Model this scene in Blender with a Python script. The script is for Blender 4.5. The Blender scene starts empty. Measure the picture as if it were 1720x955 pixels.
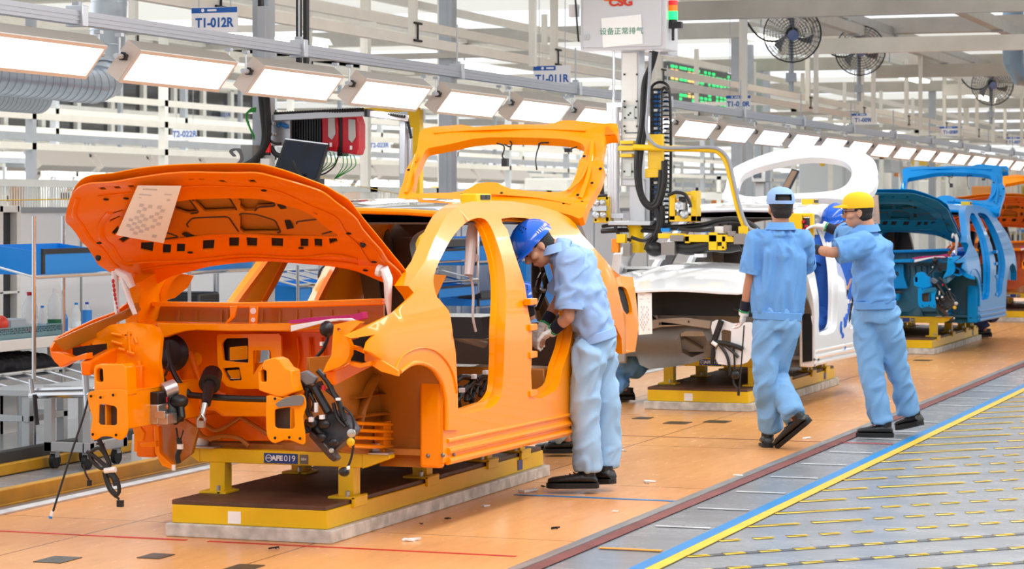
import bpy, bmesh, math, random
from mathutils import Vector, Matrix, noise
from mathutils.geometry import delaunay_2d_cdt
random.seed(7)
SC = bpy.context.scene
COL = SC.collection
R = math.radians
# ---------------------------------------------------------------- camera, world, light, exposure
F = 4200.0; TH = math.atan(1490 / F); CT = math.cos(TH); ST = math.sin(TH); H = 1.63
cd = bpy.data.cameras.new('camera'); cam = bpy.data.objects.new('camera', cd); COL.objects.link(cam)
cam.location = (0, 0, H); cam.rotation_euler = (R(90), 0, TH - R(90))
cd.sensor_width = 36; cd.lens = 36 * F / 1720; cd.shift_y = -(477.5 - 350) / 1720
cd.clip_end = 400
cd.dof.use_dof = True; cd.dof.focus_distance = 14.5; cd.dof.aperture_fstop = 6.5
SC.camera = cam
w = bpy.data.worlds.new('world'); SC.world = w; w.use_nodes = True
bg = w.node_tree.nodes['Background']; bg.inputs[0].default_value = (0.93, 0.96, 1, 1); bg.inputs[1].default_value = 0.95
# the hall is brightest ahead (white daylit bays) and dimmer behind the camera
_n = w.node_tree.nodes; _l = w.node_tree.links.new; _t = _n.new('ShaderNodeTexCoord'); _d = _n.new('ShaderNodeVectorMath'); _d.operation = 'DOT_PRODUCT'; _d.inputs[1].default_value = (.45, .75, .55)
_l(_t.outputs['Generated'], _d.inputs[0]); _r = _n.new('ShaderNodeMapRange'); _r.inputs[1].default_value = -.6; _r.inputs[2].default_value = .55; _r.inputs[3].default_value = .36; _r.inputs[4].default_value = 1.2; _l(_d.outputs['Value'], _r.inputs[0]); _l(_r.outputs[0], bg.inputs[1])
SC.view_settings.view_transform = 'Standard'; SC.view_settings.look = 'None'
SC.view_settings.exposure = 0.22; SC.view_settings.gamma = 1; SC.view_settings.use_curve_mapping = False
SC.cycles.use_denoising = True; SC.cycles.max_bounces = 8; SC.cycles.diffuse_bounces = 3; SC.cycles.glossy_bounces = 3
SC.cycles.transparent_max_bounces = 8; SC.cycles.caustics_reflective = False; SC.cycles.caustics_refractive = False
SC.cycles.sample_clamp_indirect = 6
def area(name, loc, rot, sx, sy, e, col=(1, 1, 1)):
    l = bpy.data.lights.new(name, 'AREA'); l.shape = 'RECTANGLE'; l.size = sx; l.size_y = sy; l.energy = e; l.color = col
    o = bpy.data.objects.new(name, l); o.location = loc; o.rotation_euler = rot; COL.objects.link(o); return o
area('line_fill', (14.5, 2.6, 4.3), (R(20), 0, 0), 24, 0.6, 500, (1, .97, .93))  # unseen fill light added above the line to brighten the car tops
area('aisle_fill', (13, -1.5, 4.0), (R(48), 0, 0), 24, 0.35, 230, (1, .98, .95))  # unseen fill strip added over the aisle, also streaks the near paint
area('far_fill', (45, 18, 4.3), (0, 0, 0), 60, 8, 1500, (1, .99, .96))  # unseen fill light added to lift the dim far bays
# ---------------------------------------------------------------- materials
def lin(c):
    return tuple(((x / 255) / 12.92 if x / 255 <= .04045 else ((x / 255 + .055) / 1.055) ** 2.4) for x in c)
MATS = {}
def M(name, rgb, rough=.5, metal=0, coat=0, em=None, var=0, vs=4, bump=0, bs=30, alpha=1, trans=0, spec=.5, stretch=None):
    if name in MATS: return MATS[name]
    m = bpy.data.materials.new(name); m.use_nodes = True; nt = m.node_tree; b = nt.nodes['Principled BSDF']
    c = lin(rgb); b.inputs['Base Color'].default_value = (*c, 1)
    b.inputs['Roughness'].default_value = rough; b.inputs['Metallic'].default_value = metal
    b.inputs['Coat Weight'].default_value = coat; b.inputs['Coat Roughness'].default_value = .04
    b.inputs['Specular IOR Level'].default_value = spec
    b.inputs['Alpha'].default_value = alpha; b.inputs['Transmission Weight'].default_value = trans
    if em: b.inputs['Emission Color'].default_value = (*c, 1); b.inputs['Emission Strength'].default_value = em
    if em is None and bump >= .9: bpd = .05
    else: bpd = .02
    if var or bump:
        tc = nt.nodes.new('ShaderNodeTexCoord'); mp = nt.nodes.new('ShaderNodeMapping'); nt.links.new(tc.outputs['Object'], mp.inputs[0])
        if stretch: mp.inputs['Scale'].default_value = stretch
    if var:
        n = nt.nodes.new('ShaderNodeTexNoise'); n.inputs['Scale'].default_value = vs; n.inputs['Detail'].default_value = 5
        nt.links.new(mp.outputs[0], n.inputs[0])
        r = nt.nodes.new('ShaderNodeValToRGB'); r.color_ramp.elements[0].position = .3; r.color_ramp.elements[1].position = .7
        r.color_ramp.elements[0].color = (*[max(0, x * (1 - var)) for x in c], 1); r.color_ramp.elements[1].color = (*[min(1, x * (1 + var * .6)) for x in c], 1)
        nt.links.new(n.outputs[0], r.inputs[0]); nt.links.new(r.outputs[0], b.inputs['Base Color'])
    if bump:
        n2 = nt.nodes.new('ShaderNodeTexNoise'); n2.inputs['Scale'].default_value = bs; n2.inputs['Detail'].default_value = 3
        nt.links.new(mp.outputs[0], n2.inputs[0]); bp = nt.nodes.new('ShaderNodeBump'); bp.inputs['Strength'].default_value = bump
        bp.inputs['Distance'].default_value = bpd; nt.links.new(n2.outputs[0], bp.inputs['Height']); nt.links.new(bp.outputs[0], b.inputs['Normal'])
    MATS[name] = m; return m
# ---------------------------------------------------------------- mapping from the view to places in the hall
def ray(px, py):
    a = (px - 860) / F; return Vector((CT + a * ST, ST - a * CT, (350 - py) / F))
def onX(px, py, X): d = ray(px, py); return Vector((0, 0, H)) + d * (X / d.x)
def onY(px, py, Y): d = ray(px, py); return Vector((0, 0, H)) + d * (Y / d.y)
def onZ(px, py, Z=0): d = ray(px, py); return Vector((0, 0, H)) + d * ((Z - H) / d.z)
def atz(px, py, z): return Vector((0, 0, H)) + ray(px, py) * z
class Pl:
    def __init__(s, P0, e1, e2):
        s.P = Vector(P0); s.a = Vector(e1).normalized(); e2 = Vector(e2); s.b = (e2 - e2.dot(s.a) * s.a).normalized(); s.n = s.a.cross(s.b)
    def uv(s, px, py):
        d = ray(px, py); C = Vector((0, 0, H)); t = (s.P - C).dot(s.n) / d.dot(s.n); q = C + d * t - s.P; return (q.dot(s.a), q.dot(s.b))
    def at(s, a, b, off=0): return s.P + s.a * a + s.b * b + s.n * off
    def tr(s, txt): return [s.uv(*p) for p in pts(txt)]
def pts(txt): return [tuple(float(v) for v in p.split(',')) for p in txt.split()]
def cr(P, n=4, closed=True):
    out = []; N = len(P); V = [Vector(p) for p in P]
    rng = range(N) if closed else range(N - 1)
    for i in rng:
        if closed: p0, p1, p2, p3 = V[i - 1], V[i], V[(i + 1) % N], V[(i + 2) % N]
        else: p0, p1, p2, p3 = V[max(i - 1, 0)], V[i], V[i + 1], V[min(i + 2, N - 1)]
        for k in range(n):
            t = k / n
            out.append(.5 * ((2 * p1) + (p2 - p0) * t + (2 * p0 - 5 * p1 + 4 * p2 - p3) * t * t + (3 * p1 - p0 - 3 * p2 + p3) * t ** 3))
    if not closed: out.append(V[-1])
    return [tuple(v) for v in out]
def rc(P, r, n=3):
    """round the corners of a closed 2-D polygon"""
    out = []; N = len(P)
    for i in range(N):
        p = Vector(P[i]); a = Vector(P[i - 1]) - p; b = Vector(P[(i + 1) % N]) - p
        q = min(r, a.length * .45, b.length * .45); A = p + a.normalized() * q; B = p + b.normalized() * q
        for k in range(n + 1):
            t = k / n; out.append(tuple(A * (1 - t) ** 2 + p * 2 * t * (1 - t) + B * t * t))
    return out
def inside(p, poly):
    x, y = p; c = False; j = len(poly) - 1
    for i in range(len(poly)):
        xi, yi = poly[i][0], poly[i][1]; xj, yj = poly[j][0], poly[j][1]
        if (yi > y) != (yj > y) and x < (xj - xi) * (y - yi) / (yj - yi) + xi: c = not c
        j = i
    return c
# ---------------------------------------------------------------- mesh builder
SPLIT = set('hanger knob_x bolt bolt_hole door_hinge seat_crossmember upper_rail hood_stay hood_buffer tower_bead bulkhead_bead tunnel_bead wheelhouse_rib tailgate_rib fixing_hole bracket_washer cowl_bracket rocker_bead plug slot_shade hood_bead hood_seam hood_skin_panel white_connector connector valve_fitting valve_connector clip_grip fender_part side_frame_yellow guide_roller gripper_arm clamp_block orange_sensor blue_clip white_cover bearing_plate yellow_bracket push_buttons emblem vent_holes reflective_marks eyes eyebrows laces shelf_rails white_sleeve radiator_mount magenta_foam_block hanging_harness thick_cable green_cables grey_hose cable_loop wiring_loom engine_bay_harness corner_harness interior_harness seatbelt_assembly box_wall black_edge cables wire_harness panel_door beacon_cap label_plate fittings equipment mount_clamp arm cable_tray_strip valve_unit crossbar'.split())
class MB:
    def __init__(s): s.v = []; s.f = []; s.M = Matrix()
    def add(s, vs, fs):
        b = len(s.v); s.v += [s.M @ Vector(v) for v in vs]; s.f += [tuple(b + i for i in f) for f in fs]; return s
    def box(s, x0, y0, z0, x1, y1, z1, tap=0):
        t = tap
        return s.add([(x0, y0, z0), (x1, y0, z0), (x1, y1, z0), (x0, y1, z0), (x0 + t, y0 + t, z1), (x1 - t, y0 + t, z1), (x1 - t, y1 - t, z1), (x0 + t, y1 - t, z1)],
                     [(0, 3, 2, 1), (4, 5, 6, 7), (0, 1, 5, 4), (1, 2, 6, 5), (2, 3, 7, 6), (3, 0, 4, 7)])
    def bar(s, p, q, w, h=None, up=(0, 0, 1)):
        """rectangular bar from p to q, w across, h along up"""
        h = h or w; p = Vector(p); q = Vector(q); d = (q - p).normalized(); u = Vector(up)
        if abs(d.dot(u)) > .98: u = Vector((1, 0, 0))
        sx = d.cross(u).normalized(); uy = sx.cross(d).normalized(); c = []
        for o in (p, q):
            for a, b in ((-1, -1), (1, -1), (1, 1), (-1, 1)): c.append(o + sx * a * w / 2 + uy * b * h / 2)
        return s.add(c, [(0, 3, 2, 1), (4, 5, 6, 7), (0, 1, 5, 4), (1, 2, 6, 5), (2, 3, 7, 6), (3, 0, 4, 7)][0:6])
    def tube(s, P, r, n=8, cap=True, r2=None, up=None, ell=1):
        """round tube through points P; r number or list; ell squashes it along the second axis"""
        P = [Vector(p) for p in P]; m = len(P); rs = r if isinstance(r, (list, tuple)) else [r] * m; V = []; u = None
        for i in range(m):
            d = (P[min(i + 1, m - 1)] - P[max(i - 1, 0)]); d = d.normalized() if d.length > 1e-9 else Vector((0, 0, 1))
            if u is None:
                u = Vector(up) if up else (Vector((0, 0, 1)) if abs(d.z) < .9 else Vector((0, 1, 0)))
            u = (u - d * u.dot(d)); u = u.normalized() if u.length > 1e-6 else d.orthogonal().normalized(); t = d.cross(u)
            for k in range(n):
                a = 2 * math.pi * k / n; V.append(P[i] + t * math.cos(a) * rs[i] + u * math.sin(a) * rs[i] * ell)
        Fs = [(i * n + k, i * n + (k + 1) % n, (i + 1) * n + (k + 1) % n, (i + 1) * n + k) for i in range(m - 1) for k in range(n)]
        if cap: Fs += [tuple(range(n - 1, -1, -1)), tuple((m - 1) * n + k for k in range(n))]
        return s.add(V, Fs)
    def cyl(s, p, q, r, n=16, r2=None): return s.tube([p, q], [r, r2 if r2 is not None else r], n)
    def lathe(s, c, prof, ax=(0, 0, 1), n=20):
        c = Vector(c); ax = Vector(ax).normalized(); return s.tube([c + ax * h for r, h in prof], [max(r, 1e-4) for r, h in prof], n, True, up=ax.orthogonal()) if False else s._lathe(c, prof, ax, n)
    def _lathe(s, c, prof, ax, n):
        a = ax.orthogonal().normalized(); b = ax.cross(a); V = []
        for r, h in prof:
            for k in range(n):
                t = 2 * math.pi * k / n; V.append(c + ax * h + (a * math.cos(t) + b * math.sin(t)) * max(r, 1e-4))
        m = len(prof)
        return s.add(V, [(i * n + k, i * n + (k + 1) % n, (i + 1) * n + (k + 1) % n, (i + 1) * n + k) for i in range(m - 1) for k in range(n)] + [tuple(range(n - 1, -1, -1)), tuple((m - 1) * n + k for k in range(n))])
    def ell(s, c, r, n=16, m=10, rot=None):
        c = Vector(c); V = []; Fs = []
        for i in range(m + 1):
            t = math.pi * i / m
            for k in range(n):
                p = 2 * math.pi * k / n; q = Vector((math.sin(t) * math.cos(p) * r[0], math.sin(t) * math.sin(p) * r[1], math.cos(t) * r[2]))
                if rot is not None: q = rot @ q
                V.append(c + q)
        for i in range(m):
            for k in range(n): Fs.append((i * n + k, (i + 1) * n + k, (i + 1) * n + (k + 1) % n, i * n + (k + 1) % n))
        return s.add(V, Fs)
    def sheet(s, outer, holes, Ff, th, grid=.08, eps=.5):
        """a plate traced in 2-D (outer outline, holes), laid on the surface Ff(a, b, off), th thick"""
        P = []; E = []
        for lp in [outer] + list(holes):
            b = len(P); n = len(lp); P += [Vector(q[:2]) for q in lp]; E += [(b + i, b + (i + 1) % n) for i in range(n)]
        x0 = min(p.x for p in P); x1 = max(p.x for p in P); y0 = min(p.y for p in P); y1 = max(p.y for p in P)
        assert x1 - x0 < 9 and y1 - y0 < 9, ('sheet too large', x0, x1, y0, y1)
        if grid:
            gx = x0 + grid / 2
            while gx < x1:
                gy = y0 + grid / 2
                while gy < y1:
                    if inside((gx, gy), outer): P.append(Vector((gx, gy)))
                    gy += grid
                gx += grid
        r = delaunay_2d_cdt(P, E, [], 0, 1e-5); vs = r[0]; T = []
        for f in r[2]:
            c = sum((vs[i] for i in f), Vector((0, 0))) / len(f)
            if inside(c, outer) and not any(inside(c, h) for h in holes): T.append(tuple(f))
        used = sorted({i for f in T for i in f}); ix = {o: k for k, o in enumerate(used)}; n = len(used)
        V = [Ff(vs[i].x, vs[i].y, 0) for i in used] + [Ff(vs[i].x, vs[i].y, -th) for i in used]
        Fs = []; ed = {}
        for f in T:
            g = [ix[i] for i in f]; Fs.append(tuple(g)); Fs.append(tuple(i + n for i in reversed(g)))
            for k in range(3):
                a, b = g[k], g[(k + 1) % 3]
                if (b, a) in ed: ed.pop((b, a))
                else: ed[(a, b)] = 1
        Fs += [(b, a, a + n, b + n) for a, b in ed]
        return s.add(V, Fs)
    def islands(s):
        p = list(range(len(s.v)))
        def fd(i):
            while p[i] != i: p[i] = p[p[i]]; i = p[i]
            return i
        for f in s.f:
            for i in f[1:]: p[fd(i)] = fd(f[0])
        g = {}
        for f in s.f: g.setdefault(fd(f[0]), []).append(f)
        out = []
        for fs in g.values():
            m = MB(); ix = {}
            for f in fs:
                for i in f:
                    if i not in ix: ix[i] = len(m.v); m.v.append(s.v[i])
            m.f = [tuple(ix[i] for i in f) for f in fs]; out.append(m)
        return out
    def build(s, name, mat, parent=None, *a, **k):
        if parent is not None and name in SPLIT:
            isl = s.islands()
            if 1 < len(isl) <= 40: return [m.build_(name, mat, parent, *a, **k) for m in isl][0]
        return s.build_(name, mat, parent, *a, **k)
    def build_(s, name, mat, parent=None, bev=0, smooth=35, org=None, seg=2, obmat=False, label=None):
        me = bpy.data.meshes.new(name); o = Vector(org) if org is not None else (parent.matrix_basis.translation if parent is not None and parent.get('_w', 1) else Vector())
        if parent is not None and parent.parent is not None: o = WL(parent)
        me.from_pydata([v - o for v in s.v], [], s.f); bm = bmesh.new(); bm.from_mesh(me)
        bmesh.ops.remove_doubles(bm, verts=bm.verts, dist=1e-5)
        bmesh.ops.recalc_face_normals(bm, faces=bm.faces)
        if smooth:
            c = R(smooth)
            for e in bm.edges:
                if len(e.link_faces) != 2 or e.calc_face_angle(4) > c: e.smooth = False
            for f in bm.faces: f.smooth = True
        bm.to_mesh(me); bm.free(); me.materials.append(mat)
        ob = bpy.data.objects.new(name, me); COL.objects.link(ob)
        if parent is not None: ob.parent = parent
        elif org is not None: ob.location = org
        if bev:
            b = ob.modifiers.new('b', 'BEVEL'); b.width = bev; b.segments = seg; b.limit_method = 'ANGLE'; b.angle_limit = R(50); b.harden_normals = False
        if label: ob['label'] = label
        return ob
def WL(o):
    v = Vector(o.location)
    while o.parent is not None: o = o.parent; v = v + Vector(o.location)
    return v
def tag(o, label, cat, group=None, kind=None):
    o['label'] = label; o['category'] = cat
    if group: o['group'] = group
    if kind: o['kind'] = kind
    return o
def thing(name, label, cat, loc=(0, 0, 0), group=None):
    o = bpy.data.objects.new(name, None); COL.objects.link(o); o.location = loc; o.empty_display_size = .1
    return tag(o, label, cat, group)
def one(name, label, cat, mb, mat, group=None, bev=0, org=None, kind=None, smooth=35):
    if org is None:
        xs = [v.x for v in mb.v]; ys = [v.y for v in mb.v]; org = ((min(xs) + max(xs)) / 2, (min(ys) + max(ys)) / 2, min(v.z for v in mb.v))
    return tag(mb.build(name, mat, None, bev, smooth, org=org), label, cat, group, kind)
def struct(name, mb, mat, bev=0, label=None):
    o = mb.build(name, mat, None, bev, org=(0, 0, 0)); o['kind'] = 'structure'
    if label: o['label'] = label
    return o
def dup(o, loc, label=None, mats=None, skip=(), par=None):
    c = o.copy(); COL.objects.link(c)
    if par is None: c.location = loc
    else: c.parent = par
    if label: c['label'] = label
    if mats and c.type == 'MESH':
        m = mats.get(o.material_slots[0].material.name)
        if m: c.material_slots[0].link = 'OBJECT'; c.material_slots[0].material = m
    for ch in list(o.children):
        if ch.name.split('.')[0] not in skip: dup(ch, None, None, mats, skip, c)
    return c
def text(s, size, plane, a, b, mat, name, parent, off=.002, ext=.0008, align='CENTER', sx=1, bold=0):
    cu = bpy.data.curves.new(name, 'FONT'); cu.body = s; cu.size = size; cu.extrude = ext; cu.align_x = align; cu.align_y = 'CENTER'; cu.offset = bold
    o = bpy.data.objects.new(name, cu); COL.objects.link(o); bpy.context.view_layer.update(); me = bpy.data.meshes.new_from_object(o.evaluated_get(bpy.context.evaluated_depsgraph_get()))
    bpy.data.objects.remove(o); me.materials.clear(); me.materials.append(mat); o = bpy.data.objects.new(name, me); COL.objects.link(o)
    m = Matrix((plane.a, plane.b, plane.n)).transposed().to_4x4(); m.translation = plane.at(a, b, off)
    if parent is not None:
        o.parent = parent; m.translation = m.translation - WL(parent)
    o.matrix_basis = m @ Matrix.Diagonal((sx, 1, 1, 1)); return o
ORD = 'first second third fourth fifth sixth seventh eighth ninth tenth eleventh twelfth thirteenth fourteenth fifteenth sixteenth seventeenth eighteenth nineteenth twentieth twenty-first twenty-second twenty-third twenty-fourth twenty-fifth twenty-sixth twenty-seventh twenty-eighth twenty-ninth thirtieth'.split()
# shared materials
white_paint = M('white_paint', (232, 232, 228), .45); steel_beige = M('beige_steel', (232, 227, 216), .5, var=.05)
steel_grey = M('grey_steel', (176, 180, 186), .4, .3, var=.08); alu = M('aluminium', (200, 203, 208), .32, .7); chrome = M('chrome', (215, 215, 218), .15, 1)
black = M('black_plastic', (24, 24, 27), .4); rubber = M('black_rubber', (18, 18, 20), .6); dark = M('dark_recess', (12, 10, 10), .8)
steel_shade = M('brown_grey_steel', (182, 176, 166), .5, var=.08)
yellow = M('yellow_paint', (240, 196, 8), .38, var=.05, vs=6); wht = M('white_plastic', (240, 240, 242), .35); paper = M('paper', (254, 255, 255), .7)
blue_p = M('blue_plastic', (0, 136, 228), .4); sign_blue = M('sign_blue', (20, 90, 175), .5); red_p = M('red_plastic', (190, 20, 40), .35)
ink = M('ink_grey', (140, 145, 155), .7); grey_p = M('grey_paint', (168, 172, 174), .5); silver = M('silver_cast', (190, 190, 186), .3, .8)
magenta = M('magenta_foam', (190, 30, 110), .6); green_w = M('green_wire', (30, 140, 50), .4); blue_w = M('blue_wire', (20, 110, 190), .4)
# ---------------------------------------------------------------- floor
def floor_mat(name, base, mort, kind):
    m = bpy.data.materials.new(name); m.use_nodes = True; nt = m.node_tree; b = nt.nodes['Principled BSDF']; L = nt.links.new
    tc = nt.nodes.new('ShaderNodeTexCoord')
    n1 = nt.nodes.new('ShaderNodeTexNoise'); n1.inputs['Scale'].default_value = .7; n1.inputs['Detail'].default_value = 6; L(tc.outputs['Object'], n1.inputs[0])
    r1 = nt.nodes.new('ShaderNodeValToRGB'); r1.color_ramp.elements[0].position = .3; r1.color_ramp.elements[1].position = .75
    r1.color_ramp.elements[0].color = (*lin(base[0]), 1); r1.color_ramp.elements[1].color = (*lin(base[1]), 1); L(n1.outputs[0], r1.inputs[0])
    col = r1.outputs[0]
    n2 = nt.nodes.new('ShaderNodeTexNoise'); n2.inputs['Scale'].default_value = 9 if kind == 'wood' else 1.6; n2.inputs['Detail'].default_value = 8; n2.inputs['Roughness'].default_value = .7
    mp = nt.nodes.new('ShaderNodeMapping'); mp.inputs['Scale'].default_value = (.35, 1.6, 1) if kind == 'wood' else (2.2, .8, 1); L(tc.outputs['Object'], mp.inputs[0]); L(mp.outputs[0], n2.inputs[0])
    r2 = nt.nodes.new('ShaderNodeValToRGB'); r2.color_ramp.elements[0].position = .28 if kind == 'wood' else .38; r2.color_ramp.elements[1].position = .5 if kind == 'wood' else .62
    r2.color_ramp.elements[0].color = (.72, .7, .68, 1) if kind == 'wood' else (.62, .63, .64, 1); r2.color_ramp.elements[1].color = (1, 1, 1, 1); L(n2.outputs[0], r2.inputs[0])
    mx = nt.nodes.new('ShaderNodeMixRGB'); mx.blend_type = 'MULTIPLY'; mx.inputs[0].default_value = .35 if kind == 'wood' else .32; L(col, mx.inputs[1]); L(r2.outputs[0], mx.inputs[2]); col = mx.outputs[0]
    if mort:
        br = nt.nodes.new('ShaderNodeTexBrick'); br.inputs['Scale'].default_value = 1; br.inputs['Mortar Size'].default_value = .006; br.inputs['Brick Width'].default_value = 2.44; br.inputs['Row Height'].default_value = 1.22
        br.inputs['Color1'].default_value = (1, 1, 1, 1); br.inputs['Color2'].default_value = (.93, .92, .9, 1); br.inputs['Mortar'].default_value = (.35, .28, .25, 1)
        br.offset = 0; mp2 = nt.nodes.new('ShaderNodeMapping'); mp2.inputs['Location'].default_value = (.55, -.1, 0); L(tc.outputs['Object'], mp2.inputs[0]); L(mp2.outputs[0], br.inputs[0])
        m2 = nt.nodes.new('ShaderNodeMixRGB'); m2.blend_type = 'MULTIPLY'; m2.inputs[0].default_value = 1; L(col, m2.inputs[1]); L(br.outputs[0], m2.inputs[2]); col = m2.outputs[0]
    L(col, b.inputs['Base Color'])
    rr = nt.nodes.new('ShaderNodeMapRange'); rr.inputs[3].default_value = .16 if kind == 'wood' else .12; rr.inputs[4].default_value = .34 if kind == 'wood' else .4; L(n2.outputs[0], rr.inputs[0]); L(rr.outputs[0], b.inputs['Roughness']); b.inputs['Specular IOR Level'].default_value = .16 if kind == 'wood' else .3
    return m
wood = floor_mat('orange_floor_board', ((224, 158, 102), (240, 180, 118)), True, 'wood')
conc = floor_mat('grey_glossy_floor', ((132, 137, 143), (154, 157, 162)), False, 'conc')
struct('floor', MB().box(-6, -8, -.3, 130, 60, -.004), conc)
struct('floor', MB().box(-6, 3.79, -.2, 110, 7.0, 0), wood)
far_floor = M('pale_floor', (206, 210, 212), .18, var=.05, vs=1)
struct('floor', MB().box(-6, 8.1, -.1, 110, 60, .001), far_floor)
mk_white = M('worn_white_line', (205, 210, 215), .5, var=.25, vs=8); mk_blue = M('blue_floor_tape', (20, 130, 200), .35, var=.1, vs=3); mk_yel = M('yellow_floor_tape', (226, 190, 40), .4, var=.15, vs=5)
mk_red = M('red_floor_tape', (205, 50, 40), .5, var=.15, vs=6); metal_strip = M('steel_floor_strip', (150, 150, 150), .4, .5, var=.3, vs=3, stretch=(1, 8, 1)); redbrown = M('red_brown_strip', (120, 62, 58), .6, var=.3, vs=5)
def mark(x0, y0, x1, y1, m, h=.004): return struct('floor_marking', MB().box(x0, y0, .0005, x1, y1, h), m)
mark(-4, 3.73, 110, 3.79, metal_strip, .008); mark(-4, 3.655, 110, 3.73, redbrown, .003)
mark(2, 3.215, 90, 3.285, mk_blue); mark(2, 3.15, 90, 3.213, mk_yel)
mark(-4, 7.0, 110, 7.09, mk_white, .01); mark(-4, 7.09, 110, 7.17, metal_strip, .006)
curb = M('dark_yellow_curb', (190, 140, 12), .45, var=.2, vs=6)
struct('trim_1', MB().box(-4, 7.17, 0, 60, 7.23, .1).box(-4, 7.17, .0, 60, 7.3, .02), curb, .008)
struct('trim_2', MB().box(-4, 8.02, 0, 60, 8.07, .07), curb, .008); struct('trim_3', MB().box(-4, 8.075, 0, 60, 8.13, .14), M('charcoal_trim', (50, 52, 54), .5), .008)
for k, (px, py) in enumerate(((1148, 885), (1224, 855), (1286, 827), (1345, 802), (1396, 780), (1444, 760), (1510, 738), (1535, 725), (1570, 709), (1612, 681), (1643, 669), (1668, 657), (1695, 648))):
    X = onZ(px, py).x; mark(X - .014, 3.31, X + .014, 3.6, mk_white, .003)
X = onZ(1070, 923).x; mark(X - .02, 3.31, X + .02, 3.62, M('orange_floor_tape', (225, 150, 40), .5))
Xb = onZ(1000, 836).x; mark(Xb - .02, 3.8, Xb + .02, 4.75, mk_blue, .003)
Xr = onZ(700, 926).x; mark(Xr - .012, 3.9, Xr + .012, 5.5, mk_red, .003); mark(Xr - .012, 6.0, Xr + .012, 6.99, mk_red, .003); mark(Xr - .016, 5.62, Xr + .016, 6.0, mk_red, .003)
Xr2 = onZ(1420, 743).x; mark(Xr2 - .012, 3.3, Xr2 + .012, 3.7, mk_red, .003); mark(Xr2 - .01, 3.8, Xr2 + .01, 6.5, M('dark_red_line', (120, 50, 35), .5), .002)
# hatched tape lines on the aisle, at 45 degrees
tapeblk = M('black_floor_tape', (45, 46, 48), .5)
c0 = onZ(1720, 943.6); c0 = c0.x + c0.y
for k in range(-2, 34):
    c = c0 + .583 * k; a = MB(); bkm = MB(); t = 0; ystart = 3.14
    x, y = c - ystart, ystart; rs = random.Random(k * 3 + 1); i = 0
    while t < 3.9:
        sh = rs.uniform(-.02, .02); ln = (rs.choice((.3, .6)) if 3 < k < 14 and t < .5 else .11) + .4 * (k > 10)
        p = Vector((x + (t) * .7071, y - (t) * .7071, 0)); q = p + Vector((.7071, -.7071, 0)) * ln
        d = Vector((.7071, .7071, 0)) * .016
        if p.y > -1.2:
            a.add([p - d + Vector((.03, .03, .004)), q - d + Vector((0, 0, .004)), q + d + Vector((0, 0, .004)), p + d + Vector((-.0, -.0, .004)), p - d, q - d, q + d, p + d], [(0, 1, 2, 3), (4, 7, 6, 5), (0, 4, 5, 1), (1, 5, 6, 2), (2, 6, 7, 3), (3, 7, 4, 0)])
            if k < 3:
                p2 = q; q2 = q + Vector((.7071, -.7071, 0)) * .085
                bkm.add([p2 - d + Vector((0, 0, .003)), q2 - d + Vector((0, 0, .003)), q2 + d + Vector((0, 0, .003)), p2 + d + Vector((0, 0, .003))], [(0, 1, 2, 3)])
        t += ln + .085
    struct('floor_marking', a, mk_yel)
    if bkm.v: struct('floor_marking', bkm, tapeblk)
# ---------------------------------------------------------------- ceiling, far walls, steel
ceil_m = M('cream_ceiling', (240, 236, 224), .8)
_tb = ceil_m.node_tree; _tr = _tb.nodes.new('ShaderNodeBsdfTranslucent'); _tr.inputs[0].default_value = (.95, .92, .84, 1); _mx = _tb.nodes.new('ShaderNodeMixShader'); _mx.inputs[0].default_value = .72
_tb.links.new(_tb.nodes['Principled BSDF'].outputs[0], _mx.inputs[1]); _tb.links.new(_tr.outputs[0], _mx.inputs[2]); _tb.links.new(_mx.outputs[0], _tb.nodes['Material Output'].inputs[0]); wall_m = M('pale_wall', (236, 238, 238), .7)
for i in range(14):
    x = 15 + i * 8.5; struct('ceiling', MB().add([(x, -8, 4.7), (x, 62, 4.7), (x + 4.6, 62, 4.7), (x + 4.6, -8, 4.7)] + [(x, -8, 4.72), (x, 62, 4.72), (x + 4.6, 62, 4.72), (x + 4.6, -8, 4.72)], [(0, 1, 2, 3)]), ceil_m)
struct('wall_far', MB().box(128, -8, 0, 128.3, 62, 3.5), M('far_wall', (214, 218, 222), .7, var=.1, vs=.5)); struct('wall_left', MB().box(-2, 60, 0, 128, 60.3, 2.2), wall_m)
for i in range(22): x = -2 + i * 6; struct('window_%d' % (i + 1), MB().box(x, 60.1, 2.2, x + .25, 60.2, 4.7).box(x, 60.1, 3.4, x + 6, 60.2, 3.5), white_paint)
for i in range(9):                         # purlins across and along under the ceiling
    x = 30 + i * 10; struct('beam', MB().box(x, -6, 4.45, x + .3, 58, 4.7), steel_shade)
for i in range(10):
    y = -3 + i * 6; struct('beam', MB().box(16, y, 4.45, 126, y + .22, 4.7), steel_beige)
strip = M('ceiling_strip_light', (255, 252, 240), .5, em=3.0)
n = 0
for i in range(7):
    for j in range(7):
        x = 34 + i * 10 + (j % 2) * 4; y = 2 + j * 7
        t = thing('ceiling_light', 'white batten lamp under the ceiling, %s of the %s strip away from the camera' % (ORD[i], ORD[j]), 'ceiling light', (x, y, 4.2), 'battens under the ceiling')
        MB().box(x - 2.2, y - .16, 4.2, x + 2.2, y + .16, 4.3, .04).build('housing', white_paint, t); MB().box(x - 2.1, y - .12, 4.15, x + 2.1, y + .12, 4.199).build('tube', strip, t)
        MB().box(x - 1.5, y - .01, 4.3, x - 1.47, y + .01, 4.7).box(x + 1.5, y - .01, 4.3, x + 1.53, y + .01, 4.7).build('hanger', steel_grey, t)
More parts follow.
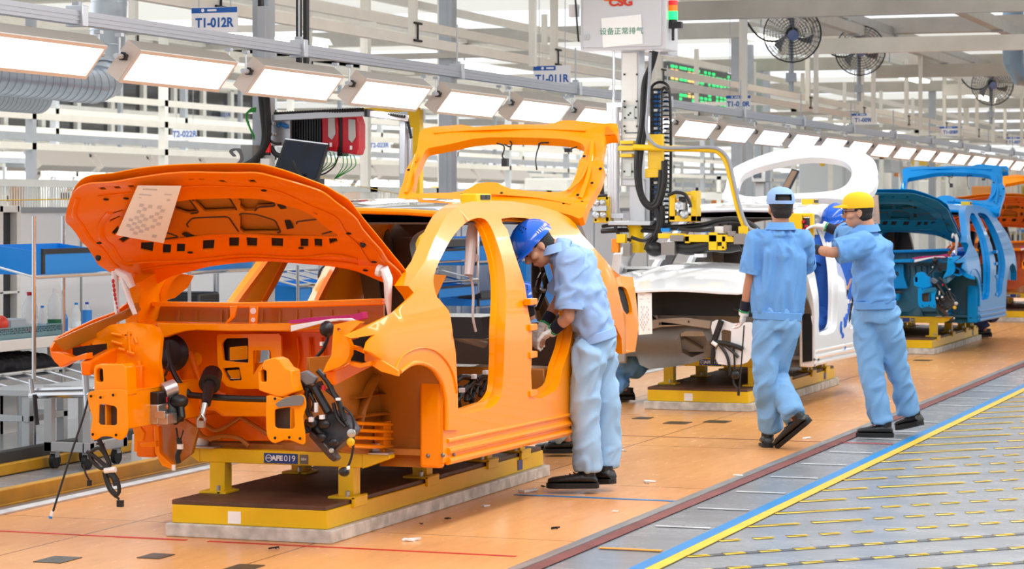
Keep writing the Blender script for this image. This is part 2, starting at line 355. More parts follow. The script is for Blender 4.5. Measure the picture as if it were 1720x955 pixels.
# ---------------------------------------------------------------- the row of lamp panels on its rail
lamp_m = M('lamp_diffuser', (255, 255, 255), .5, em=2.2); lamp_h = M('lamp_housing', (214, 204, 194), .4, .1); lamp_s = M('lamp_back_shell', (150, 140, 130), .4, .2)
RY, RZ = 7.1, 2.715
rail_m = M('rail_aluminium', (172, 174, 182), .35, .5)
def rail_prof(y, z, x0, x1, w=.07, h=.078):
    b = MB(); b.box(x0, y - w / 2, z - h / 2, x1, y + w / 2, z + h / 2); b.box(x0, y - w / 2 - .004, z - .018, x1, y - w / 2, z - .008); b.box(x0, y - w / 2 - .004, z + .008, x1, y - w / 2, z + .018); return b
struct('beam', rail_prof(RY, RZ, 8, 62), rail_m)
def lamp_panel(x, y, z, L, label, group, rev=False, dim=None, hgt=.235, dp=.11):
    t = thing('lamp_panel', label, 'lamp', (x, y, z), group)
    sg = -1 if rev else 1
    dn = Vector((0, .613 * sg, -.788)); bk = Vector((0, .788 * sg, .613)); A = Vector((x, y, z)); ex = Vector((1, 0, 0))
    def bx(b, u0, v0, w0, u1, v1, w1):
        c = [A + ex * u + dn * v + bk * w_ for w_ in (w0, w1) for u, v in ((u0, v0), (u1, v0), (u1, v1), (u0, v1))]
        return b.add(c, [(0, 3, 2, 1), (4, 5, 6, 7), (0, 1, 5, 4), (1, 2, 6, 5), (2, 3, 7, 6), (3, 0, 4, 7)])
    bx(MB(), 0, 0, .012, L, hgt, dp).build('housing', lamp_s, t, .004); bx(MB(), -.003, .0, .012, .0, hgt, dp).build('end_cap', lamp_h, t)
    fr = MB(); e = .022; bx(fr, 0, 0, 0, L, e, .012); bx(fr, 0, hgt - e, 0, L, hgt, .012); bx(fr, 0, e, 0, e, hgt - e, .012); bx(fr, L - e, e, 0, L, hgt - e, .012); fr.build('frame', lamp_h, t)
    bx(MB(), e, e, .004, L - e, hgt - e, .0115).build('diffuser', dim or lamp_m, t)
    for u in (-.03, L + .03):
        kb = MB(); c = A + ex * u + dn * .09 + bk * .06; kb.cyl(c - ex * .02, c + ex * .02, .02, 8)
        for q in range(5):
            aa = q * 1.2566; kb.cyl(c - ex * .018 + (dn * math.cos(aa) + bk * math.sin(aa)) * .018, c + ex * .018 + (dn * math.cos(aa) + bk * math.sin(aa)) * .018, .009, 6)
        kb.build('knob', black, t)
        c2 = A + ex * (u + (.045 if u > 0 else -.045) * 1) + dn * .09 + bk * .06; hb = MB(); top = RZ - .06 if y < 10 else (z + .18 if rev else z + .14)
        hb.cyl(c2, (c2.x, c2.y, top), .007, 6).cyl(c2 - ex * .05, c2 + ex * .05, .016, 8).box(c2.x - .02, c2.y - .02, top - .02, c2.x + .02, c2.y + .02, top); hb.build('hanger', alu, t)
    lb = bpy.data.lights.new('panel_glow', 'AREA'); lb.shape = 'RECTANGLE'; lb.size = L - .1; lb.size_y = .15; lb.energy = 14; lo = bpy.data.objects.new('panel_glow', lb); COL.objects.link(lo); lo.parent = t
    nrm = -bk; lo.rotation_euler = nrm.to_track_quat('-Z', 'X').to_euler(); lo.location = ex * L / 2 + dn * hgt / 2 - bk * .02
    lo.rotation_euler = Matrix((ex, (-nrm).cross(ex), -nrm)).transposed().to_euler()
    return t
N_L = 24
for i in range(N_L):
    lamp_panel(11.39 + 1.70 * i, 6.95, 2.555, 1.30, '%s lamp panel counted from the left along the bright hanging row' % ORD[i], 'lamp panels along the line')
clampm = alu
for i in range(14):
    X = 9.55 + 3.05 * i
    c = thing('rail_clamp', '%s aluminium hanger clamp from the left on the lamp rail' % ORD[i], 'clamp', (X, RY, RZ - .09), 'hanger clamps on the lamp rail')
    MB().box(X - .035, RY - .055, RZ - .05, X + .035, RY + .055, RZ + .07).build('bracket', alu, c, .004); MB().cyl((X, RY, RZ + .07), (X, RY, 3.1), .007, 6).cyl((X, RY, RZ + .07), (X, RY, RZ + .09), .03, 8).build('rod', steel_grey, c)
# second row (backs towards us) over the next line
for i in range(12):
    X = 35.5 + i * 2.05; lamp_panel(X, 21, 2.56, 1.8, '%s lamp panel seen from behind above the neighbouring line' % ORD[i], 'lamp panels of the neighbouring line', rev=True, hgt=.4, dp=.14)
struct('beam', MB().box(30, 20.9, 2.74, 70, 20.98, 2.86), steel_grey)
struct('beam', MB().box(28, 24.5, 2.48, 72, 24.6, 2.6), steel_grey)
for q in range(8): struct('column', MB().box(28.5 + q * 5.6, 24.52, 0, 28.6 + q * 5.6, 24.6, 4.7), steel_grey)
for i in range(14):
    X = 40 + i * 2.2; lamp_panel(X, 24.5, 2.34, 1.9, '%s lamp panel facing us low over the far line' % ORD[i], 'lamp panels facing us over the far line', rev=False, dim=lamp_m)
# ---------------------------------------------------------------- overhead steelwork
def beam(p, q, w_=.1, h=.1, m=None): return struct('beam', MB().bar(p, q, w_, h), m or steel_beige, 0)
def ratioZ(r, Y): return H + r * Y / CT
for Y, r, w_ in ((8.6, .170, .08), (9.3, .186, .08), (12, .207, .09), (16, .120, .1), (20.5, .105, .1)):
    Z = ratioZ(r, Y); beam((8, Y, Z), (80, Y, Z), w_, w_ * 1.1)
hatch = MB()
for i in range(13):
    X = 12 + i * 4.3; beam((X, 8.6, ratioZ(.170, 8.6) + .08), (X, 12, ratioZ(.170, 8.6) + .08), .06, .06, steel_shade if i % 2 else steel_beige)
for i in range(13):
    X = 13.3 + i * 4.1
    for Y, zt in ((8.6, 4.4), (11.5, 4.4)):
        struct('column', MB().box(X - .035, Y - .035, ratioZ(.17, 8.6), X + .035, Y + .035, zt), steel_beige)
        bb = MB()
        for dz in (.0, .16): bb.cyl((X - .09, Y - .05, ratioZ(.17, 8.6) + dz), (X + .09, Y - .05, ratioZ(.17, 8.6) + dz), .012, 6)
        bb.box(X - .008, Y - .056, ratioZ(.17, 8.6), X + .008, Y - .044, ratioZ(.17, 8.6) + .16); one('bolt_clamp', 'dark bolts clamping the %s hanging post from the left, %s overhead beam' % (ORD[i], 'nearer' if Y < 9 else 'farther'), 'clamp', bb, rubber, 'bolt clamps on the overhead steel')
# beams at right, over the aisle side
for Y, Z, w_ in ((2.9, 4.35, .22), (7.6, 4.28, .14), (7.75, 4.5, .12), (5.5, 4.3, .16)):
    beam((15, Y, Z), (110, Y, Z), w_, w_, steel_shade)
    for q in range(24): struct('beam', MB().box(17 + q * 3.9, Y - w_ / 2 - .02, Z - w_ / 2 - .03, 17.16 + q * 3.9, Y + w_ / 2 + .02, Z - w_ / 2), steel_grey)
for i in range(10):
    X = 22 + i * 7.0; beam((X, -3, 4.0), (X, 8.6, 4.0), .14, .22, steel_shade if i % 2 else steel_beige)
for i in range(14):
    X = 22 + i * 4.0; struct('column', MB().box(X - .03, 7.57, 2.95, X + .03, 7.63, 4.3), steel_beige)
# tall columns standing on the far side of the line
for px, Y, wd, m, zt in ((443, 8.2, .13, steel_grey, 4.5), (752, 9.6, .15, steel_grey, 4.7), (1240, 10.5, .2, steel_grey, 4.7), (1258, 11.5, .15, steel_grey, 4.7), (1274, 12.4, .15, steel_grey, 4.7), (1287, 13.3, .15, steel_grey, 4.7), (1566, 10.6, .16, steel_grey, 4.7), (1623, 11.5, .14, steel_beige, 4.7), (614, 14, .12, steel_beige, 4.7), (682, 12.4, .14, steel_grey, 3.2)):
    p = onY(px, 350, Y); struct('column', MB().box(p.x - wd / 2, Y - wd / 2, 0, p.x + wd / 2, Y + wd / 2, zt).box(p.x - wd * .5 - .003, Y - wd * .15, 0, p.x - wd * .5, Y + wd * .15, zt), m, .01)
# ---------------------------------------------------------------- station signs
def sign(px, pyt, pyb, wpx, top, txt, Y, label, blur=False, grp='station signs on the line'):
    p = onY(px, pyb, Y); q = onY(px, pyt, Y); zc = (p - Vector((0, 0, H))).dot(Vector((CT, ST, 0))); wd = wpx / F * zc / CT; h = q.z - p.z
    hz = 4.46
    if Y > 15: hz = 4.5; struct('beam', MB().box(p.x - 8, Y - .05, 4.5, p.x + 8, Y + .05, 4.7), steel_beige)
    t = thing('station_sign', label, 'sign', (p.x, Y, p.z)); x = p.x
    MB().box(x, Y - wd / 2, p.z, x + .012, Y + wd / 2, q.z).build('board', wht, t)
    MB().box(x - .002, Y - wd / 2 * (1 if top else .2), q.z - h * .22, x, Y + wd / 2, q.z - .003).build('header', sign_blue, t)
    MB().cyl((x + .006, Y - wd * .35, q.z), (x + .006, Y - wd * .35, hz), .004, 6).cyl((x + .006, Y + wd * .35, q.z), (x + .006, Y + wd * .35, hz), .004, 6).build('hanger', steel_grey, t)
    pl = Pl((x - .001, Y, p.z), (0, -1, 0), (0, 0, 1)); text(txt, h * .5, pl, 0, h * .38, sign_blue, 'lettering', t, .001, sx=.92, bold=.003)
    lg = MB(); lg.lathe(pl.at(-wd * .25, h * .88, .001), [(h * .07, 0), (h * .07, .002)], pl.n, 10); lg.box(x - .0045, Y - wd * .05, p.z + h * .84, x - .0022, Y + wd * .15, p.z + h * .92); lg.build('emblem', wht, t)
    return t
sign(360, 12, 55, 80, 1, 'T1-012R', 8.35, 'white station sign reading T1-012R with a blue header'); sign(927, 110, 146, 62, 0, 'T1-011R', 8.35, 'white station sign reading T1-011R hung over the orange tailgate')
sign(1240, 160, 184, 40, 1, 'T1-010R', 8.35, 'blurred white station sign partly hidden behind grey columns'); sign(1451, 190, 209, 42, 0, 'T1-009R', 8.35, 'small white station sign reading T1-009R above the lamp row')
sign(1597, 212, 228, 36, 1, 'T1-008R', 8.35, 'small distant station sign reading T1-008R'); sign(1706, 230, 244, 30, 1, 'T1-007R', 8.35, 'most distant station sign at the right end of the row')
sign(310, 208, 236, 42, 1, 'T2-022R', 20, 'distant station sign reading T2-022R between steel posts'); sign(637, 231, 252, 38, 1, 'T2-023R', 20, 'distant station sign reading T2-023R right of the red controllers')
sign(374, 182, 200, 24, 1, 'T2-021R', 27, 'tiny far sign with blue header behind the grey column'); sign(886, 236, 250, 30, 1, 'T2-024R', 27, 'tiny far sign seen through the orange tailgate window')
# ---------------------------------------------------------------- car bodies
X0, Y0 = 11.15, 5.335; PITCH = 8.37
orange = M('orange_car_paint', (255, 147, 0), .25, coat=.35, spec=.15); orange_d = M('orange_inner_paint', (248, 118, 0), .3, coat=.35, spec=.15); orange_b = M('thin_shaded_ochre_paint', (172, 104, 24), .38, coat=.3)  # ochre: thin inner coat with the shade of recesses mixed into its colour
e_coat = M('dark_primer', (86, 70, 60), .5); roof_blk = M('black_roof_paint', (10, 10, 12), .08, coat=1); dull_metal = M('bare_metal', (130, 128, 128), .45, .6)
def XP(u, X=None): return Pl((X0 + u, Y0, 0), (0, -1, 0), (0, 0, 1))
def YP(v): return Pl((X0, Y0 + v, 0), (1, 0, 0), (0, 0, 1))
def ysurf(X, Z, s=-1):
    u = X - X0; v = .86
    if Z > .95: t = min(1.1, (Z - .95) / .7); v -= .30 * t ** 1.5
    if u < -.3: v -= .1 * min(1, (-.3 - u) / .35) ** 2
    if u > 3.4: v -= .12 * min(1, (u - 3.4) / .5) ** 2
    return Y0 + s * v
def S_(txt, s=-1):
    out = []
    for px, py in pts(txt):
        Y = Y0 + s * .8
        for k in range(25):
            p = onY(px, py, Y); Y = .5 * Y + .5 * ysurf(p.x, p.z, s)
        p = onY(px, py, Y); out.append((p.x, p.z))
    return out
def FS(s=-1, o=0): return lambda a, b, off: Vector((a, ysurf(a, b, s) + s * (off + o), b))
def plate(b, pl, txt, holes=(), th=.02, grid=0, smooth=0, off=0, bump=None, rnd=0):
    P = pl.tr(txt) if isinstance(txt, str) else txt
    if smooth: P = cr(P, smooth)
    if rnd: P = rc(P, rnd)
    hs = []
    for h in holes:
        q = pl.tr(h) if isinstance(h, str) else h; hs.append(rc(q, .008) if len(q) < 9 else q)
    return b.sheet(P, hs, (lambda a, c, o: pl.at(a, c, off + o + (bump(a, c) if bump else 0))), th, grid)
def car_shell(X, paint, label, group=None):
    return thing('car_body', label, 'car body', (X, Y0, 0), group)
car = car_shell(X0, orange, 'glossy orange car body with hood and tailgate raised, nearest on the line')
# --- near and far side frames
OUT = S_('744,777 744,640 738,600 720,540 700,497 686,480 700,459 714,438.5 731.6,396 742,375 750,361 769,345 787,339 801,337 834,337 864,338.4 905,345 935,354 955,365 967,376 977,393 1000,418 1018,438 1030,453 1043,463 1063,465 1066,480 1069,505 1073,545 1071,563 1067,590')
OUT = OUT + [(X0 + u, z) for u, z in ((3.50, .74), (3.47, .84), (3.34, .92), (3.12, .96), (2.9, .93), (2.72, .82), (2.62, .68), (2.58, .52))] + S_('966,724 930,735 860,755 800,764')
DOOR1 = S_('735,500 729,480 729,461 741.6,431 756.7,403 774,381 789,370 802,366 814.5,368 824.6,381 834.6,406 844.7,441 849.7,480 850,520 848,560 847,600 844,650 840,668 829.6,681 817,686 767,694 765,640 763,593 757,563 753,530 748,518')
DOOR2 = S_('842,367 852,385 857,401 866,430 882,480 886,513 891,540 894,580 894,666 925,660 938,648 944,620 955,590 963,550 962,510 955,470 942,430 925,396 908,375 883,366')
LAMP = S_('1038,484 1041,481 1046,481 1052,485 1057,498 1061,514 1062,524 1058,528 1052,527 1047,520 1042,503')
for s, nm in ((-1, 'side_frame'), (1, 'side_frame')):
    MB().sheet(OUT, [cr(DOOR1, 2), cr(DOOR2, 2), LAMP], FS(s), .075, .09).build(nm, orange, car, .012, 30)
    b = MB()                                # inner rebate of the door openings and the rocker steps
    def grow(P, k):
        c = sum((Vector(p) for p in P), Vector((0, 0))) / len(P); return [tuple(Vector(p) + (Vector(p) - c).normalized() * k) for p in P]
    for D in (DOOR1, DOOR2):
        b.sheet(cr(grow(D, .05), 2), [cr(grow(D, -.025), 2)], FS(s, -.05), .03, .09)
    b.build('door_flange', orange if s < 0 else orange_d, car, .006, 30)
    b = MB()
    for z, r_ in ((.42, .018), (.47, .012), (.37, .02)):
        b.tube([(X0 + .5, ysurf(0 + X0, z, s) - s * .0, z), (X0 + 2.5, ysurf(X0 + 1, z, s), z - .02)], r_, 8)
    b.build('rocker_bead', orange, car)
b = MB(); b.sheet(LAMP, [], FS(-1, -.02), .03, 0); b.build('tail_slot_shade', dark, car)  # dark sheet stands in for the shade inside the tail lamp slot
# front face and foot of the near hinge pillar
b = MB(); b.box(X0 + .435, Y0 - .85, .34, X0 + .50, Y0 - .735, 1.0, 0); b.build('hinge_pillar', orange, car, .015)
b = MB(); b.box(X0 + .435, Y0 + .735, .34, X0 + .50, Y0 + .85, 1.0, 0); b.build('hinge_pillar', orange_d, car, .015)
b = MB()
for px, py in ((719, 765), (744, 764), (762, 763)): p = onX(px, py, X0 + .434) if px < 744 else onY(px, py, Y0 - .862); b.ell(p, (.011, .011, .011), 10, 6)
b.build('bolt', dull_metal, car)
b = MB()
for z in (.83, .98, 1.12, .62): b.box(X0 + 1.74, Y0 - .87, z - .018, X0 + 1.86, Y0 - .83, z + .018)
b.build('door_hinge', orange, car, .004)
# near fender
FEN = S_('575,564 600,553 630,539 656,526 676,508 690,495 700,486 714,483 734,502 750,521 753,530 757,563 762,593 765,650 766,694 767,722 745,722 745,681 742.5,661 737,641 726,623 714,614 699,610 684,613 667,622 655,615 640,606 610,588 614,574 625,562 606,565 586,568')
MB().sheet(FEN, [], FS(-1, .012), .012, .06).build('front_fender', orange, car, .004, 30)
AR = S_('667,624 684,612 699,609 714,613 726,622 737,640 742.5,660 745,681 745,722'); b = MB()
b.tube([FS(-1, .014)(x, z, 0) for x, z in cr(AR, 3, False)], .011, 8); b.build('arch_flange', orange, car)
AR2 = S_('660,618 672,596 699,584 725,588 745,606 757,630 763,660'); b = MB(); b.tube([FS(-1, .012)(x, z, 0) for x, z in cr(AR2, 3, False)], .008, 6, ell=.4); b.build('fender_crease', orange, car)
b = MB(); plate(b, XP(-.38), '612,588 669,622 669,632 640,624 612,606'); b.build('fender_brace', orange, car, .003)
# far fender, seen from its inner side
FARF = S_('83,584 92,567 125,550 153,537 189,524 206,512 224,502 243,491 262,480 289,466 300,459 322,462 312,482 290,500 262,508 236,520 205,528 180,540 160,556 150,572 146,590 122,604 103,616 92,608 85,597', 1)
MB().sheet(FARF, [], FS(1, .0), .015, .06).build('front_fender', orange_d, car, .004, 30)
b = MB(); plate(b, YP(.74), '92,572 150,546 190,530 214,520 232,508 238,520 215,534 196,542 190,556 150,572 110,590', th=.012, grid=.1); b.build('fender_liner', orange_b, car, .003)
b = MB(); plate(b, XP(-.5), '84,590 100,592 122,600 146,592 146,603 122,606 101,617 88,603', th=.06); b.build('bumper_bracket', orange_d, car, .004)
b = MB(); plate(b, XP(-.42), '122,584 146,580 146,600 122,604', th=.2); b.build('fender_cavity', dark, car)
# apron, shock tower and upper rail on the far side
def bulge(a, c): return .06 * math.cos(min(1.5, abs(a + .62) * 3.2)) + .012 * math.sin(c * 34) * math.sin(a * 22 + 1)
b = MB(); plate(b, XP(-.12), '145,574 165,562 185,551 197,544 227,541 260,544 273,550 277,565 275,577 276,607 279,652 262,662 214,650 214,612 190,613 164,609 147,602', ('219,560 223,560 223,563 219,563', '227,560 231,560 231,563 227,563', '214,614 221,614 221,617 214,617', '161,576 164,576 164,579 161,579'), th=.03, grid=.03, bump=bulge); b.build('shock_tower', orange, car, .006, 50)
b = MB()
for a in ((188, 560, 205, 563), (188, 573, 206, 578), (200, 585, 210, 588), (214, 590, 226, 594), (216, 556, 218, 590), (226, 566, 230, 576), (233, 606, 236, 626)):
    b.tube([onX(a[0], a[1], X0 - .19), onX(a[2], a[3], X0 - .19)], .008, 6)
b.build('tower_bead', orange, car)
b = MB(); b.bar(onX(218, 640, X0 - .3), onX(240, 640, X0 + .35), .12, .16); b.bar((X0 - .5, Y0 + .62, .86), (X0 + .4, Y0 + .70, 1.0), .05, .07); b.bar((X0 - .45, Y0 - .64, .84), (X0 + .4, Y0 - .72, 1.0), .05, .07); b.build('upper_rail', orange_d, car, .008)
# cowl and firewall
b = MB(); plate(b, XP(.40), '252,506 300,507 400,508 500,506 641,501 641,512 500,516 400,517 254,514', th=.06); b.build('cowl_lip', orange, car, .006)
b = MB(); plate(b, XP(.52), '250,512 644,508 644,552 262,552', th=.02)
for px in (262, 300, 330, 372, 382, 440, 470, 498, 520, 556, 600): b.bar(onX(px, 520, X0 + .515), onX(px, 546, X0 + .515), .012, .012)
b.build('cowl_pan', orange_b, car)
b = MB(); b.box(X0 + .18, Y0 - .75, onX(450, 556, X0 + .18).z, X0 + .5, Y0 + .78, onX(450, 547, X0 + .18).z); b.build('cowl_shelf', orange_d, car, .005)
b = MB(); plate(b, XP(.16), '262,541 300,543 380,544 440,544 495,542 552,540 590,540 590,552 540,552 490,556 380,556 330,554 310,556 292,561 276,567 266,552', th=.05); b.build('cowl_beam', orange, car, .006)
b = MB()
for tx in ('386,514 398,513 394,532 385,540 380,546 377,543 386,532', '419,514 433,514 431,545 418,545'):
    plate(b, XP(.38), tx, th=.012)
b.build('cowl_bracket', orange, car, .003)
b = MB(); b.lathe(onX(425.5, 522, X0 + .365), [(.016, 0), (.016, .004)], (-1, 0, 0), 12).lathe(onX(425.5, 537, X0 + .365), [(.012, 0), (.012, .004)], (-1, 0, 0), 12); b.build('bracket_washer', wht, car)
b = MB(); plate(b, XP(.42), '268,552 600,550 604,660 600,740 300,740 276,700 272,640', ('372,573 378,568 417,567 417,609 375,606', '374,617 402,616 406,638 385,639', '323,601 325,596 330,594 335,596 338,602 336,608 330,611 325,608', '425,588 452,588 452,606 425,610'), th=.02, grid=.12); b.build('firewall', orange_d, car, .004)
b = MB(); plate(b, XP(.30), '364,564 368,561 468,560 472,564 473,606 486,652 400,653 380,648 368,634 365,600', ('372,576 378,568 417,567 417,609 405,609 375,605', '373,618 402,616 406,638 385,640 378,632', '425,588 454,588 456,604 436,612 425,630'), th=.02); b.build('center_bulkhead', orange, car, .006)
b = MB()
for x in (500, 520, 541, 560, 575): b.tube([onX(x, 566, X0 + .4), onX(x + 3, 600, X0 + .4), onX(x - 2, 640, X0 + .4)], .012, 8, ell=.5)
for x, y in ((300, 640), (310, 665), (340, 650)): b.tube([onX(x - 20, y - 60, X0 + .4), onX(x, y, X0 + .4), onX(x + 40, y + 14, X0 + .4)], .014, 8)
b.build('bulkhead_bead', orange_d, car)
b = MB(); b.lathe(onX(292, 592, X0 + .3), [(.085, 0), (.095, .02), (.07, .05), (.03, .06)], (-1, 0, 0), 28); b.build('brake_booster', black, car)
b = MB(); b.lathe(onX(330, 603, X0 + .41), [(.035, 0), (.035, .004), (.026, .005)], (-1, 0, 0), 20); b.build('grommet_ring', orange, car)
b = MB(); plate(b, XP(.22), '328,671 335,668 450,670 450,700 372,699 360,690 330,688', th=.12); b.build('lower_crossmember', orange, car, .012)
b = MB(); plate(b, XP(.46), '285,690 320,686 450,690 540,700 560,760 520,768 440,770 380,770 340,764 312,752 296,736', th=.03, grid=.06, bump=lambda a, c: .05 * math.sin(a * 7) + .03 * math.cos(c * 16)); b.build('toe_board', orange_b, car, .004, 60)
b = MB()
for P in ('335,704 360,722 380,716 404,700', '352,738 372,732 400,735 418,748', '404,700 430,716 452,730', '330,720 345,735 372,734'):
    b.tube(cr([tuple(onX(x, y, X0 + .37)) for x, y in pts(P)], 4, False), .012, 8)
b.build('tunnel_bead', orange_b, car)
b = MB(); plate(b, XP(.46), '366,562 422,562 422,645 366,645', ('383,583 416,580 416,603 383,605', '378,622 402,620 404,636 386,636'), th=.02); b.build('black_insulator', black, car)
b = MB(); plate(b, XP(.10), '487,538 520,533 560,531 590,528 606,524 608,535 590,541 560,538 530,540 490,543', th=.06, grid=.05, bump=lambda a, c: .02 * math.sin(a * 9)); b.build('magenta_foam_wedge', magenta, car, .004)
b = MB(); plate(b, XP(.04), '488,557 488,546 520,541 556,535 590,534 600,539 570,538 540,543 510,551', th=.012); b.build('white_foam_sheet', wht, car, .003)
# front rails with their end plates
for s_, nm in ((0, ''), (1, '')):
    up = '157,618 160,613 168,611 206,611 212,616 214,664 198,668 158,660' if s_ == 0 else '433,624 438,618 443,605 460,600 470,604 480,618 490,622 491,642 496,658 470,668 434,655'
    hole = '161,622 165,618 172,619 173,640 167,642 161,639' if s_ == 0 else '437,622 441,620 447,622 447,641 438,641'
    b = MB(); plate(b, XP(-.54), up, (hole,), th=.10); b.build('crash_bracket', orange, car, .006)
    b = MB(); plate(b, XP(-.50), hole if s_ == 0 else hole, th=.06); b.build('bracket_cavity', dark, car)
    pl_ = '147,665 152,657 175,654 205,654 213,660 214,690 215,718 210,733 200,739 186,733 170,733 160,739 152,733 153,715 155,700 150,685' if s_ == 0 else '447,672 450,664 474,668 505,662 512,669 513,684 508,700 511,722 512,742 506,746 494,741 478,738 462,744 452,738 447,722'
    hl = '166,679 172,678 193,682 196,686 196,712 192,714 168,713 165,710' if s_ == 0 else '461,688 466,686 488,683 494,685 495,717 491,720 466,719 461,716'
    b = MB(); plate(b, XP(-.56), cr(XP(-.56).tr(pl_), 2), (hl,), th=.012); b.build('rail_end_plate', orange, car, .003)
    b = MB(); plate(b, XP(-.50), '165,679 196,681 196,714 165,713' if s_ == 0 else '461,684 495,683 495,719 461,719', th=.02); b.build('rail_cavity', e_coat, car)
    b = MB()
    q = ((153, 665), (169, 667), (156, 729), (195, 730), (190, 663)) if s_ == 0 else ((462, 669), (505, 669), (462, 735), (504, 736), (486, 734))
    for x, y in q: b.lathe(onX(x, y, X0 - .573), [(.007, 0), (.007, .002)], (-1, 0, 0), 10)
    b.build('bolt_hole', dark, car)
    v = .43 if s_ == 0 else -.43
    b = MB(); b.box(X0 - .55, Y0 + v - .055, .58, X0 + .44, Y0 + v - .05, .76).box(X0 - .55, Y0 + v + .05, .58, X0 + .44, Y0 + v + .055, .76).box(X0 - .55, Y0 + v - .055, .755, X0 + .44, Y0 + v + .055, .76).box(X0 - .55, Y0 + v - .055, .58, X0 + .44, Y0 + v + .055, .585)
    b.build('front_rail', orange, car, .004)
b = MB(); plate(b, XP(-.577), '478,668 492,664 505,663 511,668 507,680 480,682 468,684 462,678', th=.004); b.build('grey_patch', dull_metal, car)
b = MB(); plate(b, XP(-.5), '542,626 549,611 556,597 559,565 561,545 590,538 607,541 590,556 582,565 587,580 586,596 581,608 569,616', ('566,551 571,550 572,555 567,556',), th=.05, grid=.06, bump=lambda a, c: .01 * math.sin(a * 60) * math.sin(c * 50)); b.build('headlamp_panel', orange, car, .006, 50)
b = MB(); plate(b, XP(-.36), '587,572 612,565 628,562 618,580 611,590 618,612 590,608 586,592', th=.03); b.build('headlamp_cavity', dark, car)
b = MB(); plate(b, XP(-.42), '586,606 606,610 622,606 620,614 604,618 588,613', th=.05); b.build('cavity_lip', orange, car, .003)
b = MB(); plate(b, XP(-.41), '586,578 602,582 612,588 612,594 598,588 586,586', th=.03); b.build('cavity_rib', orange, car, .003)
# near wheelhouse: inner wall, rear liner and floor beams
b = MB(); plate(b, YP(-.5), '520,600 560,596 620,590 700,590 760,620 765,770 700,768 640,764 585,760 540,740 520,690', th=.015, grid=.08, bump=lambda a, c: .012 * math.sin(a * 14 + c * 9)); b.build('wheelhouse_wall', orange_b, car, .003, 60)
b = MB()
for P, r_ in (('650,600 622,650 606,690 600,720', .03), ('590,668 640,662 692,656', .022), ('596,700 650,694 700,700', .03), ('660,690 690,684 705,690', .012)):
    b.tube(cr([tuple(onY(x, y, Y0 - .52)) for x, y in pts(P)], 4, False), r_, 10, ell=.3)
b.build('wheelhouse_rib', orange_b, car)
b = MB()
b.box(onY(588, 0, Y0).x + .1, Y0 - .55, onY(640, 760, Y0 - .5).z, X0 + .42, Y0 - .5, onY(640, 706, Y0 - .5).z)
for y1, y2, r_ in ((710, 713, .012), (722, 725, .012), (734, 738, .012), (748, 751, .014)):
    b.tube([onY(590, y1, Y0 - .55), onY(640, y1 + 2, Y0 - .55), onY(697, y2, Y0 - .55)], r_, 10, ell=.8)
b.build('side_member', orange, car)
b = MB()
for x, y in ((678, 664), (683, 681), (667, 731), (683, 731), (684, 706)): b.lathe(onY(x, y, Y0 - .575), [(.008, 0), (.008, .004)], (0, -1, 0), 10)
b.build('plug', dark, car)
b = MB(); cx, cz, rr = X0 + .08, .50, .44; n = 14
ar = [(cx + rr * math.cos(t), cz + rr * math.sin(t)) for t in [R(-22) + R(100) * k / n for k in range(n + 1)]]
V = []; 
for x, z in ar: V += [(x, Y0 - .5, z), (x, Y0 - .84, z), (x + .012, Y0 - .84, z + .012), (x + .012, Y0 - .5, z + .012)]
b.add(V, [(4 * i + a, 4 * i + (a + 1) % 4, 4 * i + 4 + (a + 1) % 4, 4 * i + 4 + a) for i in range(n) for a in range(4)] + [(3, 2, 1, 0), (4 * n, 4 * n + 1, 4 * n + 2, 4 * n + 3)])
b.build('wheelhouse_liner', orange_b, car)
# floor pan, tunnel, seat cross members, rear frame, roof
b = MB(); b.box(X0 + .44, Y0 - .80, .40, X0 + 2.5, Y0 + .80, .43).box(X0 + 2.5, Y0 - .55, .45, X0 + 3.4, Y0 + .55, .48)
for k in range(14): b.box(X0 + .6 + k * .2, Y0 - .7, .43, X0 + .68 + k * .2, Y0 + .7, .442, .01)
b.build('floor_pan', orange_b, car)
b = MB(); b.box(X0 + .75, Y0 - .02, .43, X0 + 2.4, Y0 + .22, .83, .03); b.build('center_tunnel', orange_b, car, .02)
b = MB(); b.box(X0 + 1.15, Y0 - .78, .43, X0 + 1.35, Y0 - .1, .56, .02).box(X0 + 1.15, Y0 + .3, .43, X0 + 1.35, Y0 + .78, .56, .02).box(X0 + 2.3, Y0 - .78, .43, X0 + 2.6, Y0 + .78, .72, .03); b.build('seat_crossmember', orange_b, car, .01)
RF = XP(3.3)
b = MB(); plate(b, RF, '618,372 640,362 700,360 860,358 940,364 968,378 985,420 990,470 985,560 970,640 640,640 632,560 628,470', (cr(RF.tr('689,420 690,404 701,391 731,381 800,377 880,377 930,384 945,400 950,440 945,500 925,540 760,540 715,520 700,470'), 2),), th=.1, grid=.12); b.build('rear_frame', e_coat, car, .01)
def roofz(u, v): return 1.575 + .085 * max(-1, 1 - ((u - 2.15) / .95) ** 2) + .03 * (1 - (v / .6) ** 2)
b = MB(); RO = rc([(X0 + 1.38, Y0 - .54), (X0 + 1.34, Y0), (X0 + 1.38, Y0 + .54), (X0 + 3.32, Y0 + .54), (X0 + 3.36, Y0), (X0 + 3.32, Y0 - .54)], .05)
b.sheet(RO, [], lambda x, y, o: Vector((x, y, roofz(x - X0, y - Y0) + o)), .012, .08); b.build('roof_panel', roof_blk, car, .003, 60)
b = MB(); b.tube([(X0 + 1.36 - .04 * (1 - (v / .6) ** 2), Y0 + v, roofz(1.36, v) - .012) for v in (-.58, -.5, -.3, 0, .3, .5, .58)], .018, 8); b.build('roof_header', orange, car)
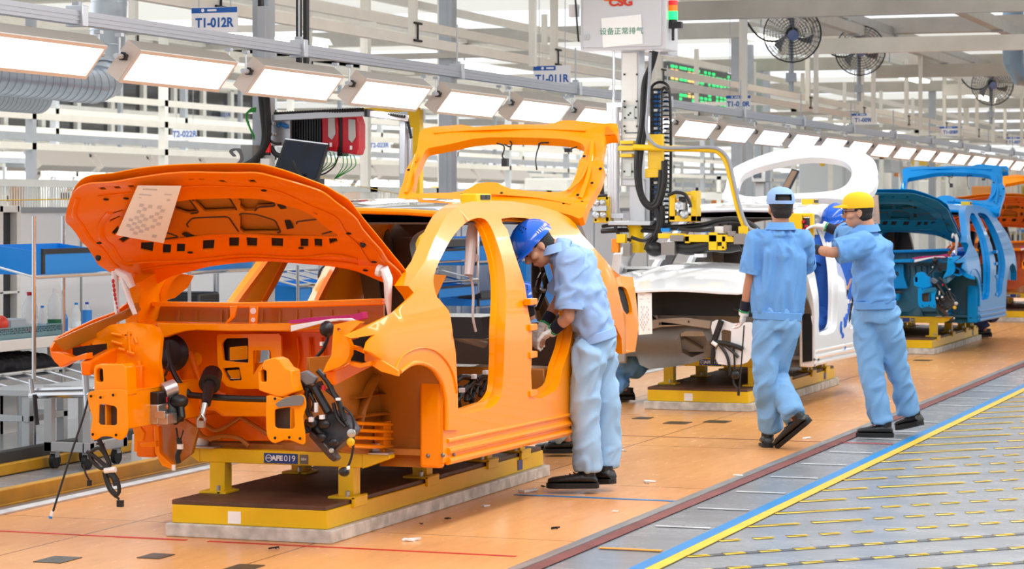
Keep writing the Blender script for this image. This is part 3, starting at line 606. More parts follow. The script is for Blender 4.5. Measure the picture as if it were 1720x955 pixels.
b = MB(); b.box(X0 + 1.38, Y0 - .56, 1.545, X0 + 3.3, Y0 + .56, 1.555); b.build('headliner_frame', e_coat, car)
b = MB()
b.tube(cr([(X0 + 3.2, Y0 + .6, 1.5), (X0 + 3.28, Y0 + .6, 1.38), (X0 + 3.3, Y0 + .62, 1.2)], 4, False), .03, 8).bar((X0 + 2.9, Y0 + .62, 1.5), (X0 + 3.2, Y0 + .66, 1.0), .1, .04); b.build('pillar_reinforcement', e_coat, car)
# tailgate
TG = Pl((X0 + 3.3, Y0, 1.60), (0, -1, 0), (.78, 0, .62))
b = MB(); plate(b, TG, cr(TG.tr('705,225 728,214.5 774,208 796,213 850,211 916,208 940,201 968,202 1014,209 1037,210 1036,228 1017,230 1011,269 1015,285 998,321 979,362 960,360 905,350 823,348 728,340 676,334 669.5,329 676,304 690,272 701,247'), 2), (cr(TG.tr('769,238.5 728,244.5 714.5,251 706,272 695,304 691,318 701,326 728,322.6 777,318 801,307 834,304 856,315 905,319 940,319 957,311 968,291 978,258 981,245 973,239 943,234 878,231 823,232'), 2),), th=.06, grid=.05, bump=lambda a, c: .012 * math.sin(c * 17) + .006 * math.sin(a * 9 + c * 30)); tg_o = b.build('tailgate', orange, car, .014, 50)
b = MB()
for P, r_ in (('700,262 690,300 682,326', .012), ('730,226 800,221 900,219 985,222', .014), ('995,240 990,290 975,335', .014), ('820,328 900,334 960,345', .012), ('955,322 978,300 992,262', .012)):
    b.tube([TG.at(*q, .012) for q in cr(TG.tr(P), 4, False)], r_, 8, ell=.5)
b.build('tailgate_rib', orange, car)
b = MB()
for x, y in ((697, 275), (687, 288), (982, 265), (989, 278), (1009, 286), (995, 310), (971, 330), (978, 342), (948, 344), (776, 329), (843, 327)): b.lathe(TG.at(*TG.uv(x, y), .012), [(.01, 0), (.01, .004)], TG.n, 10)
b.build('fixing_hole', dark, car)
b = MB(); plate(b, TG, '1018,215 1022,214 1034,228 1017,229', off=.012, th=.004); b.build('spoiler_end', orange_d, car)
b = MB()
for P in ('833,234 844,238 845,246 842,256 847,262', '846,236 854,240 858,236 855,230', '905,236 900,250 898,264 900,278', '920,233 905,234 903,240', '968,240 958,243 952,246'):
    b.tube(cr([tuple(TG.at(*q, -.03)) for q in TG.tr(P)], 4, False), .005, 6)
p = TG.at(*TG.uv(847, 265), -.03); b.box(p.x - .02, p.y - .018, p.z - .03, p.x + .02, p.y + .018, p.z + .02); p = TG.at(*TG.uv(953, 246), -.03); b.box(p.x - .02, p.y - .02, p.z - .012, p.x + .02, p.y + .02, p.z + .012)
b.build('wire_harness', black, car)
# hood
HD = Pl((X0 + .45, Y0, 1.23), (0, -1, 0), (-.857, 0, .515))
def q1(t): return ' '.join('%.2f,%.2f' % (100 + x / 4.773, 280 + y / 4.773) for x, y in pts(t))
def q2(t): return ' '.join('%.2f,%.2f' % (400 + x / 4.773, 280 + y / 4.773) for x, y in pts(t))
HO = HD.tr('113.6,351 119,330 131,313.5 150,307 184,307 226,302 278,299 330,298 400,297 429,297 452,301 484,309 517,320 542,328 563,339 582,349 593,362 609.5,383 641,420 662,445.5 679,466.5 674,476 660,477 632.6,470 599,462 567.6,458 526,454 484,451 452,450 400,452 351,454 320,459 288.6,464 268,472 256,481 248,485 236,484 226,479 209,465 190,450 169,431 150,406 131,380.5 115,365')
slots = [q1(t) for t in ('305,170 355,172 375,198 330,197', '425,168 475,168 492,193 445,193', '540,160 585,162 603,187 560,187', '1260,136 1310,136 1335,163 1285,160', '1022,134 1070,134 1060,142 1025,142', '1105,132 1155,132 1145,141 1110,141', '425,378 430,362 505,340 515,350', '400,442 405,428 475,404 488,412', '420,508 470,470 480,500 445,525', '470,568 520,545 570,568 510,605', '650,620 750,622 745,686 650,665', '825,640 890,645 888,700 825,698', '935,640 1000,645 1000,695 937,692', '1140,630 1230,632 1228,690 1142,688', '1345,622 1425,622 1425,684 1350,682', '988,580 1005,570 1072,605 1050,630')] + \
        [q2(t) for t in ('70,130 120,128 145,158 90,155', '52,620 140,622 140,684 62,682', '255,615 350,617 350,680 260,678', '487,620 552,622 553,680 492,678', '600,620 663,622 666,680 605,675', '718,612 780,605 793,635 725,660', '318,356 345,350 362,378 332,386', '372,490 400,486 420,520 385,530')]
recess = [q1(t) for t in ('925,310 1020,310 1100,420 1010,425 915,392', '1045,310 1340,305 1405,408 1150,415', '1005,512 1055,462 1335,458 1425,590 1115,598', '595,535 850,562 945,600 785,608 645,583')] + [q2(t) for t in ('0,306 235,303 285,368 140,378 120,412 40,412 0,380', '0,432 130,440 280,485 325,583 30,586 0,560', '395,335 550,380 635,422 440,448', '455,492 640,458 765,545 640,585 490,583')]
crown = lambda a, c: -.05 * (1 - (a / .8) ** 2) + .02
sh = lambda a, c: crown(a, c) + .008 * math.sin(c * 26) + .004 * math.sin(a * 12)
Hs = [HD.tr(h) for h in slots + recess]
CEN = cr(HD.tr('226,397 234,386 250,372 270,356 293,344 350,342 400,340 440,341 470,348 505,360 540,382 565,396 560,404 500,406 440,405 395,405 330,405 290,408 262,408 238,404'), 2)
def cenof(h): return (sum(q[0] for q in h) / len(h), sum(q[1] for q in h) / len(h))
inC = [h for h in Hs if inside(cenof(h), CEN) and all(inside(q, CEN) for q in h)]; outC = [h for h in Hs if not inside(cenof(h), CEN)]
b = MB(); b.sheet(CEN, inC, lambda a, c, o: HD.at(a, c, o + crown(a, c) - .012), .012, .05); b.build('hood_center_panel', M('amber_inner_paint', (200, 108, 10), .3, coat=.35), car, .002, 40)
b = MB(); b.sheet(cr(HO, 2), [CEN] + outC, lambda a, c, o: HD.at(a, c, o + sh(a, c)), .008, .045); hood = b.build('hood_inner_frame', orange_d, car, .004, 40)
b = MB(); b.sheet(cr(HO, 2), [], lambda a, c, o: HD.at(a, c, o + crown(a, c) - .045), .006, .1); b.build('hood_skin', orange, car, .002, 60)
b = MB(); c_ = [0, 0]
for q in recess: b.sheet(HD.tr(q) if False else rc(grow(HD.tr(q), .02), .02), [], lambda a, c, o: HD.at(a, c, o + crown(a, c) - .036), .006, .1)
b.build('hood_skin_panel', orange_b, car, 0, 60)  # ochre tone stands in for shade inside the hood recesses
b = MB()
for q in slots: b.sheet(grow(HD.tr(q), .012), [], lambda a, c, o: HD.at(a, c, o + sh(a, c) - .0095), .004, 0)
b.build('slot_shade', dark, car)  # black patches painted for the shade inside the hood slots
b = MB()
for q in recess:
    P = [HD.at(a, c, crown(a, c) - .012) for a, c in rc(grow(HD.tr(q), .003), .02)]; b.tube(P[:len(P) * 2 // 3], .0045, 6)
b.build('hood_seam', M('dark_seam', (60, 34, 14), .6), car)
b = MB()
for P, r_ in (('165,332 200,330 300,325 400,323 450,327 510,345 558,366 588,400 622,440', .010), ('186,356 172,375 176,395 190,412 205,430 224,440', .018), ('215,436 300,440 400,436 500,437 560,432 600,436', .014), ('132,330 128,350 140,372 170,408 200,440', .014), ('240,452 330,447 420,442 520,444 600,450', .012), ('230,455 224,470', .012), ('610,400 640,430 664,462', .008)):
    b.tube([HD.at(*q, sh(*q) + .001) for q in cr(HD.tr(P), 5, False)], r_, 8, ell=.5)
b.build('hood_bead', orange_d, car)
b = MB()
for x, y in ((178, 336), (211, 336), (169, 400), (200, 446), (255, 463), (441, 329), (586, 391), (610, 413), (629, 438), (613, 459), (504, 423), (319, 426)): b.ell(HD.at(*HD.uv(x, y), sh(*HD.uv(x, y)) + .001), (.012, .016, .006), 10, 6)
b.ell(HD.at(*HD.uv(168, 421), sh(*HD.uv(168, 421))), (.014, .016, .02), 12, 8); b.ell(HD.at(*HD.uv(609, 412), sh(*HD.uv(609, 412))), (.014, .016, .02), 12, 8)
b.build('hood_buffer', black, car)
# hood stays
b = MB(); b.tube([onX(645, 450, X0 + .18), onX(652, 470, X0 + .2), onX(652, 500, X0 + .24), onX(654, 528, X0 + .26)], [.035, .04, .032, .016], 10, ell=.5).tube([onX(640, 455, X0 + .2), onX(634, 453, X0 + .2)], .03, 10); b.build('hood_stay', wht, car)
b = MB(); b.tube([onX(192, 455, X0 + .15), onX(194, 490, X0 + .15), onX(198, 543, X0 + .12)], [.024, .024, .014], 10, ell=.5).tube([onX(205, 465, X0 + .16), onX(215, 497, X0 + .16), onX(227, 528, X0 + .16)], [.03, .024, .02], 10, ell=.5).tube([onX(196, 455, X0 + .17), onX(214, 464, X0 + .17), onX(222, 482, X0 + .18)], [.03, .04, .03], 10, ell=.6); b.build('hood_stay', wht, car)
b = MB(); 
for k in range(8): b.ell(onX(190 + k * .9, 472 + k * 7.5, X0 + .125), (.004, .009, .012), 8, 6)
b.build('red_stain', red_p, car)
# yellow clip on the roof, white brace in the window
b = MB(); p = onY(799, 338, Y0 - .5); b.box(p.x - .12, p.y - .05, p.z - .03, p.x + .12, p.y + .05, p.z + .042); b.build('roof_clip', yellow, car, .006)
b = MB()
for d in (-.06, .02): b.box(p.x + d, p.y - .055, p.z + .01, p.x + d + .07, p.y - .049, p.z + .036)
b.build('clip_grip', black, car)
b = MB(); b.tube([onY(795, 372, Y0 - .5), onY(792, 400, Y0 - .5), onY(790, 430, Y0 - .5), onY(787, 462, Y0 - .5)], [.026, .032, .03, .026], 10).cyl(onY(798, 432, Y0 - .52), onY(798, 434, Y0 - .45), .022, 14); b.build('curtain_airbag_bag', wht, car)
b = MB(); b.tube(cr([tuple(onY(x, y, Y0 - .5)) for x, y in pts('788,462 793,474 795,500 794,530 799,556')], 3, False), .008, 6); b.build('drain_hose', wht, car)
# black components and wiring in the engine bay
b = MB(); b.tube(cr([tuple(onX(x, y, X0 + .1)) for x, y in pts('215,640 245,636 262,645 280,655 300,660 330,664 380,668 450,670')], 4, False), .016, 8)
b.tube(cr([tuple(onX(x, y, X0 + .1)) for x, y in pts('282,575 286,610 300,640 318,660')], 4, False), .014, 8)
b.tube(cr([tuple(onX(x, y, X0 + .05)) for x, y in pts('215,626 240,627 262,634 276,632 284,610')], 4, False), .006, 6)
b.tube(cr([tuple(onX(x, y, X0 - .1)) for x, y in pts('246,640 244,655 238,668 236,680')], 4, False), .008, 6)
b.tube(cr([tuple(onX(x, y, X0 - .1)) for x, y in pts('548,548 552,560 546,580 540,590 528,604 524,614 534,620')], 4, False), .009, 6)
b.tube(cr([tuple(onX(x, y, X0 - .35)) for x, y in pts('486,632 505,640 520,646')], 4, False), .02, 8)
b.build('engine_bay_harness', black, car)
b = MB(); b.ell(onX(270, 641, X0 + .05), (.03, .03, .03)); b.ell(onX(549, 552, X0 - .12), (.04, .035, .04)); b.build('connector', black, car)
b = MB(); b.box(*onX(537, 574, X0 - .12), *(onX(545, 580, X0 - .09))) ; b.build('white_clip', wht, car)
b = MB(); b.tube([onX(357, 628, X0 + .18), onX(352, 645, X0 + .08)], [.05, .055], 14).tube([onX(352, 645, X0 + .08), onX(346, 678, X0 - .02)], [.03, .024], 10); b.build('steering_boot', black, car)
b = MB(); b.tube([onX(344, 678, X0 - .02), onX(339, 700, X0 - .06)], [.017, .014], 10); 
for s_ in (-1, 1): b.tube([onX(339, 695, X0 - .07), onX(338 + s_ * 6, 703, X0 - .07), onX(338 + s_ * 5, 716, X0 - .07)], .007, 6)
b.box(*onX(342, 718, X0 - .09), *onX(334, 706, X0 - .07)); b.build('steering_shaft', silver, car)
b = MB(); p = onX(229, 711, X0 - .3); q = onX(266, 679, X0 - .3); b.box(p.x, q.y, p.z, p.x + .12, p.y, q.z); b.build('brake_valve_block', silver, car, .006)
b = MB(); b.lathe(onX(235, 693, X0 - .3), [(.018, 0), (.018, .03), (.01, .035)], (-1, 0, 0), 14).lathe(onX(217, 698, X0 - .3), [(.028, 0), (.028, .02), (.015, .025)], (-1, 0, 0), 16).box(p.x + .0, q.y - .05, p.z, p.x + .1, q.y, p.z + .05).box(p.x - .012, p.y - .16, p.z + .03, p.x, p.y - .1, q.z - .03); b.build('valve_fitting', silver, car, .003)
b = MB(); b.box(p.x, q.y - .0, q.z, p.x + .1, p.y - .02, q.z + .06).ell(onX(246, 672, X0 - .28), (.04, .03, .025)); b.build('valve_connector', black, car, .006)
b = MB(); c = onX(288, 690, X0 - .15); b.lathe(c - Vector((0, 0, .05)), [(.06, 0), (.065, .03), (.06, .06), (.05, .09), (.04, .13)], (0, 0, 1), 20).ell(c + Vector((-.02, -.05, .05)), (.04, .05, .035)).tube([c + Vector((-.02, -.06, .05)), c + Vector((-.04, -.08, -.02)), c + Vector((-.03, -.03, -.05))], .018, 8); b.build('engine_mount', black, car)
b = MB(); b.box(c.x - .07, c.y - .01, c.z + .045, c.x - .055, c.y + .04, c.z + .075); b.build('red_cap', red_p, car, .003)
b = MB(); b.tube([c + Vector((-.05, .02, .1)), c + Vector((0, -.02, .12))], .04, 12); b.build('mount_clamp', alu, car)
b = MB(); b.tube([onX(272, 683, X0 - .22), onX(280, 683, X0 - .2)], .017, 10); b.build('orange_plug', M('orange_plug', (240, 110, 20), .4), car)
# fuse and control box hanging at the near front corner
b = MB(); bx_ = Pl((X0 - .42, Y0, 0), (0, -1, 0), (0, 0, 1))
plate(b, bx_, cr(bx_.tr('556,690 578,698 594,724 588,732 560,757 552,756 530,735 518,728 520,716 540,700'), 1), th=.10); b.build('control_box', M('dark_slate_plastic', (58, 62, 72), .35), car, .01)
b = MB(); plate(b, XP(-.46), '520,722 536,736 556,756 566,770 560,776 552,770 532,748 518,732', th=.06); b.build('box_base', M('dark_brown_plastic', (62, 42, 36), .4), car, .006)
b = MB(); plate(b, XP(-.43), '502,626 514,622 532,634 526,645 514,647 500,632', th=.03); b.build('relay_cover', M('grey_plastic', (120, 124, 132), .35), car, .005)
b = MB(); plate(b, XP(-.42), '498,633 512,647 525,648 534,640 538,650 525,662 513,660', th=.05)
for P, r_ in (('528,650 538,668 545,680 552,692', .022), ('517,652 514,670 516,690 522,705 520,726', .012), ('534,622 550,640 560,660 568,672 574,690 580,706', .014), ('548,654 560,664 567,672', .008), ('577,683 590,696 594,712 593,724', .006), ('560,676 566,700 580,716', .01), ('570,672 576,700 585,715', .007), ('536,700 528,710 536,724 546,730', .012), ('518,706 514,716 520,724', .016), ('594,726 593,752 589,772 584,784', .006), ('520,660 528,676 524,690', .01)):
    b.tube(cr([tuple(onX(x, y, X0 - .44)) for x, y in pts(P)], 4, False), r_, 8)
for x, y, r_ in ((524, 710, .03), (540, 734, .026), (560, 742, .024), (545, 712, .03), (578, 792, .028), (510, 724, .02)): b.ell(onX(x, y, X0 - .47), (r_ * .7, r_, r_ * .8), 10, 6)
b.build('corner_harness', black, car)
b = MB()
for x, y, w_, h_ in ((480, 627, .022, .018), (523, 704, .02, .022), (541, 700, .02, .02), (568, 670, .018, .012), (531, 684, .011, .045), (585, 785, .008, .016)): p = onX(x, y, X0 - .49); b.box(p.x - .012, p.y - w_ / 2, p.z - h_ / 2, p.x + .012, p.y + w_ / 2, p.z + h_ / 2)
b.build('white_connector', wht, car, .002)
b = MB(); p = onX(591, 727, X0 - .50); b.lathe(p, [(.02, 0), (.02, .01), (.008, .014)], (-1, 0, 0), 16); p = onX(557, 756, X0 - .5); b.lathe(p, [(.012, 0), (.01, .01)], (-1, 0, 0), 12); b.build('bolt', silver, car)
b = MB(); p = onX(544, 651, X0 - .48); b.box(p.x - .01, p.y - .006, p.z - .012, p.x + .01, p.y + .006, p.z + .012); b.build('red_tag', red_p, car); b = MB(); p = onX(589, 742, X0 - .46); b.ell(p, (.015, .02, .02)); b.build('yellow_connector', yellow, car)
# harness and rod hanging out at the far front corner
b = MB()
for P, r_ in (('166,738 172,750 178,765 184,780 176,790', .012), ('150,760 165,752 176,762 182,778 170,786 154,772 150,760', .01), ('146,758 156,764 170,776 182,786', .01), ('140,778 144,795 150,806', .005), ('176,792 180,808 186,822 196,832', .014), ('190,795 198,808 200,825 194,832', .01), ('184,795 192,802 196,815', .016), ('162,745 175,745', .006), ('194,832 200,838', .006)):
    b.tube(cr([tuple(onX(x, y, X0 - .4)) for x, y in pts(P)], 4, False), r_, 7)
p = onX(202, 845, X0 - .4); b.box(p.x - .012, p.y - .014, p.z - .016, p.x + .012, p.y + .014, p.z + .016); p = onX(150, 810, X0 - .4); b.box(p.x - .01, p.y - .008, p.z - .016, p.x + .01, p.y + .008, p.z + .012)
for P, r_ in (('300,735 302,752 298,765 300,778', .014), ('296,718 298,732 300,742', .005), ('308,722 304,736 300,745', .004)): b.tube(cr([tuple(onX(x, y, X0 - .1)) for x, y in pts(P)], 4, False), r_, 7)
b.build('hanging_harness', black, car)
b = MB(); b.tube([onX(176, 790, X0 - .41), onX(194, 788, X0 - .41)], .014, 8); p = onX(301, 750, X0 - .12); b.box(p.x, p.y - .012, p.z - .012, p.x + .02, p.y + .012, p.z + .012); p = onX(291, 785, X0 - .12); b.box(p.x, p.y - .008, p.z - .014, p.x + .01, p.y + .008, p.z + .014); b.build('white_sleeve', wht, car)
b = MB(); b.tube([onX(151, 660, X0 - .3), onX(140, 700, X0 - .33), onX(118, 765, X0 - .4), onX(88, 862, X0 - .45)], .0055, 6); b.build('cable_rod', black, car)
b = MB(); b.tube([onX(88.5, 858, X0 - .45), onX(86, 866, X0 - .45)], .009, 8); b.build('rod_tip', wht, car)
b = MB(); b.tube([onX(85.5, 866, X0 - .45), onX(84.5, 870, X0 - .45)], .009, 8); b.build('rod_tip_end', blue_p, car)
b = MB(); plate(b, XP(-.1), '222,716 232,712 243,726 240,740 227,742', th=.02).add([], []); plate(b, XP(-.05), '235,744 262,740 262,750 236,750', th=.03); plate(b, XP(0.05), '258,714 266,716 268,760 288,780 290,788 272,782 260,760', th=.04); b.build('radiator_mount', orange, car, .004)
b = MB(); plate(b, XP(.15), '266,712 300,700 330,720 325,760 300,778 280,776 268,750', th=.03, grid=.06, bump=lambda a, c: .02 * math.sin(c * 20)); b.build('inner_arch_panel', orange_b, car, .003)
# interior oddments
b = MB(); b.tube(cr([tuple(onY(x, y, Y0 - .2)) for x, y in pts('757,556 780,566 810,568 852,560')], 4, False), .035, 10, ell=.6).tube([onY(757, 560, Y0 - .2), onY(812, 576, Y0 - .2)], .03, 8); b.build('dash_crossbar', M('pale_rail', (170, 155, 145), .35, .5), car)
b = MB(); b.box(X0 + .75, Y0 - .2, .86, X0 + 1.25, Y0 + .1, .92).box(X0 + .55, Y0 - .15, .86, X0 + .72, Y0 + .05, .95, .01); b.build('magenta_foam_block', magenta, car, .01)
b = MB()
for k in range(7): 
    x = 768 + k * 12; rs = random.Random(k); b.tube(cr([tuple(onY(x + dx, 655 - k * 4 + dy, Y0 - .45)) for dx, dy in ((-6, 20 + rs.uniform(-6, 6)), (0, 0), (8, -8 + rs.uniform(-8, 8)), (16, 4), (14, 18))], 3, False), .013, 7)
for P in ('766,640 775,633 790,634 800,640', '772,690 770,670 780,655 795,640', '778,688 790,684 792,672 785,662', '800,636 820,628 845,622', '895,620 925,625 960,640', '895,634 930,634 965,648', '912,420 905,435 912,455 916,480', '906,470 902,485 912,488 918,478 912,460 905,470', '916,478 910,500 902,518'): b.tube(cr([tuple(onY(x, y, Y0 - .45)) for x, y in pts(P)], 4, False), .016, 8)
b.build('interior_harness', black, car)
b = MB()
for x, y in ((795, 632), (828, 632), (815, 625), (775, 655), (838, 660), (838, 620)): p = onY(x, y, Y0 - .47); b.box(p.x - .02, p.y - .015, p.z - .012, p.x + .02, p.y + .01, p.z + .012)
b.build('white_connector', wht, car, .002)
b = MB(); b.box(X0 + 1.5, Y0 - .1, .86, X0 + 2.1, Y0 + .35, .98); b.build('black_tray', black, car, .02)
b = MB(); b.tube([onY(905, 430, Y0 - .3), onY(900, 480, Y0 - .3), onY(915, 530, Y0 - .3)], [.05, .03, .06], 10).box(X0 + 2.0, Y0 - .5, .9, X0 + 2.5, Y0 + .1, 1.02, .02); b.build('seatbelt_assembly', black, car)
b = MB(); plate(b, YP(-.3), '897,600 912,590 930,588 942,600 935,640 905,650 896,630', th=.05); b.build('rear_seat_bracket', orange_b, car, .01)
# ---------------------------------------------------------------- paper sheets
def paper_sheet(pl, txt, label, off=.02, cols=7, rows=10):
    Q = pl.tr(txt); t = thing('paper_sheet', label, 'paper', tuple(pl.at(*Q[0], off)), 'inspection papers on the cars')
    def P(s, v): a = Vector(Q[0]).lerp(Vector(Q[1]), s); c = Vector(Q[3]).lerp(Vector(Q[2]), s); return a.lerp(c, v)
    b = MB(); n = 6; V = []; Fs = []
    for o in (0, -.0008):
        for i in range(n + 1):
            for j in range(n + 1): q = P(i / n, j / n); V.append(pl.at(q.x, q.y, off + o + .012 * math.sin(i / n * 2.6) * math.sin(j / n * 3)))
    for i in range(n):
        for j in range(n): k = i * (n + 1) + j; Fs.append((k, k + 1, k + n + 2, k + n + 1)); m_ = k + (n + 1) ** 2; Fs.append((m_, m_ + n + 1, m_ + n + 2, m_ + 1))
    b.add(V, Fs); b.build('sheet', paper, t)
    b = MB()
    def cell(s0, v0, s1, v1):
        c = []
        for s, v in ((s0, v0), (s1, v0), (s1, v1), (s0, v1)): q = P(s, v); c.append(pl.at(q.x, q.y, off + .0012 + .012 * math.sin(s * 2.6) * math.sin(v * 3)))
        b.add(c, [(0, 1, 2, 3)])
    rs = random.Random(5)
    cell(.15, .05, .48, .075); cell(.12, .15, .4, .17); cell(.68, .13, .85, .145); cell(.14, .21, .2, .225); cell(.78, .21, .85, .24)
    for r_ in range(rows):
        for c in range(cols):
            if (r_ + c) % 2 and rs.random() < .85: cell(.12 + c * .1, .32 + r_ * .06, .21 + c * .1, .375 + r_ * .06)
    b.build('printed_grid', M('print_grey', (214, 216, 222), .8), t); return t
paper_sheet(HD, q1('640,100 990,103 848,562 468,498'), 'large white inspection sheet stuck on the raised orange hood', .035)
# ---------------------------------------------------------------- skids
ply = M('dirty_plywood', (96, 66, 50), .55, var=.4, vs=7); slab_m = M('scuffed_white_slab', (206, 204, 198), .6, var=.35, vs=14)
def skid(X, num, label):
    t = thing('skid', label, 'skid', (X, Y0, 0), 'yellow body skids on the line'); y0, y1 = 4.886, 5.786; x1 = X + 3.32
    MB().box(X, y0, .0, x1, y1, .066).build('base_slab', slab_m, t, .006)
    MB().box(X + .03, y0 + .035, .066, x1 - .03, y1 - .02, .158).build('deck_frame', yellow, t, .005)
    MB().box(X + .03, y0 + .045, .158, x1 - .04, y1 - .02, .18).build('plywood_deck', ply, t, .003)
    xb = X + .38
    for x in (xb, x1 - .4): MB().box(x, y0, .335, x + .08, y1, .405).build('cross_beam', yellow, t, .004)
    for y in (y0 + .14, y1 - .2): MB().box(xb + .08, y, .335, x1 - .4, y + .07, .405).build('long_beam', yellow, t, .004)
    for x in (xb, xb + 1.0, xb + 1.95, x1 - .42):
        for y in (y0 + .045, y1 - .14):
            b = MB().box(x, y, .18, x + .085, y + .085, .335); p_ = b.build('post', yellow, t, .003)
            b = MB().box(x - .05, y - .03, .18, x + .11, y + .12, .192).box(x - .05, y0 + .02 if y < Y0 else y, .14, x + .12, y0 + .036 if y < Y0 else y + .02, .195); b.build('foot_plate', yellow, t, .002)
            MB().lathe((x - .03, y + .02, .192), [(.011, 0), (.011, .025), (.007, .03)]).build('bolt', silver, t)
    for sg, ye in ((-1, y0), (1, y1)):
        b = MB(); L = .15 if sg < 0 else .09; b.add([(xb, ye, .405), (xb, ye + sg * L, .405), (xb, ye + sg * L, .385), (xb, ye, .33), (xb + .07, ye, .405), (xb + .07, ye + sg * L, .405), (xb + .07, ye + sg * L, .385), (xb + .07, ye, .33)], [(0, 1, 2, 3), (7, 6, 5, 4), (0, 4, 5, 1), (1, 5, 6, 2), (2, 6, 7, 3), (3, 7, 4, 0)]); b.build('outrigger', yellow, t, .004)
        yc = ye + sg * .03; MB().box(xb - .02, yc - .12, .405, xb + .1, yc + .08, .414).build('pad_plate', alu, t, .002)
        MB().cyl((xb + .05, yc - .02, .414), (xb + .05, yc - .02, .455), .032, 16).build('locating_pad', wht, t, .004)
    for x in (xb + 1.0, x1 - .42): MB().box(x, y0 + .05, .335, x + .1, y1 - .05, .40).build('cross_beam', yellow, t, .004)
    xs = xb - .002; pl = Pl((xs, Y0, 0), (0, -1, 0), (0, 0, 1)); a0 = .005
    MB().box(xs - .002, Y0 - a0 - .093, .342, xs + .002, Y0 - a0 + .093, .392).build('number_plate', M('plate_blue', (16, 60, 140), .4), t)
    ring = MB(); c = pl.at(a0 - .066, .367, .003); P = [c + pl.a * math.cos(k * .524) * .017 + pl.b * math.sin(k * .524) * .017 for k in range(13)]; ring.tube(P, .0022, 5); ring.build('emblem_ring', wht, t)
    text('VW', .018, pl, a0 - .066, .367, wht, 'emblem_letters', t, .003)
    text('AFE', .036, pl, a0 - .02, .367, wht, 'plate_letters', t, .003, bold=.0016, sx=1.05); text(num, .043, pl, a0 + .05, .367, wht, 'plate_number', t, .003)
    MB().box(xs - .002, Y0 - a0 - .15, .343, xs + .002, Y0 - a0 - .105, .39).build('small_plate', M('plate_grey', (110, 105, 100), .5), t); text('BB4', .018, pl, a0 + .127, .367, wht, 'small_letters', t, .003)
    MB().box(X + .026, Y0 + .05, .075, X + .03, Y0 + .12, .135).build('sticker', paper, t)
    MB().box(x1 - .5, y0 + .031, .08, x1 - .42, y0 + .035, .14).build('sticker', M('plate_blue', (16, 60, 140), .4), t)
    return t
skid(X0, '019', 'yellow skid with a dirty plywood deck numbered 019 under the nearest orange body')
# ---------------------------------------------------------------- the other bodies on the line
white_car = M('white_car_paint', (238, 240, 244), .16, coat=1); primer = M('grey_primer', (104, 98, 92), .5); blue_car = M('bright_blue_car_paint', (0, 140, 216), .3, coat=.25, spec=.12)
blue_in = M('teal_inner_paint', (0, 104, 142), .35, coat=.4); blue_b = M('thin_shaded_teal_paint', (8, 86, 112), .4); white_b = M('white_inner', (170, 172, 176), .4)  # thin teal follows the ochre, recess shade in its colour too
HOODP = ('hood_center_panel', 'hood_inner_frame', 'hood_skin', 'hood_skin_panel', 'slot_shade', 'hood_seam', 'hood_bead', 'hood_buffer', 'hood_stay', 'red_stain')
skid(X0 + PITCH, '016', 'yellow skid numbered 016 carrying the white body')
skid(X0 + 2 * PITCH, '', 'yellow skid carrying the bright blue body'); skid(X0 + 3 * PITCH, '', 'most distant yellow skid, under the far orange body')
c2 = dup(car, (X0 + PITCH, Y0, 0), 'glossy white car body with closed hood and raised rounded tailgate', {'orange_car_paint': white_car, 'orange_inner_paint': white_b, 'thin_shaded_ochre_paint': primer, 'black_roof_paint': white_car, 'dark_primer': primer},
         HOODP + ('front_fender', 'arch_flange', 'fender_crease', 'fender_brace', 'fender_liner', 'fender_cavity', 'bumper_bracket', 'tailgate', 'tailgate_rib', 'fixing_hole', 'spoiler_end', 'crash_bracket', 'rail_end_plate', 'grey_patch', 'headlamp_panel', 'headlamp_cavity', 'cavity_lip', 'cavity_rib', 'cable_rod', 'rod_tip', 'rod_tip_end', 'bracket_cavity', 'rail_cavity', 'bolt_hole', 'shock_tower', 'tower_bead', 'corner_harness', 'control_box', 'box_base', 'relay_cover', 'white_sleeve', 'brake_valve_block', 'valve_fitting', 'valve_connector', 'red_tag', 'red_cap', 'yellow_connector', 'center_bulkhead', 'steering_shaft', 'steering_boot', 'front_rail', 'wire_harness', 'orange_plug', 'mount_clamp', 'radiator_mount', 'cowl_bracket', 'bracket_washer', 'hanging_harness', 'upper_rail', 'white_connector', 'white_clip'))
X2 = X0 + PITCH
HW = [(X2 + u, Y0 + v) for u, v in ((-.66, 0), (-.65, .3), (-.6, .42), (-.42, .58), (-.2, .69), (.42, .73), (.47, 0), (.42, -.73), (-.2, -.69), (-.42, -.58), (-.6, -.42), (-.65, -.3))]
def hz(x, y, o): u = x - X2; v = y - Y0; return Vector((x, y, 1.19 - .05 * max(0, .42 - u) - .13 * max(0, .35 - u) ** 2 - .09 * (v / .73) ** 2 - .02 * math.exp(-((abs(v) - .5) / .08) ** 2) + o))
b = MB(); b.sheet(cr(HW, 3), [], hz, .025, .07); b.build('hood', white_car, c2, .006, 60)
b = MB(); b.box(X2 - .36, Y0 - .7, .78, X2 - .34, Y0 + .7, .97); b.build('engine_bay_shade_panel', M('bay_shadow_black', (10, 10, 11), .7), c2)  # black sheet put in for the shadow under the white hood
b = MB(); plate(b, XP(-.3, 0) if False else Pl((X2 - .42, Y0, 0), (0, -1, 0), (0, 0, 1)), '1060,548 1078,540 1110,534 1150,532 1194,538 1202,552 1204,575 1194,598 1160,610 1120,617 1090,618 1074,612 1066,590', ('1142,560 1150,556 1180,556 1190,572 1182,592 1160,600 1144,592',), th=.03, grid=.05, bump=lambda a, c: .03 * math.sin(c * 24) + .015 * math.sin(a * 18)); b.build('wheelhouse_front', primer, c2, .004, 60)
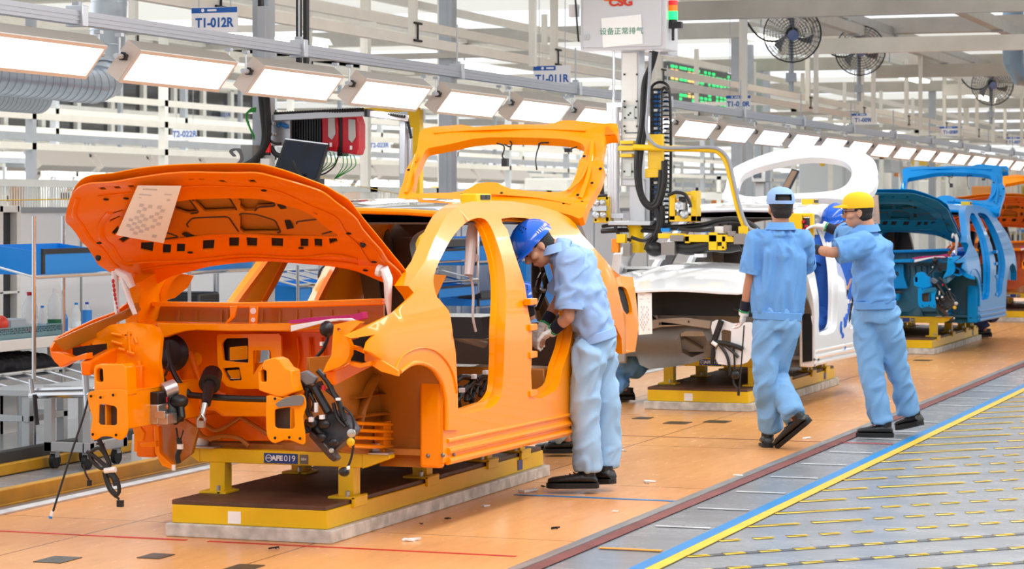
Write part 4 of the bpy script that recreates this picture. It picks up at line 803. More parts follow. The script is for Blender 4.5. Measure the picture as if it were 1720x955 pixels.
b = MB(); plate(b, Pl((X2 - .46, Y0, 0), (0, -1, 0), (0, 0, 1)), '1078,541 1110,535 1150,533 1194,539 1192,552 1150,546 1110,549 1080,556', ('1106,542 1110,541 1110,545 1106,546', '1155,538 1158,538 1158,542 1155,542'), th=.015); b.build('bumper_beam', M('warm_primer', (150, 134, 118), .45), c2, .004)
b = MB(); plate(b, Pl((X2 - .5, Y0, 0), (0, -1, 0), (0, 0, 1)), cr(Pl((X2 - .5, Y0, 0), (0, -1, 0), (0, 0, 1)).tr('1196,540 1214,537 1232,543 1262,541 1268,560 1262,600 1244,612 1206,611 1202,590 1208,575 1196,560'), 2), ('1211,556 1216,553 1228,556 1227,577 1212,576',), th=.012); b.build('rail_end_plate', white_car, c2, .003)
b = MB()
for P, r_ in (('1212,538 1206,555 1200,572 1196,580', .025), ('1200,574 1215,576 1232,580 1248,586', .02), ('1208,578 1222,600 1226,630', .012), ('1232,584 1234,612 1232,640 1238,652', .008), ('1198,582 1197,600 1196,612', .016), ('1215,578 1230,590 1240,600', .012)): b.tube(cr([tuple(onX(x, y, X2 - .52)) for x, y in pts(P)], 4, False), r_, 7)
b.ell(onX(1235, 629, X2 - .52), (.03, .035, .035)); b.build('corner_harness', black, c2)
b = MB(); b.tube([onX(1196, 574, X2 - .54), onX(1204, 580, X2 - .54)], .016, 8); b.build('white_sleeve', wht, c2)
b = MB(); plate(b, Pl((X2 - .35, Y0, 0), (0, -1, 0), (0, 0, 1)), '1136,498 1144,493 1156,491 1164,496 1162,512 1150,516 1138,513', th=.03, grid=.03, bump=lambda a, c: .01 * math.sin(a * 60) * math.cos(c * 50)); b.build('blue_cloth_bag', M('blue_bag', (70, 130, 200), .8), c2)
b = MB(); b.tube([onX(1250, 546, X2 - .6), onX(1246, 600, X2 - .62), onX(1241, 660, X2 - .65)], .006, 6).tube([onX(1241, 650, X2 - .65), onX(1240.5, 664, X2 - .65)], .011, 6); b.build('cable_rod', black, c2)
b = MB(); plate(b, Pl((X2 + .42, Y0, 0), (0, -1, 0), (0, 0, 1)), '1347,510 1353,506 1360,520 1364,545 1364,606 1348,608', th=.01); b.build('pillar_dark_plate', dark, c2)  # dark plate filling the black opening at the hinge pillar
TG2 = Pl((X2 + 3.3, Y0, 1.60), (0, -1, 0), (.78, 0, .62))
b = MB(); plate(b, TG2, cr(TG2.tr('1214,335 1218,315 1224,295 1234,280 1256,268 1290,257 1330,249 1370,246 1410,247 1440,253 1462,262 1472,276 1474,300 1466,318 1452,330 1436,338 1390,333 1340,334 1290,338 1250,345'), 2), (cr(TG2.tr('1240,325 1242,305 1252,292 1280,278 1320,268 1360,263 1400,265 1420,271 1430,284 1430,298 1420,310 1400,318 1360,322 1310,325 1270,330'), 2),), th=.07, grid=.06, bump=lambda a, c: .012 * math.sin(c * 14)); b.build('tailgate', white_car, c2, .014, 50)
for nm in ('1072,490 1096,492 1097,560 1074,562',): paper_sheet(Pl((X2 - .6, Y0, 0), (0, -1, 0), (0, 0, 1)), nm, 'white inspection sheet hanging from the front of the white body')
paper_sheet(Pl((X0 + 2 * PITCH + .45, Y0, 1.23), (0, -1, 0), (-.857, 0, .515)), '1462,320 1476,321 1479,369 1465,369', 'white inspection sheet on the raised teal hood of the blue body', off=.05, rows=7, cols=5)
bm_ = {'orange_car_paint': blue_car, 'orange_inner_paint': blue_in, 'thin_shaded_ochre_paint': blue_b, 'amber_inner_paint': blue_b, 'black_roof_paint': blue_car, 'bare_metal': blue_in}
dup(car, (X0 + 2 * PITCH, Y0, 0), 'bright blue car body with raised teal hood, behind the yellow-capped worker', bm_, ('hanging_harness', 'cable_rod', 'rod_tip', 'rod_tip_end', 'red_stain'))
dup(car, (X0 + 3 * PITCH, Y0, 0), 'far orange car body at the right edge beyond the bright blue one', {'orange_inner_paint': M('rust_orange_paint', (206, 96, 26), .35, coat=.4)}, ('hanging_harness', 'cable_rod', 'rod_tip', 'rod_tip_end', 'red_stain', 'corner_harness', 'control_box'))
# ---------------------------------------------------------------- people
cloth = M('blue_work_cloth', (150, 184, 232), .8, var=.06, vs=5, bump=.3, bs=7); cloth2 = M('light_blue_trouser_cloth', (158, 194, 228), .85, var=.08, vs=4, bump=.3, bs=6)
cloth3 = M('deeper_blue_cloth', (104, 160, 222), .8, var=.06, vs=5, bump=.3, bs=7); skin = M('skin', (196, 142, 112), .5, var=.05, vs=12); hair_m = M('black_hair', (26, 22, 20), .6, bump=.5, bs=200)
shoe_m = M('black_leather', (26, 26, 28), .4, bump=.2, bs=60); sole_m = M('shoe_sole', (20, 20, 20), .7); cuff_m = M('navy_wristband', (18, 24, 44), .8, bump=.3, bs=200); glove_m = M('white_cotton_glove', (232, 230, 226), .85, bump=.3, bs=200)
helmet_m = M('blue_helmet', (0, 96, 218), .2, coat=.6); ycap = M('yellow_cap_cloth', (244, 190, 20), .75, bump=.25, bs=150); green_b = M('green_band', (40, 160, 90), .7)
cloth4 = M('mid_blue_trouser_cloth', (122, 172, 222), .85, var=.08, vs=4, bump=.3, bs=6)
def bake(ob, vox, sm=3, fold=None, seed=0):
    m = ob.modifiers.new('r', 'REMESH'); m.mode = 'VOXEL'; m.voxel_size = vox; m.use_smooth_shade = True
    s = ob.modifiers.new('s', 'SMOOTH'); s.iterations = sm; s.factor = .5
    bpy.context.view_layer.update(); dg = bpy.context.evaluated_depsgraph_get(); me = bpy.data.meshes.new_from_object(ob.evaluated_get(dg)); ob.modifiers.clear(); old = ob.data; ob.data = me
    if fold:
        ns = [v.normal.copy() for v in me.vertices]
        for v, n in zip(me.vertices, ns): v.co += n * fold(v.co)
    me.polygons.foreach_set('use_smooth', [True] * len(me.polygons)); me.update(); return ob
def folds(amp, kx, kz, seed, shear=0):
    def f(p):
        q = Vector((p.x * kx + seed, p.y * kx + p.z * shear, p.z * kz)); n = noise.noise(q); q2 = q * 2.1 + Vector((3, 7, 1))
        q3 = q * 1.3 + Vector((9, 2, 5)); r1 = 1 - 3 * abs(n); r2 = 1 - 3.4 * abs(noise.noise(q3)); return amp * (max(r1, r2, -.6) * .8 + .35 * noise.noise(q2)) - amp * .35
    return f
def capsule(b, P, r, n=12, ell=1, up=None):
    b.tube(P, r, n, True, up=up, ell=ell)
    for p, q in zip(P, r): b.ell(p, (q * (ell if 0 else .97), q * .97, q * .97), 12, 8)
    return b
def frame(f, u):
    f = Vector(f).normalized(); s = Vector(u).cross(f).normalized(); u2 = f.cross(s).normalized(); return Matrix((f, s, u2)).transposed()
def hand(b, wr, tip, nrm, curl=.5, r=1.0, thumb=1, spread=.2):
    d = (tip - wr).normalized(); n = (Vector(nrm) - d * Vector(nrm).dot(d)).normalized(); s = d.cross(n) * thumb
    palm = [wr, wr + d * .035 * r, wr + d * .075 * r]; b.tube(palm, [.026 * r, .038 * r, .04 * r], 12, True, up=n, ell=.45); b.ell(wr + d * .06 * r, (.034 * r,) * 3, 10, 6, None) if 0 else None
    for i, (off, L) in enumerate(((.028, .068), (.0095, .078), (-.0095, .072), (-.028, .058))):
        p = wr + d * .08 * r + s * off * r; dd = (d + s * (off * 6 * spread)).normalized(); pts_ = [p - dd * .02 * r, p]; ang = 0
        for k in range(3):
            ang += curl * .75; dk = (dd * math.cos(ang) - n * math.sin(ang)); pts_.append(pts_[-1] + dk * L * r * (.42, .32, .26)[k])
        b.tube(pts_, [.0095 * r, .0098 * r, .0092 * r, .0085 * r, .007 * r], 8)
    p = wr + d * .03 * r + s * .026 * r; t = [p, p + (d * .6 + s * .8).normalized() * .032 * r, p + (d * .6 + s * .8).normalized() * .032 * r + (d * .9 + s * .25 - n * curl * .6).normalized() * .05 * r]; b.tube(t, [.015 * r, .0125 * r, .009 * r], 8)
def shoe(heel, toe, up, par, r=1.0):
    d = (toe - heel); L = d.length; d.normalize(); up = (Vector(up) - d * Vector(up).dot(d)).normalized(); s = d.cross(up)
    b = MB(); pr = [(-.0, .018, .034), (.02, .045, .044), (.08, .05, .047), (.14, .04, .049), (.2, .033, .05), (.245, .028, .044), (.27, .02, .026)]; k = L / .27
    V = []; n = 12
    for x, h, w_ in pr:
        for q in range(n):
            a = 2 * math.pi * q / n; V.append(heel + d * x * k + up * (.028 + h * (.75 + .75 * math.sin(a)) * .85) + s * math.cos(a) * w_)
    m = len(pr); b.add(V, [(i * n + q, i * n + (q + 1) % n, (i + 1) * n + (q + 1) % n, (i + 1) * n + q) for i in range(m - 1) for q in range(n)] + [tuple(range(n - 1, -1, -1)), tuple((m - 1) * n + q for q in range(n))])
    b.tube([heel + d * .055 + up * .05, heel + d * .05 + up * .105], [.044, .042], 12, ell=1)
    sh = b.build('shoe', shoe_m, par, 0, 60)
    b = MB(); pl = Pl(heel, d, s); ol = cr([(-.008, 0), (.01, .036), (.08, .04), (.17, .052), (.24, .046), (.275, .018), (.278, -.012), (.24, -.046), (.17, -.052), (.08, -.04), (.01, -.036)], 3)
    b.sheet([(x * k, y) for x, y in ol], [], lambda a, c, o: heel + d * a + s * c + up * (.03 + o), .03, 0); b.build('sole', sole_m, sh, .004)
    b = MB()
    for i in range(4): x = .1 + i * .022; b.tube([heel + d * x * k + up * (.088 - i * .008) - s * .026, heel + d * (x + .01) * k + up * (.098 - i * .008), heel + d * x * k + up * (.088 - i * .008) + s * .026], .0028, 5)
    b.build('laces', rubber, sh)
def person(label, z, J, f, hf, hu, head='cap', shirt=cloth, pants=cloth2, arms=(1, 1), sleeve=.62, scale=1.0, seed=1, hat_m=None, glasses=False, folds_s=(.016, 7, 3, 0), gl=('white', 'white'), thick=1.0, cap_back=False, thumb=(1, 1), curl=.6, hands=((0, 0, 1), (0, 0, 1))):
    P = {k: atz(v[0], v[1], z + (v[2] if len(v) > 2 else 0)) for k, v in J.items()}; f = Vector(f).normalized(); S = scale; T = thick
    root = ((P['anL'] + P['anR']) / 2); root.z = 0
    b = MB(); hc = P['head']; Rm = frame(hf, hu); hfv = Rm.col[0]; hs = Rm.col[1]; huv = Rm.col[2]
    b.ell(hc + huv * .02, (.096 * S, .077 * S, .1 * S), 20, 14, Rm); b.ell(hc + hfv * .02 - huv * .055, (.066 * S, .058 * S, .062 * S), 16, 10, Rm); b.ell(hc + hfv * .045 - huv * .085, (.036, .034, .026), 12, 8, Rm)
    b.tube([hc + hfv * .088 + huv * .005, hc + hfv * .112 - huv * .035], [.008, .014], 8); b.ell(hc + hfv * .1 - huv * .035, (.014, .018, .011), 10, 6, Rm)
    b.ell(hc + hfv * .083 - huv * .064, (.012, .024, .006), 10, 6, Rm); b.ell(hc + hfv * .08 - huv * .075, (.011, .022, .006), 10, 6, Rm); b.ell(hc + hfv * .083 + huv * .022, (.012, .05, .01), 12, 6, Rm)
    for k in (-1, 1):
        b.ell(hc + hs * k * .05 + hfv * .055 - huv * .03, (.03, .022, .022), 10, 6, Rm); b.ell(hc + hs * k * .078 - hfv * .008 - huv * .012, (.02, .008, .032), 10, 8, Rm); b.ell(hc + hs * k * .081 - hfv * .006 - huv * .035, (.01, .006, .012), 8, 6, Rm)
    b.tube([hc - hfv * .02 - huv * .04, (hc + P['neck']) / 2 - hfv * .012, P['neck'], P['neck'] - (P['neck'] - P['chest']).normalized() * .04], [.056, .056, .06, .066], 14)
    capsule(b, [P['pelvis'], (P['pelvis'] + P['chest']) / 2, P['chest']], [.075, .07, .08], 12)
    capsule(b, [P['shL'].lerp(P['shR'], .02), P['shR'].lerp(P['shL'], .02)], [.026, .026], 10)
    for k in 'LR':
        capsule(b, [P['sh' + k], (P['sh' + k] * .5 + P['el' + k] * .5), P['el' + k], P['el' + k].lerp(P['wr' + k], .35), P['wr' + k]], [.042 * T, .042 * T, .037 * T, .038 * T, .025], 12)
        hand(b, P['wr' + k], P['ha' + k], hands['LR'.index(k)], curl, .93, thumb['LR'.index(k)])
        capsule(b, [P['hip' + k], P['kn' + k], P['an' + k]], [.06, .045, .033], 10)
        capsule(b, [P['an' + k], P['an' + k] + (P['toe' + k] - P['an' + k]) * .25 + (P['he' + k] - P['an' + k]) * .25], [.03, .022], 8)
    body = b.build('person', skin, None, org=root); tag(body, label, 'person'); bake(body, .0058, 3)
    # face details
    b = MB()
    for k in (-1, 1):
        b.ell(hc + hs * k * .031 + hfv * .0865 + huv * .0, (.006, .012, .0055), 10, 6, Rm)
    b.build('eyes', dark, body)
    b = MB()
    for k in (-1, 1): b.tube([hc + hs * k * .016 + hfv * .098 + huv * .02, hc + hs * k * .035 + hfv * .094 + huv * .026, hc + hs * k * .052 + hfv * .08 + huv * .02], [.004, .0045, .003], 6)
    b.build('eyebrows', hair_m, body)
    # hair: back and sides shell
    b = MB(); V = []
    b.ell(hc - hfv * .012 + huv * .024, (.099 * S, .083 * S, .1 * S), 20, 14, Rm); b.ell(hc - hfv * .04 - huv * .03, (.062, .07, .06), 14, 10, Rm)
    hair = b.build('hair', hair_m, body); bake(hair, .006, 2)
    bm = bmesh.new(); bm.from_mesh(hair.data)
    cc = hc - WL(body)
    kill = [v for v in bm.verts if ((v.co - cc).dot(hfv) > .03 and (v.co - cc).dot(huv) < .06) or (v.co - cc).dot(huv) < -.075 or ((v.co - cc).dot(hfv) > -.0 and (v.co - cc).dot(huv) < -.0)]
    bmesh.ops.delete(bm, geom=kill, context='VERTS'); bm.to_mesh(hair.data); bm.free()
    if glasses:
        b = MB()
        for k in (-1, 1):
            c = hc + hs * k * .034 + hfv * .106; pp = [c + hs * .024 * math.cos(a * .524) * 1.05 + huv * .017 * math.sin(a * .524) for a in range(13)]; b.tube(pp, .0028, 6)
            b.tube([c + hs * k * .024 + huv * .006, hc + hs * k * .082 + huv * .004 - hfv * .005], .003, 6)
        b.tube([hc + hs * .01 + hfv * .11, hc - hs * .01 + hfv * .11], .0025, 6); b.build('glasses', black, body)
    # headwear
    hm = hat_m or helmet_m
    if head == 'helmet':
        b = MB(); n = 28; m = 9; V = []
        for i in range(m + 1):
            t = (math.pi / 2) * (i / m) * 1.08
            for q in range(n):
                a = 2 * math.pi * q / n; V.append(hc + huv * (.03 + .128 * math.cos(t)) + hfv * (.135 * math.sin(t) * math.cos(a)) + hs * (.112 * math.sin(t) * math.sin(a)))
        b.add(V, [(i * n + q, (i + 1) * n + q, (i + 1) * n + (q + 1) % n, i * n + (q + 1) % n) for i in range(m) for q in range(n)])
        hh = b.build('helmet', hm, body, 0, 60); so = hh.modifiers.new('so', 'SOLIDIFY'); so.thickness = .004; so.offset = -1
        b = MB(); V = []; nn = 16                      # brim
        for o in (0, .006):
            for i in range(nn + 1):
                a = -1.25 + 2.5 * i / nn; V.append(hc + huv * (.03 - o + .004) + hfv * .13 * math.cos(a) + hs * .11 * math.sin(a)); e = .05 * math.cos(a * 1.15) + .004; V.append(hc + huv * (.012 - o) + hfv * (.13 + e) * math.cos(a) + hs * (.11 + e * .6) * math.sin(a))
        k2 = 2 * (nn + 1); F_ = []
        for i in range(nn): F_ += [(2 * i, 2 * i + 1, 2 * i + 3, 2 * i + 2), (k2 + 2 * i, k2 + 2 * i + 2, k2 + 2 * i + 3, k2 + 2 * i + 1), (2 * i + 1, k2 + 2 * i + 1, k2 + 2 * i + 3, 2 * i + 3)]
        b.add(V, F_); b.build('brim', hm, hh, 0, 60)
        b = MB()
        for k in (-1, 1):
            for i in range(3):
                for j in range(2): t = .5 + .16 * i; a = math.pi * .5 * k + (j - .5) * .28; nrm = huv * math.cos(t) + (hfv * math.cos(a) + hs * math.sin(a)) * math.sin(t); b.ell(hc + huv * (.03 + .1285 * math.cos(t)) + hfv * (.1355 * math.sin(t) * math.cos(a)) + hs * (.1125 * math.sin(t) * math.sin(a)), (.005, .005, .005), 8, 5)
        b.build('vent_holes', dark, hh)
        b = MB(); pp = [hc + huv * (.03 + .13 * math.cos(t)) + hfv * (.137 * math.sin(t)) for t in [R(-88 + 176 * i / 12) for i in range(13)]]; b.tube(pp, .006, 8, ell=.7); b.build('ridge', hm, hh)
        b = MB()
        for i in range(7): a = 1.9 + i * .12; c = hc + huv * .055 + hfv * .136 * math.cos(a) + hs * .1145 * math.sin(a); b.ell(c, (.004, .004, .012), 6, 4, Rm)
        b.build('reflective_marks', wht, hh)
    else:
        b = MB(); n = 28; m = 9; V = []
        for i in range(m + 1):
            t = (math.pi / 2) * (i / m) * 1.12
            for q in range(n):
                a = 2 * math.pi * q / n; V.append(hc + huv * (.044 + .094 * math.cos(t) ** .8 if math.cos(t) > 0 else .044 + .11 * math.cos(t)) + hfv * (-.004 + .112 * math.sin(t) ** .85 * math.cos(a)) + hs * (.094 * math.sin(t) ** .85 * math.sin(a)))
        Fc = [(i * n + q, (i + 1) * n + q, (i + 1) * n + (q + 1) % n, i * n + (q + 1) % n) for i in range(m) for q in range(n)]
        if cap_back: Fc = [fc for fc in Fc if not (fc[0] // n in (m - 2, m - 3) and abs((fc[0] % n) - n / 2 + .5) < 3.2)]
        b.add(V, Fc); hh = b.build('cap', hm, body, 0, 80); so = hh.modifiers.new('so', 'SOLIDIFY'); so.thickness = .004; so.offset = 0
        b = MB(); V = []; nn = 14
        for o in (0, .005):
            for i in range(nn + 1):
                a = -1.05 + 2.1 * i / nn; V.append(hc + huv * (.056 - o) + hfv * .104 * math.cos(a) + hs * .09 * math.sin(a)); e = .068 * math.cos(a * 1.35) ** .6 + .002 if abs(a) < 1.04 else .002; V.append(hc + huv * (.044 - o - .012 * abs(math.sin(a))) + hfv * (.104 * math.cos(a) + e) + hs * .088 * math.sin(a))
        k2 = 2 * (nn + 1); F_ = []
        for i in range(nn): F_ += [(2 * i, 2 * i + 1, 2 * i + 3, 2 * i + 2), (k2 + 2 * i, k2 + 2 * i + 2, k2 + 2 * i + 3, k2 + 2 * i + 1), (2 * i + 1, k2 + 2 * i + 1, k2 + 2 * i + 3, 2 * i + 3)]
        b.add(V, F_); b.build('bill', hm, hh, 0, 60); b = MB(); b.ell(hc + huv * .139 - hfv * .004, (.008, .008, .005), 8, 6); b.build('button', hm, hh)
    # shirt
    b = MB(); pv, ch, nk = P['pelvis'], P['chest'], P['neck']; wd = (P['shL'] - P['shR']); mid = (P['shL'] + P['shR']) / 2
    lat = wd.normalized(); up_t = (ch - pv).normalized(); fr = lat.cross(up_t); fr = fr if fr.dot(f) > 0 else -fr
    hw = max(.15, wd.length / 2)
    top = mid + up_t * .03
    ax = [pv - up_t * .02, pv.lerp(ch, .25), pv.lerp(ch, .6), ch, mid + up_t * .0, mid + up_t * .045]
    rr = [.182, .196, .198, .196, hw * .95, .1]
    b.tube(ax, [q * T for q in rr], 20, True, up=fr, ell=.68 * T)
    b.ell(ch, (.13, .13, .13), 12, 8); b.tube([nk - (nk - mid) * .6, nk + (hc - nk) * .12], [.1, .068], 14)
    for k in 'LR':
        e_ = P['sh' + k].lerp(P['el' + k], sleeve * 1.35); b.tube([mid.lerp(P['sh' + k], .55), P['sh' + k], P['sh' + k].lerp(P['el' + k], .45), e_], [.085 * T, .082 * T, .08 * T, .084 * T], 14); b.ell(P['sh' + k], (.08 * T,) * 3, 12, 8)
    sh = b.build('shirt', shirt, body); bake(sh, .011, 5, folds(*folds_s[:3], seed, folds_s[3] if len(folds_s) > 3 else 0))
    b = MB(); b.tube([pv - up_t * .06, pv - up_t * .005], [.182 * T, .186 * T], 28, True, up=fr, ell=.74 * T); hb = b.build('hem_band', shirt, sh, .004); 
    b = MB(); cn = nk + (hc - nk) * .1; V = []; 
    for i in range(17):
        a = math.pi * (.12 + 1.76 * i / 16); dr = -fr * math.cos(a - math.pi) * -1 + lat * math.sin(a); base = cn + (fr * math.cos(a) * .072 + lat * math.sin(a) * .078); V += [base + up_t * .028, base * 1 + (base - cn) * .28 - up_t * .02, base + (base - cn) * .36 - up_t * .02, base + (base - cn) * .1 + up_t * .03]
    b.add(V, [(4 * i + a, 4 * i + (a + 1) % 4, 4 * i + 4 + (a + 1) % 4, 4 * i + 4 + a) for i in range(16) for a in range(4)]); b.build('collar', shirt, sh, 0, 60)
    for k in 'LR':
        e_ = P['sh' + k].lerp(P['el' + k], sleeve * 1.35); d_ = (P['el' + k] - P['sh' + k]).normalized(); MB().tube([e_ - d_ * .03, e_ + d_ * .006], [.0875 * T, .0885 * T], 18, False).build('sleeve_cuff', shirt, sh).modifiers.new('so', 'SOLIDIFY').thickness = .006
    # trousers
    b = MB(); lp = P['pelvis']
    b.tube([lp + up_t * .02, lp - up_t * .04, (P['hipL'] + P['hipR']) / 2 - Vector((0, 0, .03))], [.14 * T, .162 * T, .158 * T], 18, True, up=fr, ell=.74)
    for k in 'LR':
        h_, kn, an = P['hip' + k], P['kn' + k], P['an' + k]
        b.tube([h_ + Vector((0, 0, .01)), h_.lerp(kn, .3), h_.lerp(kn, .75), kn, kn.lerp(an, .5), an.lerp(kn, .02)], [.105 * T, .102 * T, .086 * T, .08, .078, .08], 16); b.ell(h_, (.105 * T,) * 3, 12, 8); b.ell(kn, (.08,) * 3, 12, 8)
    tr = b.build('trousers', pants, body); bake(tr, .011, 5, folds(.024, 6, 4, seed + 9, 3.5))
    for k in 'LR':
        an, toe = P['an' + k], P['toe' + k]; d = (toe - an); heel = P['he' + k]; shoe(heel, toe, (0, 0, 1) if abs((toe - heel).normalized().z) < .5 else (an - heel), body)
        d_ = (P['wr' + k] - P['el' + k]).normalized(); MB().tube([P['wr' + k] - d_ * .075, P['wr' + k] - d_ * .0], [.037, .034], 16, False).build('wristband', cuff_m, body).modifiers.new('so', 'SOLIDIFY').thickness = .004
        MB().tube([P['wr' + k] - d_ * .006, P['wr' + k] + d_ * .006], [.037, .036], 16, False).build('band_edge', green_b, body).modifiers.new('so', 'SOLIDIFY').thickness = .003
        g = MB(); hand(g, P['wr' + k] - d_ * .01, P['ha' + k], hands['LR'.index(k)], curl, 1.12, thumb['LR'.index(k)]); g.tube([P['wr' + k] - d_ * .012, P['wr' + k] + d_ * .03], [.034, .036], 12)
        go = g.build('glove', glove_m, body); bake(go, .005, 2, folds(.003, 30, 30, seed))
    return body
def px_he(x, y, dz=0): return (x, y, dz)
RV = Vector((ST, -CT, 0)); FV = Vector((CT, ST, 0)); UP = Vector((0, 0, 1))
# worker bending into the orange body
person('worker in blue helmet and light blue uniform bending into the nearest orange car body', 14.4, dict(
    head=(902, 413, -.02), neck=(932, 418, 0), chest=(968, 452, 0), pelvis=(998, 556, 0), shL=(962, 432, .17), elL=(938, 505, .22), wrL=(915, 545, .15), haL=(898, 566, .12),
    shR=(958, 440, -.17), elR=(955, 533, -.2), wrR=(930, 553, -.12), haR=(904, 572, -.08),
    hipL=(1006, 585, .09), knL=(1018, 690, .1), anL=(1020, 785, .1), toeL=(985, 812, .12), heL=(1031, 812, .0),
    hipR=(990, 590, -.09), knR=(982, 690, -.09), anR=(988, 793, -.08), toeR=(921, 819, -.06), heR=(1004, 819, -.1)),
    -RV + FV * .1, (-RV * .62 - UP * .62 - FV * .12), (-RV * .62 + UP * .75), head='helmet', shirt=cloth, seed=2, folds_s=(.03, 6, 5, 4), thick=.95, thumb=(1, -1), hands=((0, 0, 1), (0, 0, 1)))
# worker seen from behind, walking
person('worker with a light blue cap seen from behind, walking towards the white body', 17.0, dict(
    head=(1311, 348), neck=(1311, 384), chest=(1311, 430), pelvis=(1306, 522), shL=(1272, 404, -.02), elL=(1259, 470, .0), wrL=(1250, 522, .06), haL=(1247, 540, .08),
    shR=(1348, 404, .02), elR=(1352, 455, .25), wrR=(1352, 425, .45), haR=(1350, 410, .5),
    hipL=(1289, 545, .0), knL=(1284, 640, -.02), anL=(1296, 722, .12), toeL=(1286, 750, .3), heL=(1290, 751, .05),
    hipR=(1320, 545, .0), knR=(1302, 632, .12), anR=(1334, 700, -.12), toeR=(1308, 752, .03), heR=(1362, 708, -.17)),
    FV * .9 - RV * .1, FV * .95 - RV * .12, UP, head='cap', hat_m=cloth, shirt=cloth3, pants=cloth4, seed=5, folds_s=(.028, 11, 1.5, 0), cap_back=True, sleeve=.6, thick=.93, thumb=(-1, 1), hands=((0, -1, 0), (0, 0, 1)))
# worker with the yellow cap
person('worker in yellow cap and glasses reaching for the yellow control panel', 17.8, dict(
    head=(1441, 355), neck=(1458, 386), chest=(1466, 424), pelvis=(1469, 504), shL=(1436, 404, .16), elL=(1418, 392, .36), wrL=(1388, 381, .4), haL=(1362, 378, .42),
    shR=(1450, 410, -.16), elR=(1398, 424, -.2), wrR=(1368, 418, -.05), haR=(1350, 400, .0),
    hipL=(1456, 530, .05), knL=(1464, 625, .0), anL=(1480, 712, -.02), toeL=(1440, 733, -.02), heL=(1500, 734, -.06),
    hipR=(1486, 530, -.03), knR=(1508, 620, .1), anR=(1527, 695, .18), toeR=(1508, 722, .3), heR=(1548, 713, .1)),
    -RV * .75 + FV * .5, -RV * .93 + FV * .1 - UP * .05, UP, head='cap', hat_m=ycap, shirt=cloth3, pants=cloth4, seed=8, glasses=True, folds_s=(.026, 5, 5, 6), thick=1.05, thumb=(1, -1), curl=.45, hands=((0, 0, 1), (0, 0, 1)))
# worker beyond, in the white body
person('worker in blue helmet half hidden behind the yellow-capped worker at the white body', 21.6, dict(
    head=(1404, 372), neck=(1400, 398), chest=(1396, 430), pelvis=(1392, 515), shL=(1372, 410), elL=(1362, 450, -.1), wrL=(1358, 420, -.3), haL=(1356, 405, -.35),
    shR=(1420, 410), elR=(1426, 460), wrR=(1415, 500, -.1), haR=(1408, 512, -.15), hipL=(1384, 530), knL=(1376, 548, -.3), anL=(1380, 592, -.1), toeL=(1370, 598, -.3), heL=(1384, 598, -.05),
    hipR=(1404, 530), knR=(1400, 550, -.3), anR=(1404, 592, -.1), toeR=(1396, 598, -.3), heR=(1408, 598, -.05)), -FV - RV * .4, -FV * .6 - RV * .6 - UP * .2, UP, head='helmet', shirt=M('royal_work_cloth', (40, 100, 200), .8, bump=.2, bs=150), pants=M('royal_work_cloth', (40, 100, 200)), seed=12)
def croucher(label, px, z, side=1, shirt=cloth3, pants=cloth2, yb=None, seed=3):
    s = F / z; yf = 350 + F * H / z; X = lambda m: px + m * s; Yp = lambda h: yf - h * s
    person(label, z, dict(head=(X(-.28 * side), Yp(.98)), neck=(X(-.2 * side), Yp(.85)), chest=(X(-.12 * side), Yp(.7)), pelvis=(X(.08 * side), Yp(.34)), shL=(X(-.16 * side), Yp(.76), .17), elL=(X(-.38 * side), Yp(.6), .18), wrL=(X(-.58 * side), Yp(.72), .12), haL=(X(-.68 * side), Yp(.78), .1),
        shR=(X(-.16 * side), Yp(.76), -.17), elR=(X(-.36 * side), Yp(.56), -.18), wrR=(X(-.56 * side), Yp(.66), -.1), haR=(X(-.66 * side), Yp(.72), -.1), hipL=(X(.1 * side), Yp(.3), .1), knL=(X(-.26 * side), Yp(.48), .13), anL=(X(-.02 * side), Yp(.1), .12), toeL=(X(-.2 * side), Yp(.01), .12), heL=(X(.05 * side), Yp(.01), .1),
        hipR=(X(.1 * side), Yp(.3), -.1), knR=(X(-.28 * side), Yp(.44), -.13), anR=(X(.02 * side), Yp(.1), -.12), toeR=(X(-.14 * side), Yp(.01), -.12), heR=(X(.1 * side), Yp(.01), -.1)), -RV * side, -RV * side + UP * .1, UP, head='helmet', shirt=shirt, pants=pants, seed=seed)
croucher('worker crouching behind the nearest orange body, mostly hidden by the bending worker', 950, 16.6, 1, seed=21)
croucher('worker crouching between the orange body and the white body, one trouser leg showing', 1046, 21.2, 1, pants=cloth3, seed=25)
croucher('worker crouching in dark blue behind the sill of the bright blue body', 1652, 31.6, 1, shirt=M('royal_work_cloth', (40, 100, 200)), pants=M('navy_cloth', (36, 50, 96), .8), seed=31)
# ---------------------------------------------------------------- helpers for items placed on planes across the hall
def bX(b, x0, y0, x1, y1, X, d=.1):
    p = onX(x0, y1, X); q = onX(x1, y0, X); return b.box(X, q.y, p.z, X + d, p.y, q.z)
def bY(b, x0, y0, x1, y1, Y, d=.1):
    p = onY(x0, y1, Y); q = onY(x1, y0, Y); return b.box(p.x, Y, p.z, q.x, Y + d, q.z)
def tX(b, P, X, r, n=8, k=4, cl=False): return b.tube(cr([tuple(onX(x, y, X)) for x, y in pts(P)], k, cl), r, n)
